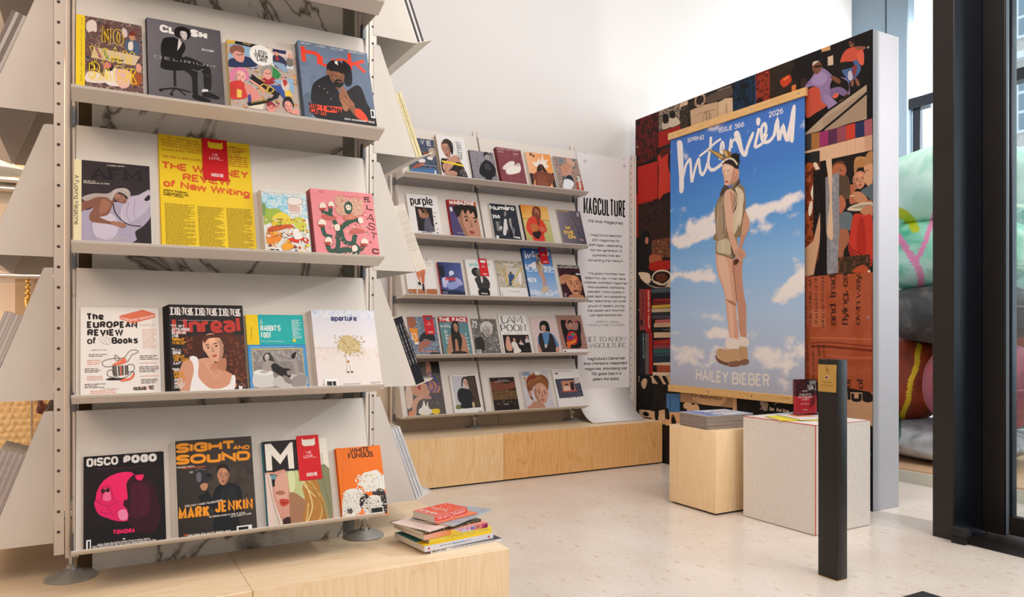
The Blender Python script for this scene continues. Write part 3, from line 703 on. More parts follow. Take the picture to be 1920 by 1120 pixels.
magazine(FR[4],0.3940,216,299,0.02,3,'#d9c27a','#b9a9a0',[('n','#2b3a66 #d9cfc8 #8fb0cf #c73a36 #e7c66a #1c1c24 #e8a99d'.split(),(0,0,216,299),90,4,13,2),
('p','#d6e2ea',[145,271,209,254,208,224,137,224]),
('p','#e0c9bf',[131,300,208,300,210,270,140,265]),
('p','#d9b34e',[1,302,36,298,16,281,1,283]),
('p','#8fb4d2',[12,285,74,290,68,244,1,224]),
('b','#26355a',[16,228,44,243,71,240,90,224,81,207,3,191,2,215]),
('b','#dd9d8f',[14,251,24,264,49,264,53,245,47,220,33,217,20,228]),
('b','#8a5a4a',[7,260,19,280,45,283,54,270,49,254,30,260,18,250,13,242]),
('l','#2a2020',2.5,[27,245,38,245,50,250]),
('p','#1d1a1c',[28,300,99,300,82,284,24,287]),
('t','#e7c66a','FATHER',50.9,290.8,75.2,291,5.9,1.6,''),
('b','#f3f0ee',[145,258,134,288,107,300,80,288,69,258,80,229,107,217,134,229]),
('t','#1b1818','Little',88.4,263.1,124.9,263.2,17.7,2,''),
('t','#1b1818','White',84.1,246.3,127.9,247.9,17.7,2,''),
('t','#1b1818','Lies',91.1,233,122.9,233.9,17.7,2,''),
('p','#2a3264',[146,294,191,295,188,280,145,281]),
('b','#303552',[144,263,165,273,188,250,181,218,149,222]),
('b','#d99a86',[164,277,162,285,157,288,152,285,149,277,152,270,157,266,162,270]),
('b','#221c20',[151,284,159,291,165,284,158,284]),
('b','#9c2f36',[152,262,161,267,164,252,154,248]),
('b','#7a766f',[189,260,206,269,212,245,199,232,189,240]),
('b','#e0a592',[209,276,207,283,202,287,198,283,196,276,198,268,202,265,207,268]),
('b','#8fa9c4',[143,240,179,238,189,210,176,207,150,227]),
('p','#2f8a4a',[133,223,153,212,167,191,154,173,126,182]),
('b','#dd7fa6',[1,162,14,186,41,197,60,183,60,155,46,147,44,170,21,166,13,136,4,139]),
('F','#eeb0a4',35,159,33,49,.2,-10,'#47242c','#c22c38'),
('b','#d13a34',[-4,123,27,143,53,129,58,97,38,74,-7,71]),
('b','#e08f86',[45,132,68,127,90,103,83,68,60,55,51,96]),
('l','#e6a090',10.8,[66,151,95,133,105,106]),
('b','#a32430',[97,157,122,177,146,172,136,150,104,144]),
('b','#e4a394',[137,191,132,209,121,217,110,209,105,191,110,173,121,165,132,173]),
('b','#9c9792',[104,202,121,222,139,214,136,189,128,207,112,199,106,178]),
('l','#2a2020',2.0,[113,189,123,188,133,193]),
('p','#141214',[71,177,157,115,148,99,66,156]),
('p','#141214',[49,62,128,95,141,112,152,100,115,74,55,50]),
('t','#e7c66a','MOTHER',83.9,165.1,109.3,152.2,5.9,1.4,''),
('t','#e7c66a','SISTER BROTHER',63.1,62.4,115.4,82.7,6.4,1.4,''),
('p','#31519a',[128,144,168,151,195,78,182,71,157,115]),
('p','#8fb4d6',[137,165,203,183,204,124,183,140]),
('b','#d9c8bd',[190,153,186,170,176,178,167,170,163,153,167,136,176,128,186,136]),
('b','#b3382f',[169,169,178,176,185,165,174,148]),
('L','#d9b23c',3.9,[95,133,106,144,117,139,119,127,108,118,97,121]),
('L','#d9b23c',3.9,[117,127,125,136,135,133,135,122,125,114,118,115]),
('p','#e7c24a',[172,128,191,136,197,108,173,108]),
('p','#c23a2f',[3,120,18,118,16,89,1,86]),
('p','#e9c25c',[21,109,36,107,34,78,19,76]),
('p','#3a3f8c',[54,91,62,98,64,70,54,63]),
('p','#e9d9c6',[55,49,103,67,97,42,51,44]),
('b','#e4938a',[114,64,130,74,137,54,132,39,113,43]),
('b','#8f2630',[111,68,123,80,138,69,137,59,126,69,114,60]),
('L','#8a1c24',2.0,[117,60,125,66,131,60,123,52]),
('b','#1a1518',[162,78,172,104,189,109,197,89,198,69,190,78,175,85,166,64]),
('F','#e69c8e',180,70,28,44,.3,0,'#1a1518','#b3404a'),
('b','#e69c8e',[188,53,206,66,213,58,210,44,192,44]),
('p','#f4f2ef',[4,36,22,36,22,3,4,3]),
('p','#222',[6,30,17,30,17,15,6,15])],
'square comic-style magazine crowded with drawn faces and a white title bubble, top row','magazines on the near rack',short='comic faces magazine',off=1.2)
magazine(FR[4],0.6246,248,345,0.026,4,'#6e7d93','#6b7c96',[('g',0,[0,345,248,345,248,0,0,0],'#7787a0 #6c7d97 #60708a #6e7e98'.split()),
('n','#70809a #677993 #74859d'.split(),(0,138,248,345),24,6,20,9),
('b','#5c6a80',[3,120,21,136,31,111,25,46,-2,42]),
('t','#e8e6e6','SPORT',11.8,332.8,45.8,333.3,7.3,1.5,''),
('t','#e8e6e6','MUSIC',63.7,333.3,96.6,333.4,7.3,1.5,''),
('t','#e8e6e6','CULTURE',114.1,333.2,161,334.2,7.3,1.5,''),
('t','#e8e6e6','REBELLION',179.7,333.1,238.2,336.5,7.3,1.5,''),
('t','#f0442a','h',8.2,252.1,75.8,251.1,77.9,3.6,''),
('t','#f0442a','u',70.1,254,122.9,251.7,61.3,3.7,''),
('t','#f0442a','c',125.6,256.4,172.9,253.7,61.3,3.7,''),
('t','#f0442a','k',172,253.5,236.6,252.1,82.1,3.7,''),
('b','#14121a',[151,287,170,283,181,262,176,198,150,193]),
('b','#191317',[92,243,95,264,111,283,133,288,148,281,152,256,164,242,145,233,110,226,92,233]),
('b','#8a5a3e',[91,238,105,246,147,247,153,230,147,203,137,181,125,163,104,174,100,199,93,208,90,222]),
('F','#8f5f44',126,213,47,78,.5,-6,'#1c1312','#6d3c36'),
('b','#17110f',[111,192,125,209,144,205,145,190,130,175,115,177]),
('l','#a5604f',3.6,[125,200,134,198,142,202]),
('p','#191317',[94,251,148,255,164,241,145,235,128,241,102,239]),
('b','#18131a',[36,166,60,196,96,221,101,204,121,167,136,150,190,196,211,184,222,130,244,83,248,39,159,34,37,38,34,82,26,110]),
('p','#e9e6e6',[123,282,131,287,134,283,134,267,127,274,125,271]),
('b','#a06a4c',[125,143,140,181,145,182,153,163,161,139,173,121,175,101,156,93,140,100,128,113]),
('b','#8f5a3e',[158,108,179,102,191,89,175,66,160,89]),
('b','#a9714f',[135,135,154,133,151,87,138,82,131,99]),
('l','#4a2d20',1.6,[132,149,148,137,164,120]),
('l','#4a2d20',1.6,[129,134,142,121,155,103]),
('l','#4a2d20',1.6,[136,162,145,152,150,132]),
('b','#ec4a2a',[175,91,192,99,212,77,218,51,192,57,179,62]),
('b','#c9c0a6',[62,167,61,168,60,169,59,168,58,167,59,165,60,165,61,165]),
('b','#c9c0a6',[87,146,87,148,85,149,84,148,84,146,84,145,85,144,87,145]),
('b','#c9c0a6',[97,122,96,124,95,124,94,124,93,122,94,121,95,120,96,121]),
('b','#c9c0a6',[77,161,76,162,75,163,74,162,73,161,74,159,75,159,76,159]),
('p','#ec4a2a',[18,90,73,91,130,95,125,69,72,66,72,52,17,54]),
('t','#1a1216','Wu-T',15.9,74.7,68.9,73.1,22.9,2.5,''),
('t','#1a1216','ang',75.2,73.2,124.8,71.8,20.8,2.5,''),
('t','#1a1216','Clan',17.3,53.6,69,52.5,22.9,2.5,''),
('t','#f0ecea','25TH ANNIVERSARY ISSUE',134.1,45.6,241.7,48.1,7.3,1.9,''),
('p','#efefef',[231,103,246,103,246,69,231,69]),
('p','#222',[234,98,242,98,242,76,234,76])],
'slate blue magazine with red title and a man in black cap, top right','magazines on the near rack',short='slate blue cap man magazine',off=1.0)
magazine(FR[3],-0.0352,202,297,0.019,2,'#f0e3b9','#362d31',[('g',0,[0,297,202,297,202,0,0,0],'#3a3034 #322a2f #2a2227 #3a2f33'.split()),
('t','#231c20','AFM',45.1,231,181.3,237.8,46.0,3,'s'),
('t','#e9dfd0','A Fucking Magazine',85.1,283.9,132.8,286.4,5.0,1.6,'s'),
('t','#e9dfd0','KELSEY LU',24.6,223.6,54.1,224.4,5.0,1.8,'s'),
('t','#e9dfd0','Photographed by Nan Goldin',24.6,217.8,91.9,220.2,5.0,1.6,'s'),
('b','#b0a5bd',[17,116,39,131,64,149,97,161,130,164,150,179,170,193,191,209,200,214,205,188,204,128,182,89,158,66,152,31,20,26]),
('b','#c3b8cc',[143,182,170,193,196,211,203,188,197,153,179,126,149,99,122,97,129,147]),
('b','#cfc5d6',[51,107,96,123,115,80,96,37,57,43,45,74]),
('l','#9789a3',1.7,[51,115,45,74,54,35]),
('l','#d6cbd8',2.5,[129,156,122,121,129,97]),
('l','#a99cb4',2.1,[143,165,136,123,148,95]),
('l','#a99cb4',2.1,[160,175,156,133,162,108]),
('b','#2f262c',[185,178,198,196,202,184,194,174]),
('b','#8a5b4a',[17,145,32,171,51,183,81,184,103,170,97,144,87,118,67,109,70,105,96,95,125,91,135,85,125,77,96,86,58,89,42,94,39,114,51,140,32,132,18,125]),
('b','#a56f5a',[71,167,90,164,93,144,77,122,64,121]),
('b','#b8aaa6',[20,170,51,186,87,189,104,204,117,210,134,212,145,204,148,187,143,174,137,186,117,197,103,178,97,165,84,176,58,174,32,159]),
('F','#a87560',121,175,27,40,.3,52,'#2a1a1a','#4a1f26'),
('l','#cfc2c0',2.5,[97,178,107,200,127,210,143,199]),
('l','#b0a19e',2.1,[32,167,64,181,94,184]),
('b','#a87560',[96,97,116,96,134,91,132,84,122,77,112,81,98,86]),
('l','#1d1a20',2.9,[101,157,106,128,124,101,145,88,175,86]),
('t','#d9d2cc','Issue 5, Mixed Genres',87,40.9,134.5,43.3,4.6,1.5,'s'),
('t','#d9d2cc','A Dyad Project.',93.3,36.1,128.9,37.2,4.6,1.5,'s'),
('p','#e8e2da',[0,4,202,4,202,0,0,0]),
('p','#f0e3b9',[0,297,19,297,19,0,0,0]),
('t','#28221e','A Fucking Magazine',1,241.9,1.2,78.9,11.3,1.5,'')],
"thick cream-spined magazine with a figure lying along a white horse's neck, second row",'magazines on the near rack',short='cream-spined white horse magazine',off=1.5)
magazine(FR[3],0.1964,278,428,0.007,3,'#f2cb25','#f4d028',[('x','#c9702a',(178.2,333.7,270.1,410.7),9,3),
('t','#c4682c','FALL / WINTER 2025/2026',25.2,415.4,119.1,407.6,7.7,1.6,''),
('t','#c4682c','by HARRY TAFOYA ... JOHN KEENE',6.9,405.3,124.4,398.1,7.7,1.6,''),
('t','#c4682c','FRANCESCA LIA BLOCK by SLM',8.4,394.5,127,388.1,7.7,1.6,''),
('t','#c4682c','AN IMAGE by COLLIER SCHORR',8.2,385.3,126.5,376.8,7.7,1.6,''),
('t','#c4682c','by CANAL STREET RESEARCH',7.7,368.8,126.1,368.4,7.7,1.6,''),
('t','#c4682c','THIS ISSUE IS ABOUT ILLNESS,',8.8,343.5,123.8,341.1,7.7,1.6,''),
('t','#e0602c','THE WHITNEY',6.2,300.9,267.2,293.3,27.1,2.3,''),
('t','#e0602c','REVIEW',65.6,264.4,210,260,27.1,2.3,''),
('t','#e0602c','of New Writing',8.7,237.2,267.6,223.5,27.1,2.3,''),
('t','#c4682c','THURMAN',210.1,404.4,237.6,405.4,7.2,1.4,''),
('t','#c4682c','CATHERINE',213,386.7,258.9,390.5,7.2,1.4,''),
('t','#c4682c','SON WOUND',212,367.6,249.6,367.8,7.2,1.4,''),
('t','#5a4210','JUDITH THURMAN',8.3,221.3,78,216.2,7.7,2,''),
('t','#5a4210','in conversation with',8.1,213.4,81.4,208.5,6.8,2,''),
('t','#5a4210','HARRY TAFOYA',8.6,205.6,65.9,200.8,7.7,2,''),
('x','#8a7420',(11.1,8.6,97.5,179.7),44,7),
('x','#8a7420',(105.8,8.6,183.8,177.6),46,8),
('x','#8a7420',(192.1,8.6,270.1,179.7),46,9)],
'tall yellow review with orange title and dense text columns, red tag clipped on it','magazines on the near rack',short='tall yellow text review',off=1.2)
magazine(FR[3],0.4971,147,249,0.026,4,'#e6dccf','#dfe3df',[('p','#9fd3e8',[0,229,88,229,88,150,0,150]),
('n','#a9d8ea #dfeaec #7cc4e2 #e9ece8'.split(),(0,145,147,234),50,4,12,21),
('b','#e9e4df',[87,221,110,228,133,226,126,164,117,154,89,161,85,188]),
('p','#d8b9b4',[87,198,124,192,122,173,86,172]),
('L','#4a4a4c',1.2,[89,225,131,225,128,202,88,198]),
('l','#c98a3c',2.3,[85,198,108,196,129,203]),
('l','#5a5a5c',1.2,[86,165,118,168,117,154]),
('b','#9fb84a',[3,190,18,177,50,180,65,163,39,138,6,117,2,126]),
('b','#7a9a5a',[1,194,11,191,8,154,0,153]),
('b','#e6d24a',[31,147,57,167,80,160,95,133,77,118,29,115]),
('b','#c9cf52',[95,143,121,154,140,137,133,104,109,107]),
('n','#e8b82c #d8cf3c #b3c04a #d9652a #7a8f3a #efe3c9'.split(),(7,95,144,145),70,2.5,7,23),
('b','#c95a26',[13,104,37,115,86,124,93,115,60,103,15,87]),
('b','#e98a2c',[7,86,35,93,58,81,40,52,9,50]),
('b','#d9382a',[82,73,114,80,142,73,137,61,104,57,73,64]),
('n','#d8442a #f0efe8 #e8a82c #f2d24a #8a3a3c #5a5a4c #f0c9b8 #c9d0c4'.split(),(3,2,144,95),110,2,7,24),
('b','#efeae6',[92,101,109,109,116,94,122,76,97,70]),
('b','#f2a52c',[56,49,80,55,91,42,70,28,54,31]),
('l','#3c3a3c',1.4,[39,138,49,141,56,135,56,117,45,116,38,122]),
('l','#3c3a3c',1.4,[30,74,46,80,58,76,74,73]),
('l','#4a3a3c',1.4,[7,82,24,96,35,88]),
('t','#f2f1ef','THE PARIS REVIEW',3.8,232.3,138.3,238.1,11.1,1.9,''),
('p','#f6f4f2',[9,35,50,35,50,7,9,7]),
('p','#2a2a2a',[13,30,29,30,29,15,13,15]),
('p','#2a2a2a',[32,30,43,30,43,15,32,15])],
'literary quarterly with a loose watercolour landscape cover and barcode, second row','magazines on the near rack',short='watercolour cover quarterly',off=2.6)
magazine(FR[3],0.6604,222,269,0.026,4,'#b5646a','#ec8f96',[('n','#ee9299 #ea8a92 #f09aa0'.split(),(0,0,222,269),90,4,12,31),
('t','#7a3036','NO.1',29.2,254.7,46.3,254,7.2,1.6,''),
('x','#a04a50',(97.8,247.7,177.8,251.8),1,4),
('t','#5f2a2e','E',190.4,232.6,214.8,235,21.2,4.5,''),
('t','#5f2a2e','L',193.3,203.4,215.8,201.4,21.2,4.5,''),
('t','#5f2a2e','A',190.2,161.6,214,156.2,28.9,4.5,''),
('t','#5f2a2e','S',190.5,125.3,214.3,121.3,28.9,4.5,''),
('t','#5f2a2e','T',194.5,91,216.4,86.2,26.0,4.5,''),
('t','#5f2a2e','I',200.5,59,210.2,57.2,24.0,4.5,''),
('t','#5f2a2e','C',192.9,32.5,218.5,29.6,22.1,4.5,''),
('l','#2f5648',16.4,[76,79,84,113,74,145,60,172,43,176]),
('l','#2f5648',14.4,[60,172,67,202]),
('l','#2f5648',12.5,[39,175,35,199]),
('l','#2f5648',17.3,[84,113,117,144,150,161,162,152]),
('l','#2f5648',16.4,[92,113,101,72,131,69,139,102]),
('l','#2f5648',15.4,[80,80,72,42,46,36,41,68]),
('l','#2f5648',14.4,[30,132,35,95,60,87]),
('l','#2f5648',15.4,[131,69,155,47,169,71]),
('l','#2f5648',19.2,[67,32,106,42,149,32]),
('n','#25453c #e8cfc0 #b5463c #3c6a58 #e29a8c'.split(),(44,5,196,156),90,1.5,4.5,33),
('b','#c9675a',[29,165,43,171,63,165,83,165,75,152,53,150,37,154]),
('b','#c9675a',[125,116,146,127,176,119,173,110,144,105,126,106]),
('b','#d9806c',[107,167,134,179,156,173,141,160,110,155]),
('b','#d8a890',[132,225,124,242,106,249,88,242,81,225,88,208,106,201,124,208]),
('b','#d8a890',[184,225,176,240,157,247,138,240,130,225,138,209,157,202,176,209]),
('b','#d8a890',[133,191,125,204,107,210,89,204,82,191,89,177,107,172,125,177]),
('b','#d8a890',[180,194,172,208,154,214,135,208,127,194,135,180,154,174,172,180]),
('n','#b34238 #efd9c6 #d87a68 #f3e6d6'.split(),(93,162,200,240),120,1,3.2,36),
('b','#2f5648',[116,216,131,229,143,218,138,189,123,178,114,191]),
('b','#f0e0d0',[138,205,135,213,128,216,121,213,119,205,121,197,128,193,135,197]),
('b','#30302c',[127,207,127,209,125,209,124,209,124,207,124,205,125,205,127,205]),
('b','#30302c',[134,207,134,208,132,209,131,208,131,207,131,205,132,204,134,205]),
('b','#efe3d6',[26,198,34,215,45,214,49,198,36,187]),
('b','#b5463c',[28,193,47,196,42,186,31,185]),
('b','#efe3d6',[57,210,67,223,77,219,78,203,64,194]),
('b','#b5463c',[59,203,75,205,70,196,61,195]),
('b','#efe3d6',[16,136,28,151,42,145,41,128,25,122]),
('b','#b5463c',[18,130,39,130,33,122,22,122]),
('b','#efe3d6',[71,130,82,137,90,130,87,113,73,112]),
('b','#efe3d6',[157,161,167,171,175,165,175,151,162,145]),
('b','#efe3d6',[33,72,45,86,57,78,53,57,38,56]),
('b','#b5463c',[34,65,53,66,48,55,38,54]),
('b','#efe3d6',[158,75,171,89,183,82,182,63,165,59]),
('b','#b5463c',[159,68,182,68,175,58,163,59]),
('b','#efe3d6',[125,54,137,60,144,48,136,36,124,38]),
('n','#2f5b66 #8a3a3c #e5d0c0 #3c6a58'.split(),(56,0,200,32),60,1.5,4,37)],
'pink magazine with a green cactus creature drawing, right end of the second row','magazines on the near rack',short='pink cactus magazine',off=1.6)
magazine(FR[2],-0.0188,212,297,0.007,1,'#efe8e2','#f6efea',[('t','#2a211f','The',15.8,254.2,60.8,256.5,22.9,2.6,''),
('t','#2a211f','EUROPEAN',16.5,229.2,151.7,230.3,22.1,2.6,''),
('t','#2a211f','REVIEW',17.1,204,112.1,204.5,22.1,2.6,''),
('t','#2a211f','of',17.1,178.2,40.3,178.8,22.1,2.6,''),
('t','#2a211f','Books',81.3,178.4,152.1,179.3,22.1,2.6,''),
('p','#ef7452',[103,270,167,291,202,278,202,265,138,245,104,259]),
('l','#f9d9cc',0.8,[104,269,139,257,201,277]),
('t','#f9e2d9','INSIDE',106.4,258.9,136.7,249,8.7,1.5,''),
('t','#f9e2d9','FREE BOOKMARK',138.4,250.6,200.9,266.7,8.7,1.5,''),
('l','#f4b7a2',0.8,[115,272,170,290]),
('l','#f4b7a2',0.8,[125,268,184,286]),
('l','#f4b7a2',0.8,[135,264,194,281]),
('l','#8a807c',0.6,[48,193,58,205,68,201,77,189,74,177,58,181,48,193]),
('l','#8a807c',0.6,[51,185,64,197,74,193]),
('l','#8a807c',0.6,[58,177,64,189,71,177]),
('t','#f0b5a5','Potpourri',155.2,236.8,201.9,237.8,5.5,1.3,''),
('x','#f4c4b6',(165,163.2,205.2,228.4),11,3),
('t','#5a4a46','Middle Earth Sea',27.4,157.9,68.1,158.1,3.9,1.3,'s'),
('x','#6a5a56',(21.2,137.9,69.8,148.3),2,4),
('x','#f0a592',(16.9,112.7,59.2,130.5),3,5),
('x','#6a5a56',(10.6,89,52.9,103.8),3,6),
('x','#f0a592',(16.9,65.3,59.2,80.1),3,7),
('x','#6a5a56',(10.6,41.5,65.6,56.4),3,8),
('x','#f0a592',(25.4,23.7,93.1,35.6),2,9),
('x','#6a5a56',(156.5,126.1,207.3,142.4),3,10),
('x','#f0a592',(156.5,114.2,203.1,118.7),1,11),
('x','#6a5a56',(154.4,86,209.4,106.8),4,12),
('x','#f0a592',(156.5,72.7,207.3,77.1),1,13),
('x','#6a5a56',(158.7,50.4,203.1,66.7),3,14),
('x','#f0a592',(152.3,32.6,203.1,44.5),2,15),
('t','#6a5a56',"What Stendhal isn't",54.5,36.8,98.9,35.7,3.5,1.3,'s'),
('t','#2a211f','issue 10',137.5,30.3,192.4,31.2,13.4,2.2,''),
('L','#2a211f',1.4,[56,119,64,127,90,133,110,133,120,141,128,154,142,159,151,156,151,150,137,144,130,133,123,121,113,117,80,107,62,108]),
('L','#2a211f',1.4,[89,137,92,143,97,137,102,129,97,126,91,128]),
('b','#ef7c5c',[82,112,100,125,113,134,118,131,120,121,113,115,93,110]),
('l','#f6efea',0.8,[90,116,97,124]),
('l','#f6efea',0.8,[100,118,105,127]),
('L','#2a211f',1.4,[70,89,73,95,83,95,86,79,106,69,126,78,132,86,139,89,140,77,126,68,107,65,80,74,70,80]),
('L','#2a211f',1.4,[118,90,123,109,133,113,141,107,139,93,129,89]),
('b','#2a211f',[66,68,80,72,99,69,112,71,116,66,93,64,70,65]),
('b','#ef7c5c',[104,61,109,68,122,69,131,72,138,85,141,76,132,64,119,61,107,59]),
('p','#8a7f7a',[82,108,124,110,125,81,86,76]),
('l','#2a211f',2.4,[84,107,88,77]),
('l','#2a211f',1.6,[90,108,93,77]),
('l','#f6efea',2.0,[95,108,97,78]),
('l','#2a211f',1.6,[99,108,100,79]),
('l','#ef6a4a',2.8,[104,108,105,79]),
('l','#2a211f',1.6,[109,109,109,79]),
('l','#f6efea',2.0,[114,109,114,80]),
('l','#2a211f',1.6,[118,109,118,80]),
('l','#2a211f',2.0,[123,110,124,81])],
'white review with bold black title and a drawn figure reading upside down, third row left','magazines on the near rack',short='white book review')
magazine(FR[2],0.2202,222,302,0.027,6,'#1f1a1c','#262022',[('t','#f4ece8','DING! DING! DING!',6.1,266.9,211.1,264,25.6,3.0,'bs'),
('t','#c03b31','Unreal',9.4,200.8,211.7,208.3,55.8,3.8,''),
('x','#b9aeaa',(26.6,246.8,144.2,250.4),1,4),
('g',0,[35,199,222,199,222,6,35,6],'#3a2620 #4a2f24 #2d1d1a #2a1c1a'.split()),
('b','#4a2318',[55,131,52,164,62,188,79,201,97,203,112,196,96,163,95,138,79,122,65,119]),
('b','#54291b',[150,202,176,205,202,187,215,145,209,120,223,94,223,61,208,37,191,54,177,75,171,104,169,137,164,179]),
('n','#6b3522 #3c1a14 #8a4a2c #4a2318'.split(),(138,24,220,196),70,2.5,8,41),
('n','#6b3522 #3c1a14 #7a3f28'.split(),(35,121,67,193),34,2,6,42),
('b','#d9a083',[64,106,79,118,112,122,136,97,154,84,150,9,61,11,55,58,54,115]),
('b','#c98a6c',[115,97,145,100,162,75,180,63,181,14,111,10]),
('b','#d6997c',[30,99,52,119,87,106,118,81,144,84,176,63,177,14,27,14]),
('b','#bd7d60',[133,113,156,121,163,112,158,80,139,84]),
('F','#e3ab8e',126,157,62,97,-.45,12,'#3a1c18','#c4695c'),
('b','#5a2c1d',[97,190,112,200,141,201,156,196,159,188,133,190,111,186,100,171]),
('b','#f2eeee',[54,123,65,130,78,122,80,98,77,66,87,45,111,22,150,15,150,6,61,10,55,35,65,78,63,106]),
('b','#f2eeee',[176,61,185,62,186,42,179,14,155,11,104,13,112,20,141,21,167,34]),
('l','#e9d6a8',0.8,[100,110,113,77,129,54]),
('l','#e9d6a8',0.8,[144,76,136,64,128,54]),
('L','#d8cfc9',0.6,[194,23,198,32,204,35,212,31,213,21,205,13,198,16]),
('p','#f0e8e4',[195,27,206,27,206,15,195,15]),
('t','#efe6e2','"I\'VE GOT',5.5,224.6,43.9,224.7,9.1,3,'bs'),
('t','#efe6e2','NEWFOUND',7.3,213.1,58.5,213.1,9.1,3,'bs'),
('t','#efe6e2','RESPECT',7.6,202.4,47.4,202.3,9.1,3,'bs'),
('t','#efe6e2','FOR',8,191.8,24.9,191.7,9.1,3,'bs'),
('t','#e9a02c','URBAN',7.7,180.4,40.2,180.1,9.1,3,'bs'),
('t','#e9a02c','LEGEND"',8,169,45.4,168.6,9.1,3,'bs'),
('t','#efe6e2','"I\'M A',5.2,146.3,30.5,146,9.1,3,'bs'),
('t','#efe6e2','HUGE',7.7,135.8,32.2,135.4,9.1,3,'bs'),
('t','#e9a02c','FRIDAY',8.7,124.5,39.6,123.9,9.1,3,'bs'),
('t','#e9a02c','THE 13TH',9.1,114.1,50.5,113.2,9.1,3,'bs'),
('t','#efe6e2','FAN"',8.7,102.9,29,102.4,9.1,3,'bs'),
('t','#efe6e2','"SHE',5.3,81.5,26.5,80.9,9.1,3,'bs'),
('t','#e9a02c','PINGS',8.7,71.1,35.5,70.2,9.1,3,'bs'),
('t','#e9a02c','QUEER,',8.7,60,40.7,58.9,9.1,3,'bs'),
('t','#efe6e2','SO I',9.1,48.9,29.2,48.2,9.1,3,'bs'),
('t','#efe6e2','CLAIM',8.7,37.9,37.1,36.9,9.1,3,'bs'),
('t','#efe6e2','HER!"',9.1,26.9,34,25.9,9.1,3,'bs')],
'black film magazine with a curly red haired woman in a white vest, third row','magazines on the near rack',short='black curly hair magazine',off=3.0)
magazine(FR[2],0.4520,188,276,0.013,1,'#d9b020','#1fb3b3',[('p','#f5d019',[0,276,39,276,39,170,0,170]),
('t','#f0f4f2','A',45.3,242.3,53.2,242.3,17.3,2.2,''),
('t','#f0f4f2',"RABBIT'S",45.2,218.2,110.2,218.2,19.9,2.2,''),
('t','#f0f4f2','FOOT',45.2,193.8,77.7,193.2,19.9,2.2,''),
('t','#4a4020','No. 14 Catharsis  2026',14.6,181.5,18.5,231.3,3.9,1.4,''),
('x','#d6efee',(148.5,190.4,180.4,259.4),14,5),
('t','#dff2f0','Film, Art, Culture and Confessions',45,180.4,117.7,178.9,3.9,1.5,''),
('b','#f2d52a',[158,184,156,188,152,190,149,188,147,184,149,180,152,178,156,180]),
('p','#2f7fc4',[0,169,188,169,188,0,0,0]),
('p','#4a9ad8',[2,166,186,166,186,3,2,3]),
('p','#e8c53a',[12,156,177,156,177,15,12,15]),
('p','#8d8684',[14,153,175,153,175,18,14,18]),
('n','#a49d9a #8d8684 #b8b2ae #7b7472'.split(),(15,105,175,152),40,3,9,52),
('n','#968f8c #857e7b'.split(),(15,94,175,110),14,4,12,53),
('b','#d9d5d2',[16,77,43,83,70,76,79,38,70,25,12,28]),
('b','#eceae8',[16,79,39,84,70,78,73,67,42,64,17,69]),
('b','#c9c4c1',[80,54,121,70,178,64,177,21,101,21,71,34]),
('b','#9c9592',[136,53,178,64,177,25,133,23]),
('b','#3a3432',[48,132,59,140,71,138,81,114,83,97,68,106,62,123,55,110,46,119]),
('F','#c9bdb8',59,125,16,24,-.2,-8,'#2a2422','#5a4a48'),
('b','#a89d98',[45,106,65,114,84,105,75,84,54,76,43,85]),
('b','#211c1c',[70,97,84,105,107,88,130,83,130,57,112,53,89,67,74,80]),
('b','#948a86',[122,79,158,69,161,62,137,65,121,62]),
('b','#a89d98',[142,121,152,121,158,73,149,65,141,95]),
('b','#1a1616',[138,130,151,143,155,141,148,121,141,119]),
('b','#8f8480',[105,62,120,57,135,40,126,32,111,41]),
('b','#c2b8b3',[35,79,55,81,58,72,37,72]),
('x','#9fd0ee',(7.5,158.7,180.4,164.2),1,6),
('x','#9fd0ee',(7.5,3.9,180.4,11),1,7),
('n','#cfe6f5 #9fd0ee'.split(),(3,11,10,155),22,.8,1.6,54),
('n','#cfe6f5 #9fd0ee'.split(),(178,11,186,155),22,.8,1.6,55)],
'teal and yellow magazine with a framed grey photo of a reclining woman, third row','magazines on the near rack',short='teal and yellow magazine')
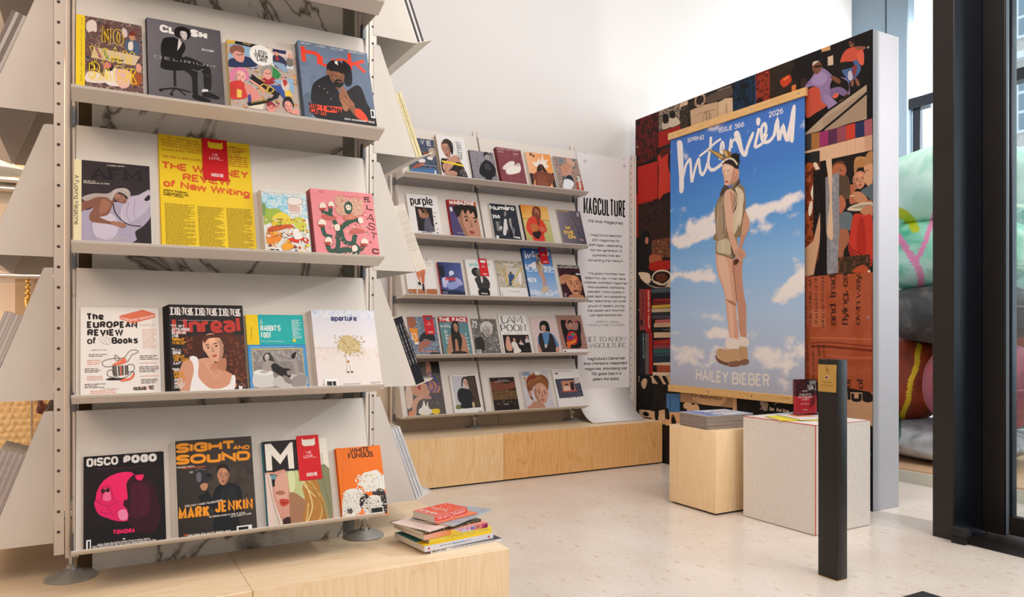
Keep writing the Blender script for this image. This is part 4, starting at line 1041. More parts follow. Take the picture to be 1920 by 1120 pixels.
magazine(FR[2],0.6661,224,291,0.026,4,'#e6dbd6','#efe6e6',[('g',0,[0,291,224,291,224,152,0,152],'#d9dbea #dcdcea #f1e9e9 #efe8e8'.split()),
('n','#c6d2ea #e9e9f1 #d3d9ea'.split(),(0,262,224,291),18,6,18,61),
('g',0,[0,150,224,150,224,0,0,0],'#eee3df #efe5e0 #f1e4e0 #f0e6e4'.split()),
('x','#b9b0aa',(0,149.2,224.1,153.8),1,62),
('n','#b8b3b4 #c6c0be'.split(),(0,150,224,157),30,1,2.6,63),
('n','#e8d8d0 #f1e8e4'.split(),(0,105,224,146),20,4,12,64),
('t','#2c2f70','aperture',66.1,249.9,158.8,250.5,20.8,2.4,''),
('b','#d6c393',[84,168,94,186,117,197,138,188,158,167,160,144,145,131,124,136,114,122,102,136,82,150]),
('n','#b08f48 #cfae66 #e0cc98 #a0813c'.split(),(72,117,179,198),170,.8,2.6,65),
('l','#c9a860',0.9,[73,168,98,177,113,159]),
('l','#c9a860',0.9,[166,158,145,167,121,149]),
('l','#c9a860',0.9,[87,195,103,181,113,159]),
('l','#c9a860',0.9,[157,195,138,181,122,158]),
('l','#c9a860',0.9,[164,135,142,140,121,145]),
('b','#f2efea',[107,123,114,127,118,104,126,91,122,69,116,69,117,91,113,87,111,67,104,67,107,96]),
('b','#c87a3c',[109,105,115,104,114,95,108,96]),
('b','#5a3a30',[111,63,110,65,107,66,105,65,103,63,105,61,107,60,110,61]),
('b','#5a3a30',[124,63,123,66,120,66,118,66,117,63,118,61,120,60,123,61]),
('p','#f9f6f5',[22,41,69,41,69,12,22,12]),
('p','#2a2a2c',[30,32,47,32,47,17,30,17]),
('p','#2a2a2c',[49,32,61,32,61,17,49,17]),
('t','#8f8890','No. 262',13.1,18.8,37.2,18.7,5.9,1.4,'s'),
('t','#8f8890','The End of Nature?',85.4,18.6,145,18.2,5.9,1.4,'s'),
('t','#8f8890','Spring 2026',181.3,19.9,217.9,19.9,5.9,1.4,'s')],
'pale magazine with a straw bundle figure in a white desert, third row right','magazines on the near rack',short='pale desert magazine',off=2.6)
magazine(FR[1],-0.0111,213,283,0.009,2,'#181418','#141013',[('n','#1d1017 #241019 #170f14'.split(),(0,71,213,241),40,5,16,71),
('l','#5a1f3c',1.5,[33,244,96,240,157,241]),
('b','#f5226a',[183,154,161,207,107,228,53,207,31,154,53,101,107,79,161,101]),
('b','#b0174e',[143,208,171,195,184,162,184,141,178,116,164,91,140,80,127,78,132,136]),
('b','#35091c',[113,188,120,204,132,216,143,222,161,216,169,200,192,172,200,129,206,86,186,38,140,44,117,77,114,113,105,124,106,142,116,146]),
('b','#4c0e2a',[124,184,142,192,166,185,176,152,176,111,164,91,136,85,121,97,125,137]),
('l','#1d0710',1.5,[142,193,144,135,141,89]),
('l','#1d0710',1.5,[123,137,120,169,128,184]),
('b','#f5226a',[139,218,158,217,160,207,153,197,143,200,138,209]),
('b','#1a0d12',[130,221,136,233,153,239,167,230,166,220,143,219]),
('l','#1a0d12',4.6,[138,217,160,218]),
('b','#e8206a',[29,148,46,156,77,158,95,141,115,108,115,87,95,82,68,91,41,106,30,128]),
('b','#f76a9c',[45,154,44,177,53,189,68,186,73,169,74,151,61,144]),
('b','#d81a5c',[44,177,50,191,68,190,76,173,79,142,72,153,68,177,55,181,50,153,45,146]),
('b','#3a0c1e',[57,175,55,180,51,182,47,180,45,175,47,170,51,168,55,170]),
('b','#3a0c1e',[68,176,67,181,63,183,59,181,57,176,59,172,63,170,67,172]),
('l','#8a1040',1.0,[32,148,59,129,91,141]),
('l','#8a1040',1.0,[61,134,77,97]),
('l','#8a1040',1.0,[41,116,68,103]),
('b','#f78ab2',[90,110,111,113,114,85,95,85]),
('t','#f7f2f0','DISCO',7.9,251.3,92,252.1,25.6,4.6,''),
('t','#f7f2f0','POGO',105.9,252.4,198.5,252.3,25.6,4.6,''),
('t','#f5226a','TOMORA',75.3,44.6,133.3,42.4,13.3,4.2,''),
('t','#f7f2f0','+',99.8,23.9,108.8,23.7,10.2,2.4,''),
('t','#e9e4e2','Alexis Taylor/Burial/DJ Hell/DJ Shadow/Joshua Idehen',35.4,18,173.5,17.9,5.1,1.8,''),
('t','#e9e4e2','Justin Robertson/Lady Miss Kier/Loraine James/Nightmares On Wax',21,14.1,189.2,11.8,5.1,1.8,''),
('t','#e9e4e2','Prince/Richard Norris/The Durutti Column/Tips/Wendy Carlos',25.3,8.7,183,6.5,5.1,1.8,''),
('p','#f2efee',[7,37,19,37,19,6,7,6]),
('p','#1c1c1c',[11,33,16,33,16,11,11,11])],
'black music magazine with a magenta disc and two figures, bottom row left','magazines on the near rack',short='black magenta disc magazine',off=-6)
magazine(FR[1],0.2400,230,308,0.028,7,'#e9e3dc','#2e2926',[('g',0,[0,308,230,308,230,0,0,0],'#37312d #453c36 #3c3430 #2a2523'.split()),
('n','#3f3732 #4a403a #38312d'.split(),(92,77,230,215),24,8,26,81),
('t','#f49a26','SIGHT',1.7,268.7,175.6,266.8,31.3,2.9,''),
('t','#f49a26','AND',172.1,266.7,222.5,264.9,14.0,3,''),
('t','#f49a26','SOUND',0.5,231.8,222.8,228.8,31.3,2.9,''),
('t','#efe6da','EXCLUSIVE WRITING',2.1,220.9,51.7,220.7,5.4,1.7,''),
('t','#ea6a2c','QUENTIN TARANTINO',16.8,217.4,83.9,216.7,5.4,1.7,''),
('b','#2e2b30',[55,205,75,211,88,206,87,169,73,164,54,173]),
('b','#6a6770',[58,199,70,202,70,174,58,176]),
('l','#8a868e',1.6,[56,208,68,214,85,208]),
('b','#9a969c',[49,206,47,208,43,209,39,208,37,206,39,203,43,202,47,203]),
('b','#1c1a1d',[88,197,101,196,100,186,88,186]),
('b','#c08a68',[67,161,79,168,90,163,85,147,73,145]),
('b','#191a1f',[62,129,77,133,90,142,99,120,108,140,119,155,150,163,181,149,190,126,186,77,175,57,175,1,101,5,105,76,80,95,64,113]),
('b','#23252b',[128,138,155,152,174,133,174,79,130,79]),
('F','#c08a6a',137,185,37,60,-.1,-3,'#2a1c18','#8a4a40'),
('b','#231a18',[118,202,124,220,140,222,155,211,155,193,148,205,137,211,125,208]),
('l','#14151a',1.6,[139,148,140,83]),
('t','#efe6da','"THE WAY I MAKE FILMS',18.9,97.9,103.4,102,6.5,1.8,''),
('t','#efe6da','IS EVERYTHING',104.9,101.8,131.5,105.3,6.5,1.8,''),
('t','#f49a26','MARK',1.7,61.5,91.4,60.9,36.7,2.3,''),
('t','#f49a26','JENKIN',107.5,71.7,221.3,70.5,35.6,2.3,''),
('t','#efe6da','THE CORNISH AUTEUR ON ROSE OF NEVADA',87.8,58.2,196.7,58.9,5.4,1.8,''),
('t','#efe6da','AND THE ALCHEMY OF ANALOGUE',151.9,51.8,215.3,54.2,4.6,1.8,''),
('t','#ea6a2c','PLUS',14.4,11.5,25.9,11.5,5.9,1.8,''),
('t','#efe6da','AKIRA RAOUL PECK JULIETTE BINOCHE AMELIE',25.4,9,149.9,8.1,5.9,1.8,''),
('p','#f2efec',[168,22,214,22,214,2,168,2]),
('p','#1c1c1c',[173,18,203,18,203,6,173,6])],
'dark film magazine with orange title and a man holding a cine camera, bottom row','magazines on the near rack',short='dark film camera magazine',off=2.8)
magazine(FR[1],0.5069,214,288,0.018,2,'#138aa5','#cfc4ae',[('p','#252021',[0,288,111,288,111,183,0,183]),
('p','#f2ebe0',[6,279,26,280,55,239,89,279,98,280,97,190,79,190,78,241,52,208,26,242,25,190,6,190]),
('t','#2a2522','The Metrograph',121.2,276.9,168.6,276.1,7.0,1.8,''),
('t','#2a2522','Issue 2',185.3,274.9,204.5,275.7,7.0,1.8,''),
('p','#efe8dc',[111,288,214,288,214,183,111,183]),
('x','#9a9286',(190.2,190,196.6,236),14,3),
('p','#c8907c',[0,180,214,180,214,0,0,0]),
('b','#d89c88',[1,180,28,183,75,178,72,35,43,38,15,73,1,122]),
('b','#3a4a52',[7,174,25,177,44,168,41,149,25,135,12,144,8,158]),
('b','#6fa0a8',[14,172,33,173,42,160,32,160,19,162]),
('b','#1c1a1c',[20,157,38,155,40,147,30,137,21,143]),
('b','#e0ab98',[35,166,70,174,70,109,57,78,37,86,29,119]),
('b','#b5705c',[31,118,50,121,62,111,49,106,34,109]),
('b','#c94438',[41,91,55,93,71,86,68,75,51,68,42,77]),
('b','#8a2420',[42,83,57,81,70,81,54,78]),
('b','#d8ccc4',[2,175,19,168,22,93,34,50,46,1,-0,3,1,95]),
('b','#e6cfc4',[3,159,13,147,16,83,22,30,8,6,1,33,1,95]),
('l','#c9a08e',3.2,[9,169,19,93,36,8]),
('l','#efe0d8',2.2,[14,163,22,93,42,17]),
('b','#c5cc90',[70,179,110,178,126,146,127,92,105,84,91,107,75,114,76,151]),
('b','#dfe3b0',[75,177,94,178,96,138,86,113,76,119]),
('b','#a97a5c',[75,108,96,106,125,71,114,8,72,7,72,66]),
('b','#b9803c',[120,136,175,141,192,85,206,8,114,6,125,71]),
('b','#8a8a68',[168,181,213,179,209,7,190,10,181,86]),
('l','#e9cf90',4.3,[110,175,135,118,146,58,125,10]),
('l','#d8b568',4.3,[128,163,166,104,177,43,163,8]),
('l','#c9a050',3.2,[131,135,181,86,195,9]),
('l','#efdfa8',2.7,[102,176,125,130,159,88]),
('l','#9a6a30',2.7,[147,133,174,76,185,10]),
('l','#f0dca0',2.7,[133,70,128,38,120,8]),
('l','#7a7a58',2.7,[189,173,194,112,205,51]),
('b','#3c2420',[48,27,69,32,69,6,49,6])],
'teal-spined magazine with big white initial and a face behind green hair, bottom row','magazines on the near rack',short='teal-spined hair magazine',off=2)
magazine(FR[1],0.7514,162,247,0.013,2,'#e0661c','#f47a26',[('t','#3a2018','WHITE',50.4,225,121.9,226.1,19.0,2,''),
('t','#3a2018','FUNGUS',41.5,207.4,132.3,207.7,19.0,2,''),
('b','#ece9e2',[68,115,86,150,111,156,141,159,151,143,165,135,161,91,137,76,115,90,91,87,81,105]),
('b','#ece9e2',[7,68,17,95,41,103,69,98,84,82,75,49,60,18,19,7,1,8,3,47]),
('b','#e6e2da',[82,60,113,73,141,65,156,40,157,4,110,4,77,16]),
('b','#3a3438',[114,84,133,94,156,88,162,51,158,6,144,14,141,65,118,73]),
('b','#3a3438',[65,62,84,82,100,69,81,54,73,33,65,40]),
('n','#f4f2ee #e6e0d6 #e9b86a #ffffff #fdf6ec #ffffff #d8d3cc'.split(),(57,84,159,148),200,1.2,3.6,91),
('n','#f4f2ee #e6e0d6 #f0d9a8 #ffffff #e8e2dc'.split(),(3,7,89,91),200,1.2,3.6,92),
('n','#f4f2ee #3f3a40 #efd9b0 #e6e0d6'.split(),(81,5,159,69),110,1.2,3.6,93),
('b','#f47a26',[-1,246,21,247,9,101,8,79,-7,81]),
('t','#2a2018','18',16.8,19.9,36,19.8,15.7,2.2,''),
('p','#f2efec',[100,30,146,30,146,7,100,7]),
('p','#222',[102,28,143,28,143,12,102,12])],
'orange magazine with clusters of white flowers, right end of the bottom row','magazines on the near rack',short='orange flower magazine',off=2)
magazine(RR[5],2.0314,224,332,0.015,1,'#5fc43c','#47536b',[('n','#3a4458 #5c6b85 #2c3445 #77706a'.split(),(0,0,224,332),40,10,30,101),
('p','#4f78a8',[-29,62,202,84,222,39,-34,30]),
('b','#a85a48',[18,75,85,123,123,132,117,109,65,81,9,60]),
('b','#e9e6e8',[74,144,124,157,127,132,85,123]),
('b','#e9e6e8',[146,171,187,191,193,163,164,155]),
('b','#b9a798',[171,248,215,261,219,196,175,182]),
('b','#8a5040',[119,219,167,218,176,190,141,185]),
('l','#c9c4c8',3.0,[89,106,150,105,219,108]),
('t','#d8d5d8','E',163.1,276.4,200.3,275.7,44.6,2.6,''),
('t','#d8d5d8','V',114.8,284.3,141.9,282.2,44.6,2.6,''),
('p','#e8e6e4',[192,68,206,70,203,37,189,37])],
'magazine with legs on a blue car, left end of the far rack top shelf','magazines on the far rack',short='blue car legs magazine')
magazine(RR[5],2.2671,235,371,0.04,1,'#d9c4ac','#eeebea',[('b','#231a18',[48,322,87,343,125,319,128,259,114,205,98,240,86,298,52,304]),
('F','#b98672',66,247,72,152,-.4,8,'#2a1c1c','#7a3c3c'),
('b','#3a2a26',[36,291,54,316,92,333,124,311,118,273,94,299,58,298]),
('b','#2a1e20',[11,154,52,167,130,170,175,146,191,111,211,18,141,24,16,31]),
('b','#c9967c',[23,119,80,171,128,207,161,189,178,139,140,149,80,83,41,56,16,75]),
('b','#c4907a',[19,46,78,68,125,59,113,28,23,29]),
('l','#8a5c4c',3.0,[79,163,39,85,20,54]),
('n','#8a2f38 #3a2428'.split(),(129,45,188,104),14,4,10,103),
('p','#f0d828',[15,148,191,130,188,114,15,134]),
('L','#2a2626',1.9,[143,317,171,337,196,314,199,246,185,185,159,177,142,246]),
('t','#2a2626','USELESS',160.4,323.7,156.3,177.1,33.3,1.3,''),
('p','#1d1b1d',[137,108,179,102,181,33,136,38]),
('n','#e8e4e2'.split(),(150,30,202,93),40,1.5,3,104)],
'thick white magazine with a crouching woman and yellow pencil line, far rack top shelf','magazines on the far rack',short='thick white pencil magazine')
magazine(RR[5],2.5418,210,287,0.018,2,'#2a2632','#8f8b93',[('n','#3c3a40 #57545b #2a282d #6b6870'.split(),(94,0,210,287),70,3,9,105),
('n','#a19da6 #8a868e #7c7880'.split(),(0,0,94,287),16,8,20,106),
('F','#a8a4a6',146,248,46,77,.2,0,'#1a181b','#5a5658'),
('b','#1d1b1e',[122,264,137,285,163,285,169,255,152,268,126,249]),
('b','#1a191c',[114,202,135,216,170,202,200,160,195,91,143,54,78,62,56,104,82,168]),
('b','#3f3d43',[121,180,158,177,163,125,113,134]),
('b','#1a191c',[108,65,158,56,146,28,102,31])],
'black and white magazine with a leather jacketed figure, top shelf by the bay joint','magazines on the far rack',short='leather jacket magazine')
magazine(RR[5],2.7774,225,338,0.032,5,'#7c3238','#84434c',[('t','#dcb9bb','AMERICAN THEORY PROJECT',7.5,316.3,213.9,323.6,11.6,1.8,''),
('x','#dcb9bb',(13.5,290.5,67.4,307.4),3,4),
('x','#dcb9bb',(148.3,283.8,206.8,304),3,5),
('l','#a4666d',1.9,[9,262,225,266]),
('l','#a4666d',1.9,[1,71,222,68]),
('l','#a4666d',1.9,[90,317,81,29]),
('l','#a4666d',1.9,[157,317,147,27]),
('b','#ebe2da',[25,148,55,185,110,222,147,220,129,175,86,151,46,137]),
('b','#f1eae3',[48,123,78,155,140,186,184,215,195,174,178,134,125,109,66,97]),
('l','#c9a078',3.9,[49,114,95,101,181,130]),
('l','#bdb0a6',1.9,[106,205,142,196]),
('l','#bdb0a6',1.9,[108,168,147,149]),
('l','#bdb0a6',1.9,[131,185,170,166]),
('b','#c9beb4',[188,195,183,204,171,208,158,204,153,195,158,185,171,181,183,185])],
'maroon magazine with a pair of white trainers, far rack top shelf','magazines on the far rack',short='maroon trainers magazine')
magazine(RR[5],3.0490,234,337,0.024,4,'#efe4d6','#f0a573',[('g',0,[0,337,234,337,234,135,0,135],'#f3b98c #f0973c #f0a04a #f3b48a'.split()),
('t','#2a1a16','Pu',36,298.7,79,292.8,35.6,3,''),
('b','#3a2420',[-4,131,44,127,11,19,-18,16]),
('b','#3a2420',[209,156,243,150,240,34,201,32]),
('b','#efe3d6',[51,252,89,248,118,290,132,263,163,335,165,277,209,292,179,249,203,223,160,208,101,210,63,215]),
('n','#f3ead9 #e8d3bc #fffaf0'.split(),(70,195,199,276),50,1.5,4,111),
('b','#2a1714',[84,199,116,236,145,230,158,198,178,152,141,119,135,186,115,183,90,113,73,149]),
('F','#5a2f22',123,203,35,65,0,0,'#1a0d0a','#4a1f1a'),
('b','#7a3f2a',[36,135,91,166,151,168,209,156,236,120,201,78,162,35,42,27,44,79,23,96]),
('b','#8a4a32',[72,120,145,139,155,92,110,67,67,72]),
('l','#4a2418',4.0,[74,82,111,72,149,91]),
('b','#8f4f36',[67,72,152,82,152,34,61,24])],
'peach magazine with a figure in white feathered headdress and long hair, far rack top shelf','magazines on the far rack',short='peach headdress magazine')
magazine(RR[5],3.3150,239,333,0.022,5,'#d6cfca','#a8897c',[('n','#c49a84 #8a6a62 #3f5a6e #d6b7a4 #6b4a44'.split(),(0,0,239,333),60,6,18,121),
('b','#c78f76',[54,239,125,277,166,233,141,171,73,143,51,179]),
('b','#1f2c3a',[50,131,131,169,157,104,126,61,44,62]),
('b','#d6a48c',[126,327,186,315,195,266,144,270]),
('t','#6f8494','10',26.3,274.7,91.5,268.2,50.6,2.8,''),
('b','#e9eef2',[56,112,111,128,154,94,98,29,36,27]),
('p','#b34a2e',[173,105,253,134,237,34,171,32]),
('t','#efe9e4','FREEDOM',220,41.9,224.8,170.5,26.3,2.6,''),
('l','#e3dfe0',2.0,[-16,65,83,144,203,297])],
'shrink wrapped magazine with reclining figures, right end of the far rack top shelf','magazines on the far rack',short='shrink wrapped magazine',m='glossy_print')
magazine(RR[4],2.0329,245,349,0.026,1,'#efe9e4','#f1edeb',[('t','#17120f','purple',24.9,257.9,204.6,265.6,73.3,2.6,''),
('x','#2a2622',(29.4,244,73.4,251),1,5),
('p','#1b1419',[55,244,191,244,186,45,56,46]),
('n','#241b22 #2e242a #191217'.split(),(88,35,215,216),30,3,9,122),
('b','#b98a6c',[78,224,101,217,104,176,88,157,80,192]),
('b','#a87658',[101,185,134,206,151,199,154,163,117,151,92,157]),
('b','#6a4430',[111,227,135,238,148,212,139,179,125,205]),
('b','#5c586a',[126,151,158,158,168,110,185,66,180,46,110,44,109,96]),
('n','#c9c4d4 #8a8698'.split(),(135,35,215,126),50,1,2.5,123),
('t','#3a3632','SUMMER 2026 THE ISSUE',79.2,31.3,164.6,30.3,10.1,1.5,'')],
'white magazine with condensed black title over a dark photo of an embracing couple','magazines on the far rack',short='white couple photo magazine')
magazine(RR[4],2.3636,238,332,0.024,4,'#b3292c','#4a3f6e',[('g',0,[0,332,238,332,238,272,0,272],'#c43c24 #e0602c #8a3a30 #7a2f38'.split()),
('b','#4f4474',[4,262,89,251,67,119,105,17,-1,23]),
('b','#c08a70',[64,240,130,274,234,283,252,115,234,26,161,27,104,67,70,138]),
('F','#c48e74',160,155,187,311,.35,-4,'#2a1714','#a84a44'),
('b','#1f1614',[37,270,96,294,226,292,245,227,217,187,208,243,177,221,164,258,129,217,117,254,81,204,59,183,47,220]),
('l','#1f1614',4.7,[98,252,78,185]),
('l','#1f1614',4.7,[149,275,136,199]),
('l','#1f1614',4.7,[205,281,216,178]),
('t','#f3ece8','MAGAZINE',11.4,290.7,222.8,299.3,33.9,3.2,'bi'),
('p','#f0eceb',[10,266,29,266,29,232,10,232]),
('t','#d6d0e0','The man issue',37.2,48.6,100.9,48.5,9.4,1.4,'')],
"red-spined magazine with a close-up of a wet haired man's face",'magazines on the far rack',short='red-spined close-up magazine')
magazine(RR[4],2.7216,236,331,0.026,5,'#e3ded8','#222833',[('n','#262c38 #1d222c #2c3340'.split(),(0,0,236,331),30,10,26,131),
('t','#f2f0ee','Numéro',1,274.4,219,284.6,40.9,2.4,''),
('t','#f2f0ee','260',6.4,203.6,74,203.8,29.7,2.4,''),
('x','#c9c7c6',(28.3,92.8,70.8,175.6),9,5),
('b','#8a8685',[120,262,136,273,138,250,122,225,114,234]),
('b','#d9d6d4',[110,201,131,198,134,139,146,58,133,39,122,120,100,64,75,67,93,145]),
('b','#111318',[132,203,156,205,162,141,165,59,133,39,128,111]),
('b','#9a9695',[151,205,171,211,168,169,173,124,182,97,170,60,160,105,150,149]),
('b','#c9c5c3',[52,128,73,139,75,116,57,104]),
('b','#77747a',[160,132,187,125,180,79,164,96]),
('t','#f2f0ee','Mode',163.1,41.1,222.9,37.9,18.6,2.2,''),
('p','#e9e6e4',[9,53,33,53,33,10,9,10])],
'dark navy magazine with large white title, a number and a draped figure','magazines on the far rack',short='dark navy magazine')
magazine(RR[4],3.0028,257,348,0.024,1,'#1d1614','#d9b25c',[('g',0,[0,348,257,348,257,223,0,223],'#e98a2c #f3b55c #e8c274 #eab45a'.split()),
('g',0,[0,219,257,219,257,0,0,0],'#d9c274 #c9c084 #b8b87c #b5a86a'.split()),
('x','#a86a2c',(0,216,256.7,229.9),1,4),
('b','#7a3a20',[100,291,124,336,161,344,185,317,176,250,158,192,137,209,115,245,95,243]),
('F','#b5694a',143,285,48,80,0,0,'#3a1c14','#8a3a2c'),
('b','#d8402a',[16,143,51,221,96,248,153,239,195,204,209,130,173,99,168,34,70,32,59,73,34,89]),
('b','#b3301f',[77,157,133,143,167,164,163,98,89,75]),
('b','#c4713a',[57,156,82,181,121,179,133,143,107,113,68,115]),
('b','#2a1a16',[65,101,128,119,148,97,113,49,77,65]),
('b','#7a3a20',[133,284,154,267,153,191,137,162,132,208]),
('b','#cf6a4a',[147,163,194,152,177,118,144,125]),
('t','#8a1f1a','P',0.4,246.3,39,245.9,80.1,4.6,'bs')],
'sunset-coloured magazine with a long haired figure in red holding a helmet','magazines on the far rack',short='red suit sunset magazine')
magazine(RR[4],3.3492,236,338,0.018,2,'#ddd6c8','#5f5660',[('g',0,[0,338,236,338,236,0,0,0],'#8a8290 #57505c #4e4752 #7a727e'.split()),
('n','#3c3640 #6f6772 #4a434e'.split(),(71,135,177,277),50,2,6,141),
('t','#e3b84c',"DON'T MAKE ANOTHER",6.9,316.3,111.1,319.6,15.7,2.6,''),
('t','#edc25a','M',54.6,156.6,97.6,155,35.3,3,''),
('t','#edc25a','OVE',27.5,114.6,125.7,115.8,35.3,3,''),
('t','#edc25a','ON',61.6,76.1,135,76.3,35.3,3,''),
('l','#2f2a33',5.9,[146,280,173,175,184,89]),
('b','#c98a7a',[173,88,197,76,217,72,188,63]),
('p','#b9b4b8',[199,328,221,328,215,287,195,288])],
'grey violet magazine with stacked yellow lettering, far rack second shelf right end','magazines on the far rack',short='yellow lettering magazine',m='glossy_print')
magazine(RR[3],2.0097,230,304,0.022,4,'#e6ddd2','#eeeae8',[('b','#b56c3c',[-4,56,78,62,147,64,238,63,235,15,-4,13]),
('n','#c98450 #8a5230 #d9a070'.split(),(11,0,230,43),30,3,8,142),
('p','#e3dedb',[81,206,90,207,74,23,65,23]),
('p','#e3dedb',[145,139,152,139,141,25,134,25]),
('b','#d9805c',[85,207,127,226,156,218,150,174,129,182,108,155,109,102,93,137,85,171]),
('b','#c96f4c',[116,181,148,192,131,86,120,85]),
('b','#1a1618',[87,119,107,115,108,94,89,97]),
('b','#1a1618',[117,98,133,99,129,46,115,48]),
('l','#b9b0aa',2.6,[76,84,146,86]),
('l','#b9b0aa',2.6,[74,49,143,51]),
('b','#1a1618',[187,300,185,304,182,305,178,304,176,300,178,296,182,295,185,296]),
('x','#3a3634',(169.9,270.6,211.2,276.7),1,3),
('p','#efeceb',[9,43,28,43,28,6,9,6]),
('p','#3a3634',[11,40,25,40,25,9,11,9])],
'white magazine with bare legs in black socks climbing a ladder','magazines on the far rack',short='ladder legs magazine')
magazine(RR[3],2.2761,192,289,0.022,1,'#d31f26','#26305e',[('g',0,[0,289,192,289,192,115,0,115],'#2a3568 #4a5a98 #5a6ab0 #1d2448'.split()),
('p','#14162c',[-1,268,50,253,41,162,3,179]),
('b','#d6d9f0',[84,209,109,224,124,202,114,170,87,173]),
('b','#4a5588',[68,163,131,193,179,150,197,96,199,52,19,55,11,117]),
('b','#c3c6ea',[17,153,63,163,62,101,23,82]),
('b','#a9a6dc',[127,166,170,149,180,105,127,112]),
('b','#8fa0d8',[46,109,121,130,151,95,74,66]),
('p','#10121e',[-5,72,55,56,66,15,-2,17]),
('b','#1d2448',[55,56,146,59,193,18,66,15]),
('t','#e3242c','032c',43.4,140.2,133.6,140.8,25.2,3.6,''),
('x','#9aa2cf',(7.7,11.5,50,52),5,3)],
'midnight blue magazine with red spine and a blue lit hooded figure','magazines on the far rack',short='red-spined blue magazine')
magazine(RR[3],2.5078,237,324,0.026,5,'#e3dcd4','#f2efed',[('t','#6fc0c0','gentle',27.7,265,106.8,265.9,31.4,1.8,''),
('t','#6fc0c0','an',172.5,271.7,206.2,272.4,31.4,1.8,''),
('t','#6fc0c0','the',99.4,298.9,137.3,298.9,24.0,1.8,''),
('b','#231f20',[124,217,112,244,82,256,53,244,40,217,53,189,82,178,112,189]),
('F','#6f6866',98,216,42,66,.2,0,'#1a1718','#4a4444'),
('b','#3a3738',[58,161,110,186,156,178,182,138,178,101,161,78,81,76,69,116]),
('b','#d9d6d6',[110,179,127,177,124,136,111,131]),
('b','#1f1d1e',[81,76,161,78,160,19,75,19]),
('l','#232021',4.6,[71,125,122,100,169,119]),
('t','#f0eeee','Solange',94,35.3,146.4,34,12.9,2,''),
('p','#e3dfdc',[9,32,21,32,21,3,9,3])],
'white magazine with teal title, grey figure in a big afro and a red tag','magazines on the far rack',short='white teal-title magazine')
magazine(RR[3],2.7796,247,334,0.01,2,'#e6e0d8','#c9bfae',[('n','#b8ac98 #d6cdbd #a0937e #c4b8a4'.split(),(0,107,247,334),40,8,22,151),
('p','#d6d0c6',[82,277,225,274,205,128,72,124]),
('b','#3f5a86',[99,214,129,225,154,208,138,171,109,121,91,125,96,178]),
('b','#4a3a34',[132,232,130,239,123,243,116,239,113,232,116,224,123,221,130,224]),
('b','#efe9e2',[194,236,218,238,211,156,183,137]),
('l','#d9b23c',8.2,[10,292,56,240]),
('l','#d9b23c',8.2,[91,296,76,124]),
('l','#d9b23c',9.1,[243,289,113,143]),
('l','#d9b23c',7.2,[115,152,157,127,190,146]),
('l','#d9b23c',7.2,[52,240,86,124]),
('t','#f4f1ee','System',77.4,290.4,165.5,288.1,25.4,1.9,'s'),
('p','#f1eeec',[0,104,247,104,247,0,0,0]),
('t','#4a4644',"L'Homme bleu",71.7,66.2,175.6,66.4,11.8,1.4,'s'),
('x','#6a6664',(12.3,23.4,19.7,66.8),6,3)],
'magazine with yellow beams framing a person in blue, white lower band','magazines on the far rack',short='yellow beams magazine')
magazine(RR[3],3.0399,272,452,0.02,4,'#35507e','#4377c4',[('g',0,[0,452,272,452,272,249,0,249],'#2f5ea8 #2c5aa6 #6fa3dd #6fa6de'.split()),
('g',0,[0,249,272,249,272,0,0,0],'#6fa6de #6fa3dd #b5cbe6 #b3c8e4'.split()),
('n','#e6e9f0 #c9d9ee'.split(),(0,244,109,307),16,4,14,161),
('n','#e6e9f0 #c9d9ee'.split(),(136,244,272,303),20,4,14,162),
('n','#e9ebf0 #d3dff0'.split(),(0,154,82,190),12,4,12,163),
('n','#e3e8f2 #c9d6ea'.split(),(0,45,272,90),30,4,14,164),
('b','#f1eef0',[43,301,105,336,98,280,41,292]),
('l','#f4f1f1',11.2,[24,425,25,356]),
('l','#f4f1f1',7.5,[25,356,49,403,52,366,74,405,78,377]),
('l','#f4f1f1',8.4,[100,434,96,378,113,398]),
('l','#f4f1f1',6.5,[86,415,123,422]),
('l','#f4f1f1',6.5,[118,398,140,409,119,379,147,395,155,409]),
('l','#f4f1f1',9.3,[176,439,181,392,210,431]),
('l','#f4f1f1',8.4,[243,443,241,395,262,434]),
('F','#c4927c',136,378,28,43,-.3,0,'#3a2420','#8a3a3c'),
('b','#2a1c1a',[138,399,154,405,162,386,148,376,140,388]),
('b','#a8845c',[115,407,139,404,147,395,130,387]),
('b','#7a6654',[116,342,139,357,162,349,163,307,151,274,115,267,108,304]),
('b','#c9b394',[141,343,175,317,170,270,149,241,145,269]),
('b','#d9b49c',[115,314,128,305,143,259,157,232,146,227,123,258]),
('b','#b9a488',[116,272,146,273,150,246,116,249]),
('b','#cf9f86',[116,249,145,246,152,186,143,121,130,116,137,185,120,221]),
('b','#c49178',[145,246,163,237,170,177,173,122,160,117,155,167]),
('b','#d6bb98',[111,88,141,112,162,117,153,76,120,61]),
('b','#d6bb98',[157,117,177,118,179,81,157,72]),
('t','#e9eef6','HAILEY BIEBER',55.5,35.4,212.7,32,24.2,2,'')],
'tall sky blue magazine with a standing figure seen from behind and a red tag','magazines on the far rack',short='tall sky blue magazine')
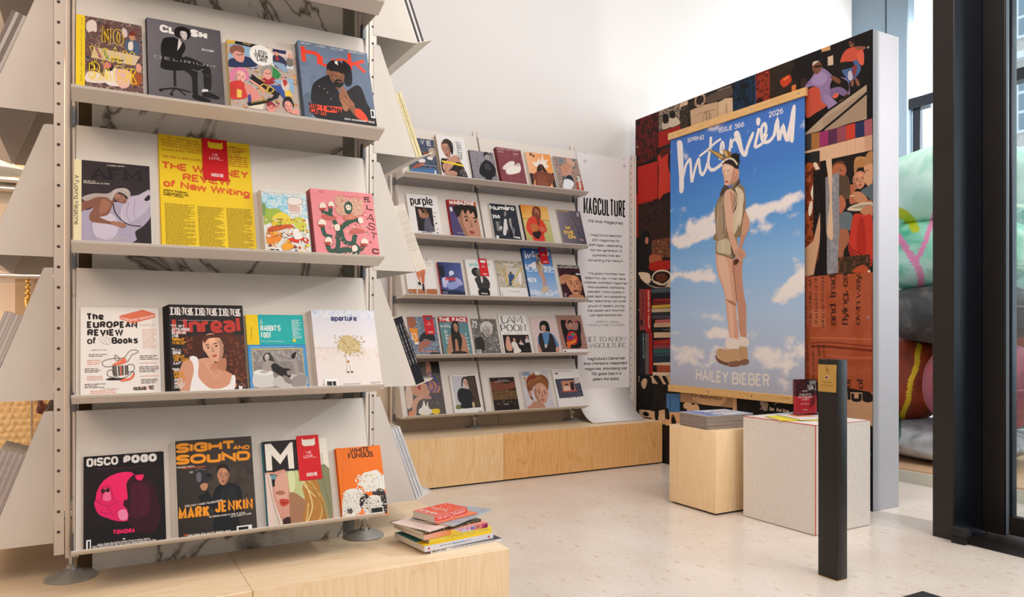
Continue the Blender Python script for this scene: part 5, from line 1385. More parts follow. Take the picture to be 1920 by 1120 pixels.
magazine(RR[3],3.3545,218,321,0.014,3,'#e3dcd4','#4a2028',[('p','#2f2220',[4,320,216,322,216,293,3,290]),
('t','#efe9e6','FANTASTICMAN',3,293.2,210.4,296.8,20.8,2,'bs'),
('b','#3f1a22',[-1,260,223,260,219,26,-4,26]),
('b','#2a1714',[68,225,116,256,169,258,208,221,204,183,152,229,86,217]),
('F','#cf9068',134,152,157,208,-.15,2,'#2a1612','#9a4a3c'),
('b','#c08560',[80,57,153,59,193,51,198,26,52,25]),
('b','#2a1714',[72,235,106,255,180,256,213,212,204,174,181,220,132,233,74,207]),
('b','#c98a66',[-4,204,49,234,112,236,116,208,67,178,30,149,1,157]),
('l','#7a4632',2.8,[22,205,104,227]),
('l','#7a4632',2.8,[18,188,103,206]),
('l','#2a1714',7.6,[112,84,146,93,175,83]),
('x','#d6c9c4',(13.1,19.3,39.2,70.6),6,4),
('p','#efe9e6',[170,250,215,250,215,237,170,237])],
'maroon magazine with a saluting moustached man, far rack middle shelf right end','magazines on the far rack',short='saluting man magazine')
magazine(RR[2],2.0409,226,317,0.014,2,'#dcd6cf','#6f7f96',[('n','#8fa0b5 #56657c #a9b6c6 #454f61 #9aa6b5'.split(),(0,0,226,317),60,8,22,171),
('b','#a8644a',[-1,311,59,308,59,247,21,221,3,247]),
('b','#1f1c22',[69,136,102,187,157,204,196,169,194,126,147,135,113,144,83,118]),
('b','#a86a5c',[64,102,112,135,154,126,155,101,93,67,55,43]),
('p','#f0962c',[3,228,69,225,64,119,30,117]),
('t','#ecebf0','iD',12.9,136,51.2,134,53.2,3.6,''),
('p','#f4f1ee',[32,119,62,117,62,103,35,102]),
('p','#26303c',[120,16,169,49,232,31,229,14]),
('t','#f08a3c','FOR THE REAL ONES',77.3,40.5,200.2,36.9,12.0,2.4,'')],
'street photo magazine with an orange logo block and a red tag, fourth row far left','magazines on the far rack',short='orange block street magazine')
magazine(RR[2],2.2916,238,319,0.018,3,'#8a7466','#5f8a92',[('p','#c9262a',[-7,318,238,321,238,276,-0,276]),
('t','#f5f1ee','THE FACE',1.5,281.3,228.9,281,31.6,2.8,''),
('t','#e9e9e8','a lot,',4.9,233.9,86,234.1,22.8,2.2,'bs'),
('t','#e9e9e8','b',33.6,188.5,55.1,188.4,24.6,2.2,'bs'),
('t','#e9e9e8','a',35.1,164,56.6,164,19.3,2.2,'bs'),
('t','#e9e9e8','b',35.8,134.5,55.5,134.3,24.6,2.2,'bs'),
('t','#e9e9e8','y,',33.7,110.2,57,110,17.5,2.2,'bs'),
('t','#e9e9e8','f',199.3,166.9,214.1,166.9,22.8,2.2,'bs'),
('t','#e9e9e8','a',196.7,140.5,217,140.3,17.5,2.2,'bs'),
('t','#e9e9e8','c',197.4,112.3,215.9,112.1,17.5,2.2,'bs'),
('t','#e9e9e8','e',198.2,84.2,218.4,84,17.5,2.2,'bs'),
('t','#e9e9e8','it',197.4,47.5,223.2,47.1,24.6,2.2,'bs'),
('b','#b98468',[62,159,99,194,153,189,194,158,202,70,200,18,35,19,42,89]),
('b','#1d1614',[94,246,114,282,146,284,157,256,154,194,167,132,144,53,129,45,126,132,108,132,99,54,80,46,79,124,83,194]),
('F','#b9866c',129,231,38,74,0,0,'#1d1614','#7a3c34'),
('l','#8a5c44',2.6,[126,132,115,54]),
('b','#1f1a19',[70,37,111,45,183,37,181,14,69,16]),
('p','#f2efec',[5,22,38,22,38,5,5,5])],
'teal magazine with red title band and a figure with waist length dark hair','magazines on the far rack',short='red band teal magazine')
magazine(RR[2],2.5633,215,304,0.016,3,'#b8b0a8','#6b6765',[('n','#57534f #8a8683 #3f3b38 #a8a4a0 #6b6764'.split(),(0,0,215,304),70,6,18,181),
('b','#c9c4bf',[83,266,124,285,169,267,173,212,141,167,130,212,94,221,70,194,65,230]),
('F','#b5aca6',114,203,67,99,-.2,6,'#2a2624','#4f4a47'),
('b','#d6d1cc',[75,248,94,275,143,285,177,258,168,235,128,253,87,235]),
('b','#2f2b29',[2,132,54,158,77,131,73,51,2,26]),
('n','#e6e2de #8a8683 #d6d2ce'.split(),(129,46,215,167),70,2,5,182),
('t','#e9e6e3','72',-3.3,228.1,43.4,226.4,62.8,1.6,'s'),
('t','#e9e6e3','KATE',3.4,41.8,47,40.3,14.3,2.6,''),
('t','#e9e6e3','MOSS',0.6,26.1,44.2,24.5,14.3,2.6,'')],
'monochrome magazine with a curly haired woman, across the bay joint of the fourth row','magazines on the far rack',short='monochrome curls magazine')
magazine(RR[2],2.8051,252,342,0.012,2,'#e6e2dc','#f2efec',[('t','#14110f','LAM',25.6,269.1,215.8,272,63.3,1.5,'s'),
('t','#14110f','POON',6.7,202.1,237.4,202,61.4,1.5,'s'),
('x','#3a3634',(25.2,184.4,85.7,191.3),1,3),
('x','#3a3634',(146.2,184.4,201.7,191.3),1,4),
('p','#2a201e',[12,174,247,175,250,23,8,19]),
('n','#3a2b27 #241b1a #4a3a30'.split(),(30,7,232,154),20,5,12,191),
('b','#d9a48c',[41,147,68,156,70,128,79,52,41,41,24,71]),
('b','#d3a08a',[70,147,66,158,56,162,47,158,43,147,47,136,56,131,66,136]),
('b','#e6ddd6',[79,104,107,118,129,99,135,51,93,47]),
('b','#c99680',[123,132,119,142,110,147,101,142,98,132,101,122,110,118,119,122]),
('b','#d6cfc9',[146,103,174,113,190,88,173,84]),
('b','#191519',[147,84,190,88,188,46,156,51]),
('b','#b98670',[177,119,175,127,168,131,161,127,159,119,161,111,168,108,175,111]),
('b','#cfc9cc',[211,136,238,141,243,107,211,103]),
('b','#1d1a1f',[211,103,243,107,242,69,206,64]),
('b','#c08e78',[239,154,236,162,230,165,223,162,220,154,223,145,230,142,236,145]),
('b','#efe6e0',[94,52,138,65,152,32,89,23])],
'white magazine with huge serif title above a photo of four men in a lounge','magazines on the far rack',short='white serif title magazine')
magazine(RR[2],3.0916,245,323,0.018,4,'#e9e4df','#dcc6c4',[('t','#efe3e0','10 FASHION',83.3,302.2,165.5,302.8,9.8,1.6,''),
('b','#191516',[78,251,96,285,136,293,165,276,172,221,158,192,138,202,79,207]),
('F','#cfa28e',109,233,50,74,.1,0,'#191516','#8f4a44'),
('b','#191516',[76,241,92,276,130,291,169,271,153,246,122,256,93,246,83,226]),
('b','#c99680',[111,202,132,202,124,172,107,174]),
('b','#5b86b5',[41,153,86,187,152,192,200,162,227,73,189,62,178,113,150,84,66,94,35,90]),
('b','#2a2422',[56,172,85,184,91,114,95,55,135,113,161,184,187,152,197,74,181,17,49,17,40,75]),
('l','#4a423e',2.0,[62,153,61,22]),
('l','#4a423e',2.0,[78,153,77,22]),
('l','#4a423e',2.0,[183,133,158,21]),
('l','#4a423e',2.0,[163,142,131,21]),
('b','#c99680',[190,59,221,66,216,25,192,17]),
('b','#c99680',[26,85,42,85,54,17,23,18])],
'pale pink magazine with a dark haired youth in blue shirt and pinstripe waistcoat','magazines on the far rack',short='pale pink waistcoat magazine')
magazine(RR[2],3.3456,250,342,0.02,4,'#e6dfd8','#a87f70',[('b','#1d1418',[35,291,66,301,98,291,74,261,90,211,125,216,181,211,207,272,189,292,227,282,221,211,201,150,185,60,55,60,39,111,32,201]),
('b','#b98a76',[145,266,138,286,120,294,102,286,95,266,102,246,120,238,138,246]),
('b','#3a2420',[101,281,123,302,149,292,149,266,129,281,102,261]),
('b','#c9302c',[83,181,122,201,163,181,165,120,127,81,86,96,58,121]),
('b','#e08a2c',[55,106,101,111,139,131,146,111,82,81,54,82]),
('b','#5a3f8a',[72,156,112,161,130,141,82,126]),
('b','#3f8a6a',[117,181,147,186,148,166,118,161]),
('b','#e0662c',[65,101,97,96,78,62,50,62]),
('n','#e0a02c #c9302c #3a5a9a'.split(),(50,48,225,247),30,2,4,201),
('b','#b3283a',[81,291,103,291,83,276]),
('b','#b3283a',[166,292,199,287,190,272]),
('p','#efeae6',[0,45,250,45,250,0,0,0]),
('p','#3a3634',[12,31,30,31,30,10,12,10]),
('t','#8a8480','SIXTEEN',96,43.6,158,42.8,6.0,1.4,'')],
'brown magazine with a figure in patterned red and black jumper, arms behind the head','magazines on the far rack',short='patterned jumper magazine')
magazine(RR[1],2.0121,301,427,0.01,1,'#cfc7c0','#57504d',[('n','#4a4442 #6b625e #3a3534 #7a706b #2c2827'.split(),(0,0,301,427),60,8,24,211),
('p','#191617',[220,426,303,423,304,329,218,348]),
('b','#d9c0b0',[13,253,55,252,47,103,-3,80]),
('b','#c9967c',[50,244,91,259,169,256,206,212,172,163,111,162,62,176]),
('b','#c08a72',[194,427,228,417,227,322,199,281,189,332]),
('b','#b37c64',[199,281,249,262,287,218,255,185,204,195]),
('l','#3a2420',4.2,[107,250,122,233]),
('b','#b34a44',[102,246,128,245,123,211,104,216]),
('b','#cf9c84',[43,103,75,151,130,173,190,162,195,137,126,140,81,101,60,12,35,13]),
('l','#8f5f4c',2.5,[128,157,189,154]),
('l','#8f5f4c',2.5,[127,147,189,144]),
('L','#2a3f9a',7.5,[208,340,232,322,212,280,235,228,204,195,185,247]),
('l','#2a3f9a',7.5,[239,313,261,278,262,227,239,194]),
('n','#2a3fa0 #3f5ac0 #1d2c70'.split(),(180,119,256,205),60,1.5,3.5,212),
('b','#eee9e2',[93,67,117,82,137,131,147,81,166,122,171,63,227,60,187,29,125,16,84,35]),
('n','#2a2626'.split(),(90,9,216,85),60,.8,1.8,213),
('b','#f0d020',[192,58,245,59,252,38,230,18,192,29]),
('b','#f0d020',[105,25,138,19,132,9,107,13]),
('b','#e08a5c',[10,51,32,54,35,13,5,11])],
'large dark magazine with a face turned sideways, blue beads and a white star shape','magazines on the far rack',short='large sideways face magazine')
magazine(RR[1],2.3800,232,313,0.02,4,'#e6dfd6','#f3f0ee',[('p','#c9c9d0',[9,302,216,304,224,51,15,49]),
('p','#4a382c',[143,302,216,304,224,51,170,51,149,145]),
('n','#5c4636 #3a2c22 #6b5444 #4a5a2c'.split(),(144,50,213,294),60,2,6,221),
('b','#7a7a44',[18,74,55,77,59,48,15,49]),
('b','#231c1c',[97,277,114,294,142,295,154,271,143,249,123,267,106,264,94,216,87,225]),
('F','#d0a48c',126,254,40,56,-.1,6,'#231c1c','#a86458'),
('b','#191a20',[49,184,76,208,122,202,156,188,169,127,158,93,161,54,59,51,61,89,46,107,40,141]),
('b','#d6ab96',[117,228,141,232,133,206,117,202]),
('l','#2c2e36',3.4,[56,140,108,121,150,128]),
('b','#c9b58a',[153,89,172,92,170,54,156,54]),
('x','#6a6664',(9.3,12.5,78.9,21.9),2,4),
('p','#2a2826',[195,22,225,22,225,11,195,11])],
'white bordered magazine with a person in black jumper beside a tree trunk','magazines on the far rack',short='tree trunk magazine')
magazine(RR[1],2.7159,220,281,0.022,5,'#e6dfd6','#231712',[('n','#3a261e #1d1310 #4a3024'.split(),(0,185,220,281),24,8,20,231),
('b','#7a4432',[1,242,63,249,141,227,206,244,205,187,-1,177]),
('p','#6b4e2c',[3,172,218,173,214,103,-0,99]),
('n','#a8854a #c9a868 #5c4222 #3a2a18'.split(),(13,95,211,174),60,2,5,232),
('n','#120d0c #241a14 #1a1412'.split(),(0,0,220,101),40,6,16,233),
('n','#8a6a3c #b5904f'.split(),(22,56,211,95),24,2,5,234),
('t','#efe6dc','HOTEL ISSUE FIFTEEN',68.8,253.2,156.5,256.7,5.5,1.6,''),
('t','#efe6dc','STORIES FROM THE INSIDE OF ROOMS',41.8,243.9,176.9,244.7,5.5,1.6,''),
('t','#efe6dc','Winter',87.6,58.5,130.3,59.1,7.3,1.6,'')],
'dark interior photo magazine with gold drapes and small white type','magazines on the far rack',short='dark gold interior magazine')
magazine(RR[1],3.0011,254,323,0.026,4,'#efe9e4','#cfcad2',[('n','#d3ced6 #c9c4cc'.split(),(0,0,254,323),12,14,30,241),
('p','#8f9fb0',[12,317,81,317,83,286,13,285]),
('b','#c08a70',[3,19,46,50,84,76,162,44,155,11]),
('b','#7a4526',[34,220,60,266,119,293,194,291,240,251,238,193,208,156,99,198,66,143,73,76,47,106,36,153]),
('F','#cf9a80',155,134,138,179,.35,-4,'#4a2a20','#b5695c'),
('b','#c48f76',[41,153,64,162,67,124,48,110]),
('b','#8f5a34',[46,200,66,247,136,273,209,261,240,212,223,174,179,224,111,207,75,161,63,180]),
('b','#8a3a2c',[31,229,62,276,122,307,151,292,134,264,64,237]),
('L','#c9963c',3.8,[13,220,33,267,62,276,78,304,107,289,133,312,148,278,177,286,172,263,87,246,37,210]),
('b','#c9963c',[17,268,35,277,36,253,22,248]),
('p','#f3f0ee',[133,320,181,322,179,291,131,289]),
('n','#2a2826'.split(),(148,297,178,317),16,1,2,242)],
'grey magazine with a fair haired young man wearing a golden crown','magazines on the far rack',short='golden crown magazine')
magazine(RR[1],3.3048,264,332,0.02,3,'#efe9e4','#f2efec',[('x','#b5695c',(21.1,312.3,184.9,322.3),2,3),
('p','#3a3634',[21,302,53,302,53,292,21,292]),
('p','#4a4a5c',[11,250,253,254,259,96,19,87]),
('n','#3a3a4c #5a5a6a #6b6470 #2f2e3c'.split(),(37,86,248,239),40,5,14,251),
('p','#d6c9c4',[197,249,253,252,257,212,198,204]),
('p','#c98a6c',[68,230,188,236,194,150,69,146]),
('b','#e6c0a8',[87,189,112,202,137,187,140,152,78,150]),
('b','#5a3424',[95,203,124,207,132,192,99,193]),
('b','#2a2430',[155,216,183,215,180,156,151,152]),
('b','#c9584c',[60,146,196,150,196,140,64,139])],
'white magazine with a snapshot of a framed smiling picture on a cabinet, bottom right','magazines on the far rack',short='white snapshot magazine')
POSTER=[('t','#ece4e4','SPRING',203.3,2012.9,384.3,2000.1,36.1,1.6,''),
('t','#ece4e4','ISSUE 566',548.6,2011.5,799.8,2002,36.1,1.6,''),
('t','#ece4e4','2026',1027.4,2010.6,1152.3,2009.3,38.2,1.6,''),
('t','#e6dfd9','HAILEY',296.2,108.5,640.7,101.6,93.9,1.7,''),
('t','#e6dfd9','BIEBER',679.7,99.2,1033.8,103.1,93.9,1.7,''),
('b','#f0e8e6',[81,2030,90,2052,118,2051,145,2022,152,1934,157,1840,162,1724,162,1655,149,1622,129,1619,108,1640,105,1757,91,1900]),
('l','#f0e8e6',27.6,[149,1738,169,1792,185,1835,208,1859,231,1872,241,1824,244,1755,254,1685]),
('l','#f0e8e6',27.6,[254,1685,283,1771,312,1833,331,1852,340,1794,350,1747,375,1726,406,1759,429,1810]),
('l','#f0e8e6',27.6,[464,2002,455,1916,437,1831,437,1786,460,1749,498,1742,543,1755,587,1774,616,1784]),
('l','#f0e8e6',19.1,[336,1876,422,1906,513,1947,569,1961]),
('l','#f0e8e6',23.4,[550,1808,587,1855,596,1902,584,1932,569,1913,566,1859,580,1802]),
('l','#f0e8e6',21.2,[580,1781,631,1792,652,1842,662,1893]),
('l','#f0e8e6',23.4,[654,1831,665,1893,668,1929,677,1869]),
('l','#f0e8e6',21.2,[668,1881,688,1920,711,1927,730,1908]),
('b','#f0e8e6',[699,1965,719,1989,751,1971,772,1912,789,1845,803,1819,827,1868,854,1914,881,1944,894,1931,876,1889,843,1833,827,1784,793,1781,761,1819,736,1877,716,1924]),
('b','#f0e8e6',[913,2002,918,2031,939,2032,952,2015,947,1987,929,1975]),
('l','#f0e8e6',27.6,[941,1956,924,1909,908,1861,900,1826]),
('l','#f0e8e6',23.4,[900,1826,947,1832,986,1854,1012,1899]),
('l','#f0e8e6',25.5,[960,1880,994,1903,1004,1941,991,1975,966,1961,960,1911,968,1868,999,1841,1043,1847,1083,1883]),
('l','#f0e8e6',27.6,[1075,1874,1088,1921,1103,1973,1108,1917,1113,1856,1119,1829]),
('l','#f0e8e6',29.7,[1119,1829,1135,1881,1152,1916,1164,1874,1179,1831,1191,1813]),
('b','#f0e8e6',[1174,1822,1186,1869,1206,1933,1220,1998,1234,2038,1249,2044,1258,2027,1256,1960,1249,1884,1241,1797,1225,1789,1210,1804,1210,1834,1201,1802]),
('l','#f0e8e6',21.2,[1082,1893,1088,1946,1105,1977]),
('b','#dba78e',[512,1097,529,1102,686,1033,694,978,705,856,721,735,718,687,734,566,747,446,702,428,662,433,641,543,624,665,614,739,596,813,555,889,524,978]),
('b','#c9927a',[680,1027,781,1031,778,948,785,852,800,756,819,672,819,542,819,447,781,441,756,494,744,590,734,687,718,747,702,856]),
('b','#e8bda4',[541,1076,621,1044,654,932,670,822,686,712,696,591,702,446,670,446,654,543,641,677,621,763,588,863,548,964]),
('b','#b98068',[621,739,710,711,721,687,670,700]),
('l','#9c6450',7.2,[696,1002,705,905,718,807,731,711]),
('l','#c9947c',10.8,[759,997,769,853,794,732,803,589,806,471]),
('b','#d8c3b0',[529,364,621,372,742,374,747,278,734,254,670,245,588,261,529,289,517,332,538,363]),
('b','#c9a37c',[521,326,529,355,563,366,621,354,734,368,744,284,686,264,621,268,555,287]),
('b','#c39c76',[747,374,822,382,831,293,797,278,753,285]),
('b','#7a5440',[514,320,538,290,604,267,641,263,654,236,555,253,517,285]),
('b','#8a6450',[646,263,747,278,756,240,654,231]),
('b','#8a6450',[756,281,837,293,840,258,766,246]),
('b','#efe3dc',[618,433,654,448,734,437,756,411,750,374,686,366,624,374]),
('b','#e9dcd4',[740,446,781,456,840,441,843,394,781,385,756,399]),
('b','#a09070',[529,1213,588,1244,694,1220,734,1179,731,1083,694,1038,604,1070,512,1101]),
('b','#c9bda0',[538,1188,604,1205,662,1162,670,1077,604,1085,529,1108]),
('b','#6a5c48',[670,1149,731,1155,728,1084,686,1039]),
('l','#b3a688',6.0,[534,1200,529,1108]),
('l','#eee6cf',6.0,[588,1182,596,1096]),
('l','#5a4d3c',4.8,[514,1098,604,1070,689,1036]),
('b','#8f7a5e',[535,1500,602,1560,659,1572,744,1632,761,1587,800,1549,813,1463,811,1379,786,1299,772,1200,688,1199,572,1197,543,1187,490,1204,498,1236,516,1256,510,1333,505,1422]),
('b','#a8937a',[543,1449,602,1517,631,1383,602,1214,535,1199,520,1332]),
('b','#d9c9ad',[716,1563,772,1543,800,1486,772,1364,730,1253,695,1225,688,1332,709,1415]),
('b','#5c4a3c',[688,1567,730,1518,723,1413,688,1396,674,1484]),
('b','#e3d3b8',[756,1408,786,1425,779,1331,751,1271]),
('b','#52413a',[602,1603,688,1567,751,1625,756,1593,716,1571,659,1561,557,1524]),
('b','#8f7c66',[645,1569,716,1536,725,1476,695,1395,681,1429,705,1479,688,1525]),
('l','#e6d6b6',5.3,[657,1570,714,1520,722,1455,694,1401]),
('l','#cdb892',5.3,[543,1482,535,1396,528,1287]),
('l','#3f3228',5.3,[587,1454,602,1344,596,1236]),
('l','#f0e4cb',6.4,[772,1511,761,1407,728,1306]),
('b','#e0b49c',[602,1527,638,1565,688,1541,705,1490,695,1427,695,1353,688,1290,702,1224,716,1137,681,1141,652,1208,628,1275,613,1385]),
('b','#cf9c82',[811,1379,827,1356,852,1301,847,1249,813,1191,772,1132,751,1134,772,1206,786,1299]),
('b','#c9927a',[659,1551,702,1501,695,1417,681,1376,674,1463]),
('b','#d9a88f',[641,1238,686,1233,734,1143,766,1080,750,1046,718,1060,686,1112]),
('b','#c98f78',[813,1206,794,1149,766,1098,750,1105,766,1164,789,1209]),
('b','#cf9c84',[715,1097,750,1111,797,1095,819,1052,789,1030,774,1014,742,1034,721,1054]),
('l','#9c6450',3.6,[750,1088,781,1067,797,1042]),
('l','#9c6450',3.6,[737,1073,766,1056,781,1025]),
('b','#5a3428',[694,1020,734,1035,750,1010,710,989]),
('b','#dca98f',[602,1614,631,1598,688,1599,744,1632,751,1684,716,1701,645,1660]),
('b','#e3b79e',[584,1758,616,1774,688,1749,737,1707,737,1644,688,1621,645,1596,616,1606,602,1636,596,1680,584,1704]),
('b','#c99078',[695,1705,737,1707,744,1664,730,1624,688,1599,645,1594,674,1634]),
('b','#d99c80',[744,1690,740,1707,728,1714,716,1707,711,1690,716,1674,728,1667,740,1674]),
('b','#f0cdb8',[602,1744,659,1738,674,1698,631,1685,605,1700]),
('b','#2a1c1a',[584,1760,590,1779,645,1787,702,1767,744,1727,742,1701,709,1713,674,1741,616,1765]),
('b','#231816',[665,1801,688,1826,744,1810,756,1788,751,1742,761,1745,739,1718,719,1745,688,1781]),
('l','#1a1212',5.3,[730,1804,761,1808]),
('l','#1a1212',5.3,[744,1770,769,1749]),
('l','#1a1212',5.3,[716,1820,730,1834]),
('l','#2a1a18',3.7,[590,1701,613,1705]),
('l','#2a1a18',3.7,[634,1695,659,1701]),
('l','#3a2420',3.2,[602,1711,619,1715]),
('l','#3a2420',3.2,[631,1708,662,1713]),
('l','#b07a64',3.2,[613,1666,602,1657,619,1648]),
('b','#a84a48',[610,1630,634,1632,645,1624,628,1616]),
('l','#e3d3b0',13.8,[590,1773,616,1795,659,1797,702,1774,736,1733]),
('b','#8a6434',[434,1911,513,1879,580,1844,619,1816,602,1794,565,1810,513,1846]),
('b','#c9a35c',[452,1903,528,1865,596,1815,580,1809,528,1843]),
('b','#8f6a38',[594,1875,631,1862,674,1837,668,1806,623,1802,602,1830]),
('b','#d6b470',[602,1868,631,1846,638,1812,613,1828]),
('b','#5a6470',[614,1820,611,1832,602,1837,593,1832,589,1820,593,1808,602,1803,611,1808]),
('b','#e6dccb',[723,1692,722,1694,719,1695,716,1694,715,1692,716,1689,719,1689,722,1689]),
('b','#e6dccb',[721,1662,719,1665,716,1667,713,1665,712,1662,713,1659,716,1658,719,1659])]
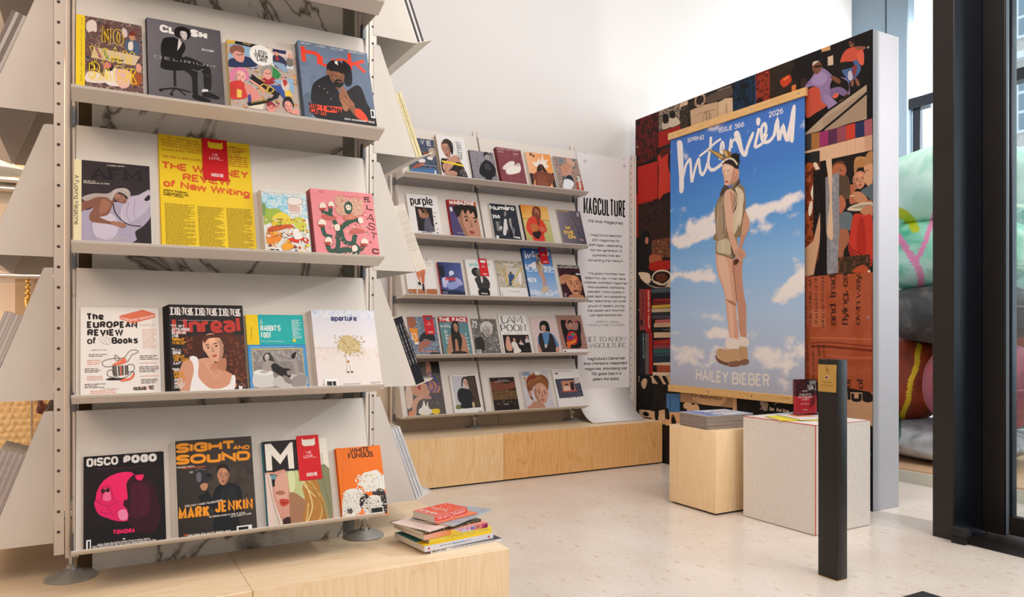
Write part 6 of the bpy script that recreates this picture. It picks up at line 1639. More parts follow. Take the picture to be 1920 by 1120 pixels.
COLLAGE=[('n','#1c1512 #241a16 #2a1f1a #16110f'.split(),(0,0,2300,2984),60,60,160,401),
('g',0,[0,2939,253,2939,253,2596,0,2596],'#5a1512 #6e1a14 #3a1412 #2a1210'.split()),
('b','#8a2418',[150,2972,263,2944,285,2822,263,2651,173,2670,127,2844]),
('b','#2a0f0e',[34,2880,127,2918,150,2764,139,2573,34,2578]),
('b','#c9402c',[191,2903,229,2909,263,2856,252,2742,196,2769]),
('b','#120d0c',[34,2654,296,2644,296,2542,34,2571]),
('n','#2a1210 #6a1a14 #3a1412 #120d0c'.split(),(10,2586,296,2992),400,12,34,402),
('p','#3a2f28',[307,2977,571,2994,571,2798,307,2810]),
('n','#2a2420 #a89684 #6a5748 #14100e'.split(),(311,2812,569,2983),400,8,18,403),
('b','#c4b3a2',[351,2865,394,2876,440,2843,440,2814,361,2819]),
('b','#cdbcab',[447,2899,509,2890,565,2841,567,2813,447,2816]),
('b','#241c18',[447,2942,489,2945,520,2902,503,2878,453,2894]),
('b','#1c1512',[361,2942,426,2925,426,2861,372,2867]),
('p','#9e1f18',[307,2805,577,2803,577,2684,303,2672]),
('g',0,[12,2328,246,2328,246,1940,12,1940],'#b3241c #8a1a14 #6a120e #a3201a'.split()),
('p','#b3261d',[29,2564,296,2564,296,2243,34,2246]),
('l','#3a0d0a',3.6,[296,2674,307,2242]),
('b','#241412',[307,2242,478,2286,495,2234,307,2205]),
('b','#c4382a',[311,2496,296,2586,329,2623,404,2651,447,2613,457,2554,426,2488,478,2407,478,2293,372,2268,307,2242]),
('b','#5a1a14',[329,2645,436,2644,457,2611,372,2585,340,2577]),
('b','#2a0e0c',[426,2574,478,2635,482,2406,440,2457]),
('l','#2a0e0c',4.9,[361,2624,440,2600]),
('p','#e0c0a0',[571,2980,662,2981,662,2928,571,2931]),
('l','#8a7058',3.6,[581,2966,642,2967]),
('p','#3a2e26',[577,2922,662,2922,671,2753,581,2753]),
('n','#4a3c32 #2a211c #6a5646'.split(),(581,2760,671,2949),400,8,18,404),
('p','#2e251f',[662,2981,1142,2978,1150,2737,681,2744]),
('b','#5a4a40',[873,2954,1072,2958,1142,2945,1142,2894,1001,2893,873,2900]),
('p','#c9a888',[691,2893,836,2897,992,2882,998,2759,701,2764]),
('p','#d6b694',[992,2875,1072,2887,1145,2873,1149,2744,998,2751]),
('l','#7a6048',4.9,[992,2879,998,2754]),
('L','#a88a6c',19.4,[750,2953,769,2989,817,2990,851,2960,845,2914,802,2899,759,2919]),
('l','#4a3828',3.6,[836,2762,845,2820,864,2835,882,2750]),
('l','#4a3828',3.6,[864,2755,877,2819,895,2830,910,2750]),
('l','#4a3828',3.6,[901,2759,910,2817,925,2760]),
('l','#4a3828',3.6,[1072,2750,1083,2845,1093,2751]),
('l','#4a3828',3.0,[779,2843,965,2830]),
('l','#8a6a50',2.4,[721,2831,798,2828]),
('t','#a89484','Coastal Studio',986.8,2962.6,1131.4,2956,15.8,1.5,''),
('p','#141c26',[1145,2980,1366,2984,1371,2750,1155,2742]),
('b','#2a5a86',[1243,2942,1293,2953,1342,2901,1334,2829,1293,2852,1260,2899]),
('b','#1d4468',[1159,2838,1227,2839,1243,2777,1176,2756]),
('b','#c9a48c',[1273,2864,1301,2865,1309,2835,1280,2836]),
('n','#10161e #1a3350 #16222f #0f1218'.split(),(1152,2745,1367,3007),400,14,40,405),
('l','#3a6ab0',3.6,[1366,2984,1371,2750]),
('p','#6e2012',[1366,2984,1496,2985,1502,2752,1374,2749]),
('b','#c94a24',[1382,2952,1453,2950,1460,2843,1406,2834,1382,2865]),
('b','#e0663a',[1453,2943,1491,2956,1496,2809,1468,2804]),
('n','#5a1a10 #9a3420 #4a140c'.split(),(1377,2747,1499,2960),400,12,34,406),
('b','#2a100c',[1382,2797,1421,2798,1445,2749,1382,2753]),
('p','#2e2219',[1499,2988,1728,2985,1735,2754,1505,2751]),
('b','#c4401c',[1590,2873,1675,2889,1685,2839,1619,2816]),
('p','#e8773c',[1619,2876,1660,2882,1663,2869,1622,2861]),
('b','#1a1310',[1678,2900,1721,2934,1728,2827,1692,2849]),
('p','#d9783c',[1689,2808,1724,2807,1724,2755,1689,2758]),
('p','#161110',[1701,2990,2295,2986,2295,2430,1789,2452]),
('p','#d09a6c',[1928,2984,1995,2987,1997,2953,1931,2961]),
('p','#d6b89c',[1976,2913,2017,2913,2019,2850,1978,2856]),
('b','#3a2420',[1764,2830,1813,2811,1826,2751,1776,2744]),
('b','#c4523c',[1807,2715,1838,2747,1886,2744,1916,2715,1928,2662,1957,2613,1963,2592,1886,2571,1807,2560]),
('b','#d9644c',[2009,2669,2037,2681,2058,2666,2054,2632,2020,2631]),
('b','#8f76a0',[1789,2761,1850,2815,1874,2839,1933,2856,1992,2804,2015,2767,1997,2732,2003,2691,2071,2681,2105,2613,2132,2645,2127,2705,2071,2755,2127,2719,2138,2663,2138,2624,2105,2625,2060,2675,2003,2671,2026,2615,2066,2575,2037,2533,1997,2538,1980,2587,1928,2641,1916,2715,1862,2756]),
('b','#a48bb5',[1862,2812,1933,2831,1974,2779,1933,2740,1862,2771]),
('b','#7d658e',[1992,2694,2071,2691,2127,2637,2094,2626,2037,2661,2003,2641]),
('b','#9c83ad',[1945,2677,2003,2641,2054,2578,2003,2542,1974,2589]),
('b','#7a4a34',[1856,2905,1880,2918,1916,2902,1931,2867,1916,2836,1886,2827,1860,2864]),
('l','#141010',12.9,[1874,2880,1924,2872]),
('b','#c9bfba',[1860,2909,1874,2918,1910,2909,1886,2901,1862,2893]),
('b','#7a4a34',[1994,2778,2026,2773,2071,2735,2066,2713,2037,2731]),
('b','#4a2a20',[2099,2625,2127,2632,2129,2607,2105,2602]),
('b','#141113',[2105,2613,2149,2616,2179,2601,2160,2591,2116,2596]),
('b','#4a2a20',[2043,2556,2082,2566,2105,2535,2071,2524]),
('b','#0f0d0f',[2071,2539,2105,2540,2127,2501,2110,2475,2082,2487]),
('b','#c9533c',[2094,2900,2127,2919,2203,2908,2247,2884,2224,2868,2213,2842,2181,2824,2105,2843,2071,2848,2082,2884]),
('b','#d9604a',[2192,2868,2234,2869,2240,2796,2224,2782,2197,2819]),
('b','#4a6496',[2082,2796,2138,2799,2181,2833,2213,2785,2213,2747,2160,2705,2127,2705,2105,2750]),
('b','#c4c0d0',[2127,2763,2149,2771,2160,2715,2132,2718]),
('b','#8a3a3c',[2160,2792,2192,2792,2181,2737,2165,2732]),
('b','#8a5640',[2136,2964,2160,2966,2170,2933,2154,2919,2138,2934]),
('l','#141010',7.5,[2138,2946,2168,2942]),
('b','#2a1a16',[2129,2962,2149,2977,2172,2959,2165,2945,2143,2960]),
('b','#8a5640',[2181,2915,2245,2894,2247,2879,2192,2892]),
('b','#8a5640',[2149,2713,2165,2708,2168,2673,2149,2674]),
('b','#8a5640',[2176,2710,2192,2710,2211,2666,2194,2661]),
('b','#1c1816',[2003,2850,2105,2843,2165,2819,2160,2792,2071,2799,2015,2826]),
('p','#b49c84',[1795,2450,2071,2603,2261,2652,2261,2438,1795,2445]),
('p','#a68e78',[1933,2509,2261,2619,2261,2448,1957,2428]),
('l','#141010',16.2,[1922,2436,2071,2505,2261,2600]),
('l','#141010',15.1,[1789,2493,1957,2553,2105,2604,2261,2661]),
('p','#141010',[2259,2667,2295,2665,2295,2430,2259,2429]),
('p','#3f3a3c',[1795,2445,1850,2441,1850,2337,1795,2335]),
('p','#a86f3c',[1850,2440,1913,2436,1915,2334,1850,2335]),
('p','#9c2f66',[1913,2436,1980,2434,1981,2336,1915,2335]),
('p','#5c2c4c',[1980,2434,2047,2432,2048,2335,1981,2336]),
('p','#954a54',[2047,2432,2114,2432,2115,2336,2048,2335]),
('p','#c93f2c',[2114,2432,2177,2432,2179,2336,2115,2336]),
('p','#2a3058',[2177,2432,2242,2432,2244,2336,2179,2336]),
('p','#a85a64',[2242,2432,2296,2433,2297,2331,2244,2335]),
('p','#e0b494',[1795,2332,2071,2333,2181,2335,2297,2330,2297,2233,1916,2241,1916,2311,1795,2318]),
('l','#b48a6c',1.6,[2116,2333,2118,2235]),
('l','#b48a6c',1.6,[2179,2333,2181,2235]),
('l','#c49a7c',2.2,[2244,2333,2246,2231]),
('p','#d0a084',[2244,2333,2297,2331,2297,2233,2246,2231]),
('p','#1c2026',[1795,2316,1916,2313,1916,2239,1795,2242]),
('p','#26241f',[1850,2317,1916,2313,1916,2239,1852,2241]),
('p','#6e3520',[1793,2242,1913,2237,1960,2236,1975,1681,1893,1574,1793,1491]),
('b','#a8502c',[1800,2226,1874,2228,1913,2147,1864,2056,1835,1944,1805,1915]),
('b','#8a3c20',[1795,1917,1845,1943,1864,1841,1854,1693,1815,1672,1795,1682]),
('n','#8a3c20 #5a2616 #b0582e #6e3018'.split(),(1800,1667,1951,2226),400,16,44,411),
('b','#e6d3bc',[1864,2234,1889,2238,1918,2179,1903,2148,1884,2193]),
('b','#ead9c4',[1845,2043,1864,2098,1889,2097,1905,2049,1903,1992,1874,1980,1854,2008]),
('b','#e6d3bc',[1903,2107,1927,2103,1937,2061,1918,2047,1905,2074]),
('b','#ead9c4',[1825,1929,1840,1981,1859,1982,1854,1917,1835,1886]),
('b','#e6d3bc',[1889,1912,1898,1968,1922,1973,1934,1930,1918,1896,1893,1887]),
('b','#e6d3bc',[1869,1791,1884,1839,1908,1840,1918,1793,1893,1763,1874,1770]),
('n','#1a1412 #0f0c0b #2a201a'.split(),(1864,1691,1960,2189),400,9,22,412),
('p','#d0a27e',[1793,1674,1864,1717,1918,1900,1922,1735,1889,1591,1869,1493,1793,1483]),
('p','#161110',[1918,2240,1975,2235,1977,1681,1946,1480,1869,1489,1908,1589,1922,1817]),
('p','#1c1613',[1960,2240,2297,2236,2297,1484,1960,1487]),
('b','#6a3a26',[2012,2201,2081,2212,2117,2173,2113,2119,2072,2094,2017,2128]),
('b','#b56a4a',[2017,2184,2054,2201,2099,2181,2115,2142,2099,2113,2063,2128,2035,2109,2012,2137]),
('l','#2a1612',4.4,[2063,2160,2086,2143]),
('b','#241713',[2099,2208,2161,2227,2188,2199,2170,2132,2126,2116,2117,2165]),
('b','#c48e5c',[2170,2179,2188,2214,2231,2209,2274,2189,2282,2141,2248,2140,2222,2161,2188,2136,2175,2099]),
('F','#d09070',2209,2066,99,114,.1,5,'#4a281c','#a84c3c'),
('b','#b8804c',[2170,2132,2179,2185,2222,2199,2257,2169,2240,2142,2196,2142,2179,2099]),
('b','#d6a078',[2240,2142,2265,2175,2297,2177,2297,2024,2265,2022,2248,2048,2235,2081,2250,2094,2244,2118]),
('b','#b58454',[2240,2150,2257,2216,2297,2230,2297,2154,2274,2158]),
('l','#3a2018',4.4,[2252,2115,2272,2116]),
('b','#5c6a70',[2214,1991,2274,2020,2297,2024,2297,1924,2265,1952]),
('b','#b5694c',[2126,1998,2135,2044,2170,2045,2188,2019,2170,1991,2188,1941,2240,1941,2290,1925,2297,1909,2257,1907,2188,1925,2144,1924,2135,1965]),
('b','#c88a68',[2161,1992,2214,1991,2265,1937,2222,1920,2179,1942]),
('l','#e6d0b0',7.9,[2081,1971,2126,1978,2170,1973]),
('b','#d6c8ac',[2121,1892,2161,1914,2240,1921,2297,1913,2297,1882,2240,1871,2170,1877]),
('b','#a89880',[2153,1899,2222,1908,2290,1902,2290,1891,2231,1884]),
('b','#c48464',[2214,1867,2257,1900,2297,1886,2297,1829,2248,1839]),
('b','#68747a',[2063,1864,2117,1880,2161,1851,2161,1764,2099,1760,2063,1764]),
('b','#5a4638',[2072,2102,2126,2108,2144,2026,2135,1965,2081,1965,2067,2039]),
('b','#b86c50',[2067,1991,2099,1970,2113,1921,2090,1884,2063,1880]),
('b','#c93a2a',[2161,1835,2188,1859,2248,1839,2297,1817,2297,1526,2240,1554,2161,1584,2130,1634,2139,1712]),
('b','#b02c20',[2205,1814,2240,1809,2257,1622,2222,1586,2188,1644]),
('l','#241412',4.4,[2135,1673,2161,1631,2240,1585,2297,1549]),
('l','#241412',4.4,[2131,1650,2161,1611,2240,1566,2297,1530]),
('l','#241412',4.4,[2135,1626,2170,1591,2240,1546,2297,1511]),
('b','#a86a4c',[2054,1761,2126,1761,2135,1689,2099,1637,2090,1590,2054,1601]),
('b','#8a4a30',[2049,1561,2117,1588,2188,1566,2205,1502,2117,1485,2044,1490]),
('n','#5a3a28 #3a2a1e #6e4630'.split(),(2063,1485,2282,1592),400,14,40,413),
('b','#b8502c',[2161,1490,2188,1519,2240,1531,2274,1498,2265,1475]),
('b','#e0d9d0',[2285,1487,2282,1493,2275,1495,2268,1493,2265,1487,2268,1482,2275,1480,2282,1482]),
('p','#8f8c90',[1960,2126,2063,2144,2065,1752,2049,1493,1975,1486,1979,1681,1965,1780]),
('n','#9a98a0 #88868e #a4a0a4'.split(),(1972,1497,2055,2112),400,14,40,414),
('b','#e0bc9c',[1965,2239,2007,2239,2009,1968,2017,1725,1984,1729,1972,1779,1993,1970,1979,2135]),
('l','#a8a8b0',4.4,[2007,1678,2003,1565,1979,1502]),
('p','#a8502e',[1793,1484,2301,1480,2305,735,1793,790]),
('n','#a8502c #b0583a #a44c2a'.split(),(1798,827,2298,1480),400,60,120,415),
('p','#b0593a',[1813,1479,1959,1483,1959,1146,1801,1147]),
('p','#bb6a48',[1844,1262,1959,1259,1959,1146,1844,1142]),
('l','#8a3a20',10.1,[1845,1032,1964,1043,2298,1021]),
('l','#7a3018',16.2,[1845,1013,1964,1015,2298,995]),
('l','#c06a44',10.1,[1845,1070,1964,1071,2298,1065]),
('l','#b86040',14.1,[1964,959,2133,945,2301,951]),
('t','#2e1a14','and',2041.6,1153.5,2039.5,1292.3,50.5,2.3,'s'),
('t','#2e1a14','trad',2041.6,1335.8,2037.3,1479.4,50.5,2.3,'s'),
('t','#2e1a14','flying,',2128.3,1154.8,2125.2,1375.3,46.5,2.3,'s'),
('t','#2e1a14','ca',2128.3,1400.7,2125.2,1482.9,46.5,2.3,'s'),
('t','#2e1a14','own',2216.3,1154.2,2216.3,1302.1,42.4,2.3,'s'),
('t','#2e1a14','way.',2220.3,1328.8,2218.3,1482.1,42.4,2.3,'s'),
('t','#2e1a14','Dolly Schiller dyin',1855.1,1148.9,1850.5,1480,24.2,1.8,'s'),
('t','#2e1a14','the book), or th',1900.1,1165.7,1897.8,1482.7,24.2,1.8,'s'),
('t','#2e1a14','ming up the mour',1951,1141.8,1948.8,1481.4,24.2,1.8,'s'),
('t','#2e1a14','al at Elphinstone, c',1811.7,1147.2,1809.4,1478.7,24.2,1.8,'s'),
('t','#2e1a14','book), or the',1820.9,1026.9,1820.9,1137.5,10.1,1.4,'s'),
('t','#2e1a14','ming up the',1834.6,1027.1,1834.6,1137.5,10.1,1.4,'s'),
('t','#2e1a14','ret of Gaston',1834.6,792,1830,1022.2,24.2,1.8,'s'),
('t','#2e1a14','ne a month o',1877.7,784.9,1875.4,1020.1,22.2,1.8,'s'),
('t','#2e1a14','ophins',1920.1,948.1,1917.9,1021.8,22.2,1.8,'s'),
('t','#2e1a14','chill',1958.6,949.3,1956.4,1022.5,22.2,1.8,'s'),
('t','#2e1a14','of',2148.8,755.4,2148.8,814.4,46.5,2.3,'s'),
('t','#2e1a14','of',2238.2,754.2,2234.2,823.6,46.5,2.3,'s'),
('t','#2e1a14','books, my revised and edit thoughts with art',2298.7,1003.7,2298.7,1400.8,8.1,1.4,'s'),
('t','#2e1a14','and for a month of world',2298.7,756.6,2298.7,941.9,8.1,1.4,'s'),
('p','#c79a76',[2118,726,2305,735,2305,528,2118,543]),
('t','#201614','lub',2125.2,667.3,2304.5,673.3,80.8,3.6,''),
('p','#1a1412',[40,2230,497,2213,497,1468,48,1490]),
('n','#1a1412 #2e1c16 #3a2018 #120e0c'.split(),(54,1882,497,2228),400,14,40,416),
('n','#5a3020 #8a4a30 #3a2c20 #a06848'.split(),(220,1733,497,1894),400,12,30,417),
('b','#16110f',[54,1912,122,1992,188,1967,209,1895,215,1809,201,1637,54,1630]),
('b','#b5735a',[179,1901,173,1923,156,1932,140,1923,133,1901,140,1879,156,1870,173,1879]),
('b','#0f0c0b',[97,1942,130,1987,188,1967,188,1923,146,1933,119,1896]),
('b','#a85c3c',[188,1759,254,1771,343,1746,343,1661,215,1671]),
('b','#a81f14',[215,1705,492,1700,492,1634,215,1636]),
('L','#dcc4aa',14.1,[228,1567,267,1616,356,1627,443,1604,456,1553,369,1508,267,1530]),
('b','#5a2c1c',[267,1573,318,1604,406,1590,419,1547,331,1530]),
('L','#c9ac90',7.1,[81,1593,135,1538,267,1488,419,1488]),
('b','#e0c8ac',[48,1631,188,1612,201,1534,135,1538,67,1594]),
('p','#d6bc9c',[456,1570,497,1617,497,1468,406,1489]),
('p','#120e0d',[48,1490,497,1476,497,756,48,724]),
('p','#8a3c3a',[54,1484,135,1480,140,1124,59,1120]),
('t','#2a1414','Virginia Woolf',113.5,1233.5,108.1,1460.6,21.2,1.7,'i'),
('b','#1c1c24',[102,1190,98,1212,86,1221,75,1212,71,1190,75,1168,86,1159,98,1168]),
('p','#a81f1a',[135,1480,209,1478,215,1106,140,1103]),
('t','#e6c8b4','JEFFREY EUGENIDES',193.5,1133.9,188.2,1465.6,18.4,2,''),
('p','#20242a',[54,1094,130,1103,130,755,59,730]),
('t','#8aa0b0','BUKOWSKI',124.3,876.2,118.9,1094,19.8,2.4,''),
('p','#6a5c5a',[135,1094,183,1099,183,740,135,737]),
('p','#a01c18',[183,1099,230,1103,235,746,188,740]),
('p','#45525c',[220,1478,497,1476,497,1438,220,1443]),
('p','#1c1c20',[220,1442,497,1438,497,1385,225,1395]),
('p','#8a2422',[241,1389,497,1388,497,1368,241,1369]),
('p','#6a1c1c',[230,1364,497,1365,497,1339,230,1340]),
('p','#c8a03c',[225,1335,497,1339,497,1312,225,1309]),
('p','#b8a488',[220,1306,497,1306,497,1277,220,1275]),
('p','#2a2c2c',[225,1271,497,1272,497,1253,225,1251]),
('p','#4a4248',[225,1247,497,1249,497,1219,225,1220]),
('p','#b0605a',[267,1209,497,1216,497,1186,267,1182]),
('p','#c8a080',[251,1182,497,1186,497,1150,251,1148]),
('p','#1c201e',[235,1141,497,1150,497,1110,235,1106]),
('p','#d0ac8c',[251,1103,497,1107,497,1062,251,1057]),
('p','#9c1f1f',[246,1034,497,1054,497,1001,246,997]),
('p','#8c3c44',[246,993,497,1001,497,974,246,962]),
('p','#2e5a54',[241,959,497,971,497,935,241,925]),
('p','#384850',[246,921,497,935,497,908,246,897]),
('p','#20303a',[246,894,497,908,497,859,246,846]),
('p','#d8b898',[246,842,497,859,497,830,246,822]),
('p','#a04c2c',[287,817,497,830,497,776,292,769]),
('p','#d8c0a4',[235,763,480,772,480,742,235,729]),
('t','#1c1410','The White',279.6,722.6,480.1,738.5,12.7,1.8,'bs'),
('l','#e0c8b0',2.1,[267,1291,369,1294]),
('l','#2a1410',2.1,[292,1168,394,1171]),
('l','#e0c8b0',2.1,[369,1125,456,1130]),
('l','#c8a03c',2.1,[318,1018,443,1027]),
('p','#cda884',[48,719,480,742,480,669,48,663]),
('b','#120e0d',[59,716,135,734,220,707,220,570,201,448,108,422,59,488]),
('b','#cba684',[81,665,122,702,162,687,135,616,95,622]),
('b','#120e0d',[241,726,305,733,369,662,318,659]),
('b','#120e0d',[356,732,406,731,443,666,414,665]),
('p','#d8b08c',[54,425,220,432,220,367,54,364]),
('b','#120e0d',[188,394,176,408,146,414,116,408,103,394,116,380,146,374,176,380]),
('g',0,[83,280,310,280,310,119,83,119],'#2a4a78 #33558a #4a75a8 #4a72a4'.split()),
('l','#1a1816',4.2,[453,570,463,455]),
('p','#e0b48a',[220,424,497,458,497,342,220,312]),
('b','#17130f',[267,471,305,483,313,407,292,337,261,385]),
('b','#17130f',[394,474,431,485,443,420,431,335,399,331]),
('p','#d8a87c',[318,441,389,456,389,414,318,407]),
('p','#4a78ac',[410,591,573,603,573,448,410,432]),
('l','#1a1816',4.3,[455,573,459,444]),
('p','#e0ac7c',[442,439,573,451,576,348,442,333]),
('p','#e8b888',[400,381,453,379,453,329,400,323]),
('b','#17130f',[400,460,426,470,442,442,448,386,410,378]),
('b','#17130f',[474,413,500,419,516,393,531,359,505,342,474,342]),
('b','#7a4a34',[495,407,493,414,487,417,481,414,478,407,481,401,487,398,493,401]),
('p','#b08868',[578,617,1146,619,1146,538,890,532,578,536]),
('p','#d8ac80',[683,611,728,566,814,542,908,534,1018,540,1071,574,1098,615,1018,636]),
('t','#241a14','CONFERENCE',1035.8,610.6,693.2,613.1,24.4,1.9,''),
('p','#16110f',[578,534,1146,538,1146,483,578,455]),
('b','#dcb28c',[613,508,638,536,698,536,718,524,757,534,791,516,786,482,668,464,658,484,633,485]),
('b','#16110f',[718,538,747,537,742,527,720,527]),
('p','#d8a87c',[1148,619,1188,619,1191,510,1150,509]),
('l','#8a6848',2.4,[1176,618,1178,509]),
('p','#151210',[1201,617,1723,626,1898,632,1898,546,1201,495]),
('x','#c8b49c',(805,29.8,943,83.6),6,3),
('t','#d8c4ac','Dear',1496.4,551.4,1538.5,551,25.6,1.5,'i'),
('t','#d8c4ac','Read',1557.5,551,1602.5,550.4,25.6,1.5,'i'),
('t','#d8c4ac','Room',1613.7,550.3,1663.7,549.1,25.6,1.5,'i'),
('l','#e0ccb0',3.0,[1539,595,1580,620]),
('b','#9a8676',[1410,609,1477,608,1485,578,1469,546,1438,555]),
('l','#d8c4ac',2.4,[1418,603,1454,575,1410,556,1477,550]),
('n','#3a322c #6a5c50'.split(),(920,60,1104,149),14,8,26,418),
('n','#c8b49c'.split(),(759,30,851,119),10,3,8,419)]
BANNER=[('l','#1c1a1c',3.2,[54,1941,100,1944]),
('l','#1c1a1c',3.2,[76,1963,77,1921]),
('l','#1c1a1c',3.2,[476,1944,520,1944]),
('l','#1c1a1c',3.2,[497,1965,498,1925]),
('t','#151214','MAGCULTURE',61.5,1490.4,515.9,1494.9,147.8,2.5,''),
('t','#232022','We love magazines',107.8,1424.2,481.7,1427.2,27.8,1.7,''),
('t','#232022','magCulture selected',133.6,1307.6,462.6,1317.3,21.4,1.7,''),
('t','#232022','200 magazines for',151.7,1264.3,445,1271.8,21.4,1.7,''),
('t','#232022','Selfridges, celebrating',118.1,1222.1,473.5,1229,21.4,1.7,''),
('t','#232022','the new generation of',131,1178.4,470.8,1185.4,21.4,1.7,''),
('t','#232022','publishers that are',154.3,1135.1,447.7,1142,21.4,1.7,''),
('t','#232022','reinventing the medium.',105.2,1090.5,488.6,1098.3,21.4,1.7,''),
('t','#232022','"The glossy monthlies have',99.4,977.4,498,984.4,20.4,1.7,'i'),
('t','#232022','faded from view. In their place,',74.9,938.8,514.3,943.4,20.4,1.7,'i'),
('t','#232022','creatively orientated magazines',65.7,900.9,525.8,904.8,20.4,1.7,'i'),
('t','#232022','have appeared, addressing',102.5,861.8,498,865.1,20.4,1.7,'i'),
('t','#232022','specialist, niche subjects in',102.5,822.8,499.6,826.2,20.4,1.7,'i'),
('t','#232022','great depth, and establishing',90.2,782.2,511.1,785,20.4,1.7,'i'),
('t','#232022','deep relationships with small',87.1,742,511.1,747.3,20.4,1.7,'i'),
('t','#232022','groups of readers, proving',108.6,700.8,494.7,706.8,20.4,1.7,'i'),
('t','#232022','that people want more than',99.4,660.4,501.3,666.7,20.4,1.7,'i'),
('t','#232022','just digital experiences."',124,621.7,481.7,626.3,20.4,1.7,'i'),
('t','#3a3638','- JEREMY LESLIE,',158,566.4,446,566.6,16.6,1.2,''),
('t','#3a3638','MAGCULTURE FOUNDER',105.5,537.2,494.7,539.6,16.6,1.2,''),
('t','#1c1a1c','GET TO KNOW',81,402.7,514.3,403.4,43.4,1.3,'s'),
('t','#1c1a1c','MAGCULTURE',90.2,351.1,517.6,351.4,40.8,1.3,'s'),
('t','#232022',"magCulture's Clerkenwell",102.5,245.3,501.3,245.2,25.5,1.7,''),
('t','#232022','shop champions independent',62.7,206,530.7,203.1,25.5,1.7,''),
('t','#232022','magazines, showcasing over',74.9,160.5,527.4,157.7,25.5,1.7,''),
('t','#232022','700 global titles in a',142.5,115.8,462.2,112.8,25.5,1.7,''),
('t','#232022','gallery-like space.',158,71.1,442.8,68.2,25.5,1.7,'')]
# ---------------------------------------------------------------- collage partition and hanging poster
PR = Matrix(((0, 0, -1), (-1, 0, 0), (0, 1, 0)))      # sheet on a wall that faces the camera's left: x towards the camera, y up
pt = thing('display_partition', 'tall free-standing partition with a dark picture collage on its face and pale grey ends', 'partition', (4.35, 4.06, 0))
box('core_panel', -.130, .13, -1.15, 1.15, 0, 2.984, 'partition_paint', pt, .002)
cl = ink('collage_print', 2300, 2984, '#1c1512', COLLAGE, None, 'matt_print', step=.000012); cl.parent = pt
cl.matrix_local = Matrix.Translation((-.1325, 1.15, 0)) @ PR.to_4x4()
sb = bmesh.new()
for v, z in ((1.12, 2.74), (.36, 2.905), (.32, 2.91), (-1.12, 2.88), (-1.12, 1.2), (-1.13, .35), (.4, .4), (1.1, 1.3)): bcyl(sb, (-.1325, v, z), (-.1355, v, z), .009, .008, 14)
bmo('panel_screw', sb, 'steel', pt, True)
box('navy_edge', -.134, -.1305, -1.149, -1.13, 0, .42, 'blue_black_metal', pt)
po = thing('hanging_poster', 'large sky blue poster of a standing figure hung between wooden rails on the collage wall', 'poster', (4.19, 4.724, .617))
SKY = ('s', [(0, '#4474c8'), (.18, '#4680d0'), (.34, '#5a9ade'), (.5, '#8bbaea'), (.7, '#b0caea'), (.88, '#bcc5dc'), (.96, '#b4bacd'), (1, '#b0b5c8')], '#f2ebea',
       [(.3, .36, .14, .045, .9), (.42, .31, .07, .03, .7), (.72, .34, .26, .035, 1.0), (.9, .32, .08, .025, .8), (.5, .40, .5, .03, .75), (.12, .42, .12, .02, .5), (.95, .38, .06, .02, .6),
        (.1, .535, .16, .035, 1.0), (.25, .56, .14, .02, .7), (.95, .60, .10, .07, 1.0), (.85, .63, .07, .04, .6), (.62, .70, .09, .012, .6), (.45, .775, .36, .025, .85), (.05, .765, .08, .012, .6), (.3, .83, .5, .03, .6), (.85, .82, .25, .035, .7), (.5, .88, .6, .03, .35)], 11, 4)
ps = ink('poster_print', 1332, 2080, '#4f8fd6', [SKY] + POSTER, None, 'poster_paper', step=.000025); ps.parent = po; ps.matrix_local = PR.to_4x4()
for n_, z in (('top_rail', 2.078), ('bottom_rail', 0)):
    rl = box(n_, -.014, .012, -1.347, .015, z, z + .056, 'rail_wood', po, .002)
    sb = bmesh.new()
    for f in (.04, .34, .66, .96): bcyl(sb, (-.0118, .015 - f * 1.362, z + .028), (-.0155, .015 - f * 1.362, z + .028), .008, .007, 12)
    bmo('rail_screw', sb, 'steel', rl, True)
# ---------------------------------------------------------------- paper banner curling onto the plinth
bt = thing('paper_banner', 'long white paper banner with black text curling onto the plywood plinth beside the far rack', 'banner', (3.6, 5.215, .62))
ink('banner_print', 555, 2010, '#e9e5e5', BANNER, bt, 'matt_print', step=.00002).matrix_local = Matrix(((1, 0, 0, 0), (0, 0, -1, 0), (0, 1, 0, 0), (0, 0, 0, 1)))
vs = []; N = 14
for i in range(N + 1):
    a = i / N * math.pi / 2 * .93; r_ = .26
    y = -(r_ - r_ * math.cos(a)); z = -r_ * math.sin(a)
    for x in (0, .555): vs.append((x, y, z + 0))
    for x in (0, .555): vs.append((x, y + .0006 * math.cos(a), z - .0006 * math.sin(a)))
fs = []
for i in range(N):
    a, b = 4 * i, 4 * i + 4
    fs += [(a, b, b + 1, a + 1), (a + 2, a + 3, b + 3, b + 2), (a, a + 2, b + 2, b), (a + 1, b + 1, b + 3, a + 3)]
fs.append((4 * N, 4 * N + 2, 4 * N + 3, 4 * N + 1))
mk('curled_end', vs, fs, 'white_paper', bt, smooth=True)
sb = bmesh.new()
for x in (.075, .49):
    for d in ((.014, .008), (.014, -.008)):
        p = Vector((x, -.15, -.2372)); q = Vector((d[0], d[1] * 1.0, 0)); bcyl(sb, p - q, p + q, .0013, n=5)
bmo('printed_cross', sb, 'dark_ink', bt)
for x in (.07, .49): cyl('clip', (x, .0, 2.0), (x, .07, 2.005), .006, 'steel', bt, n=10)

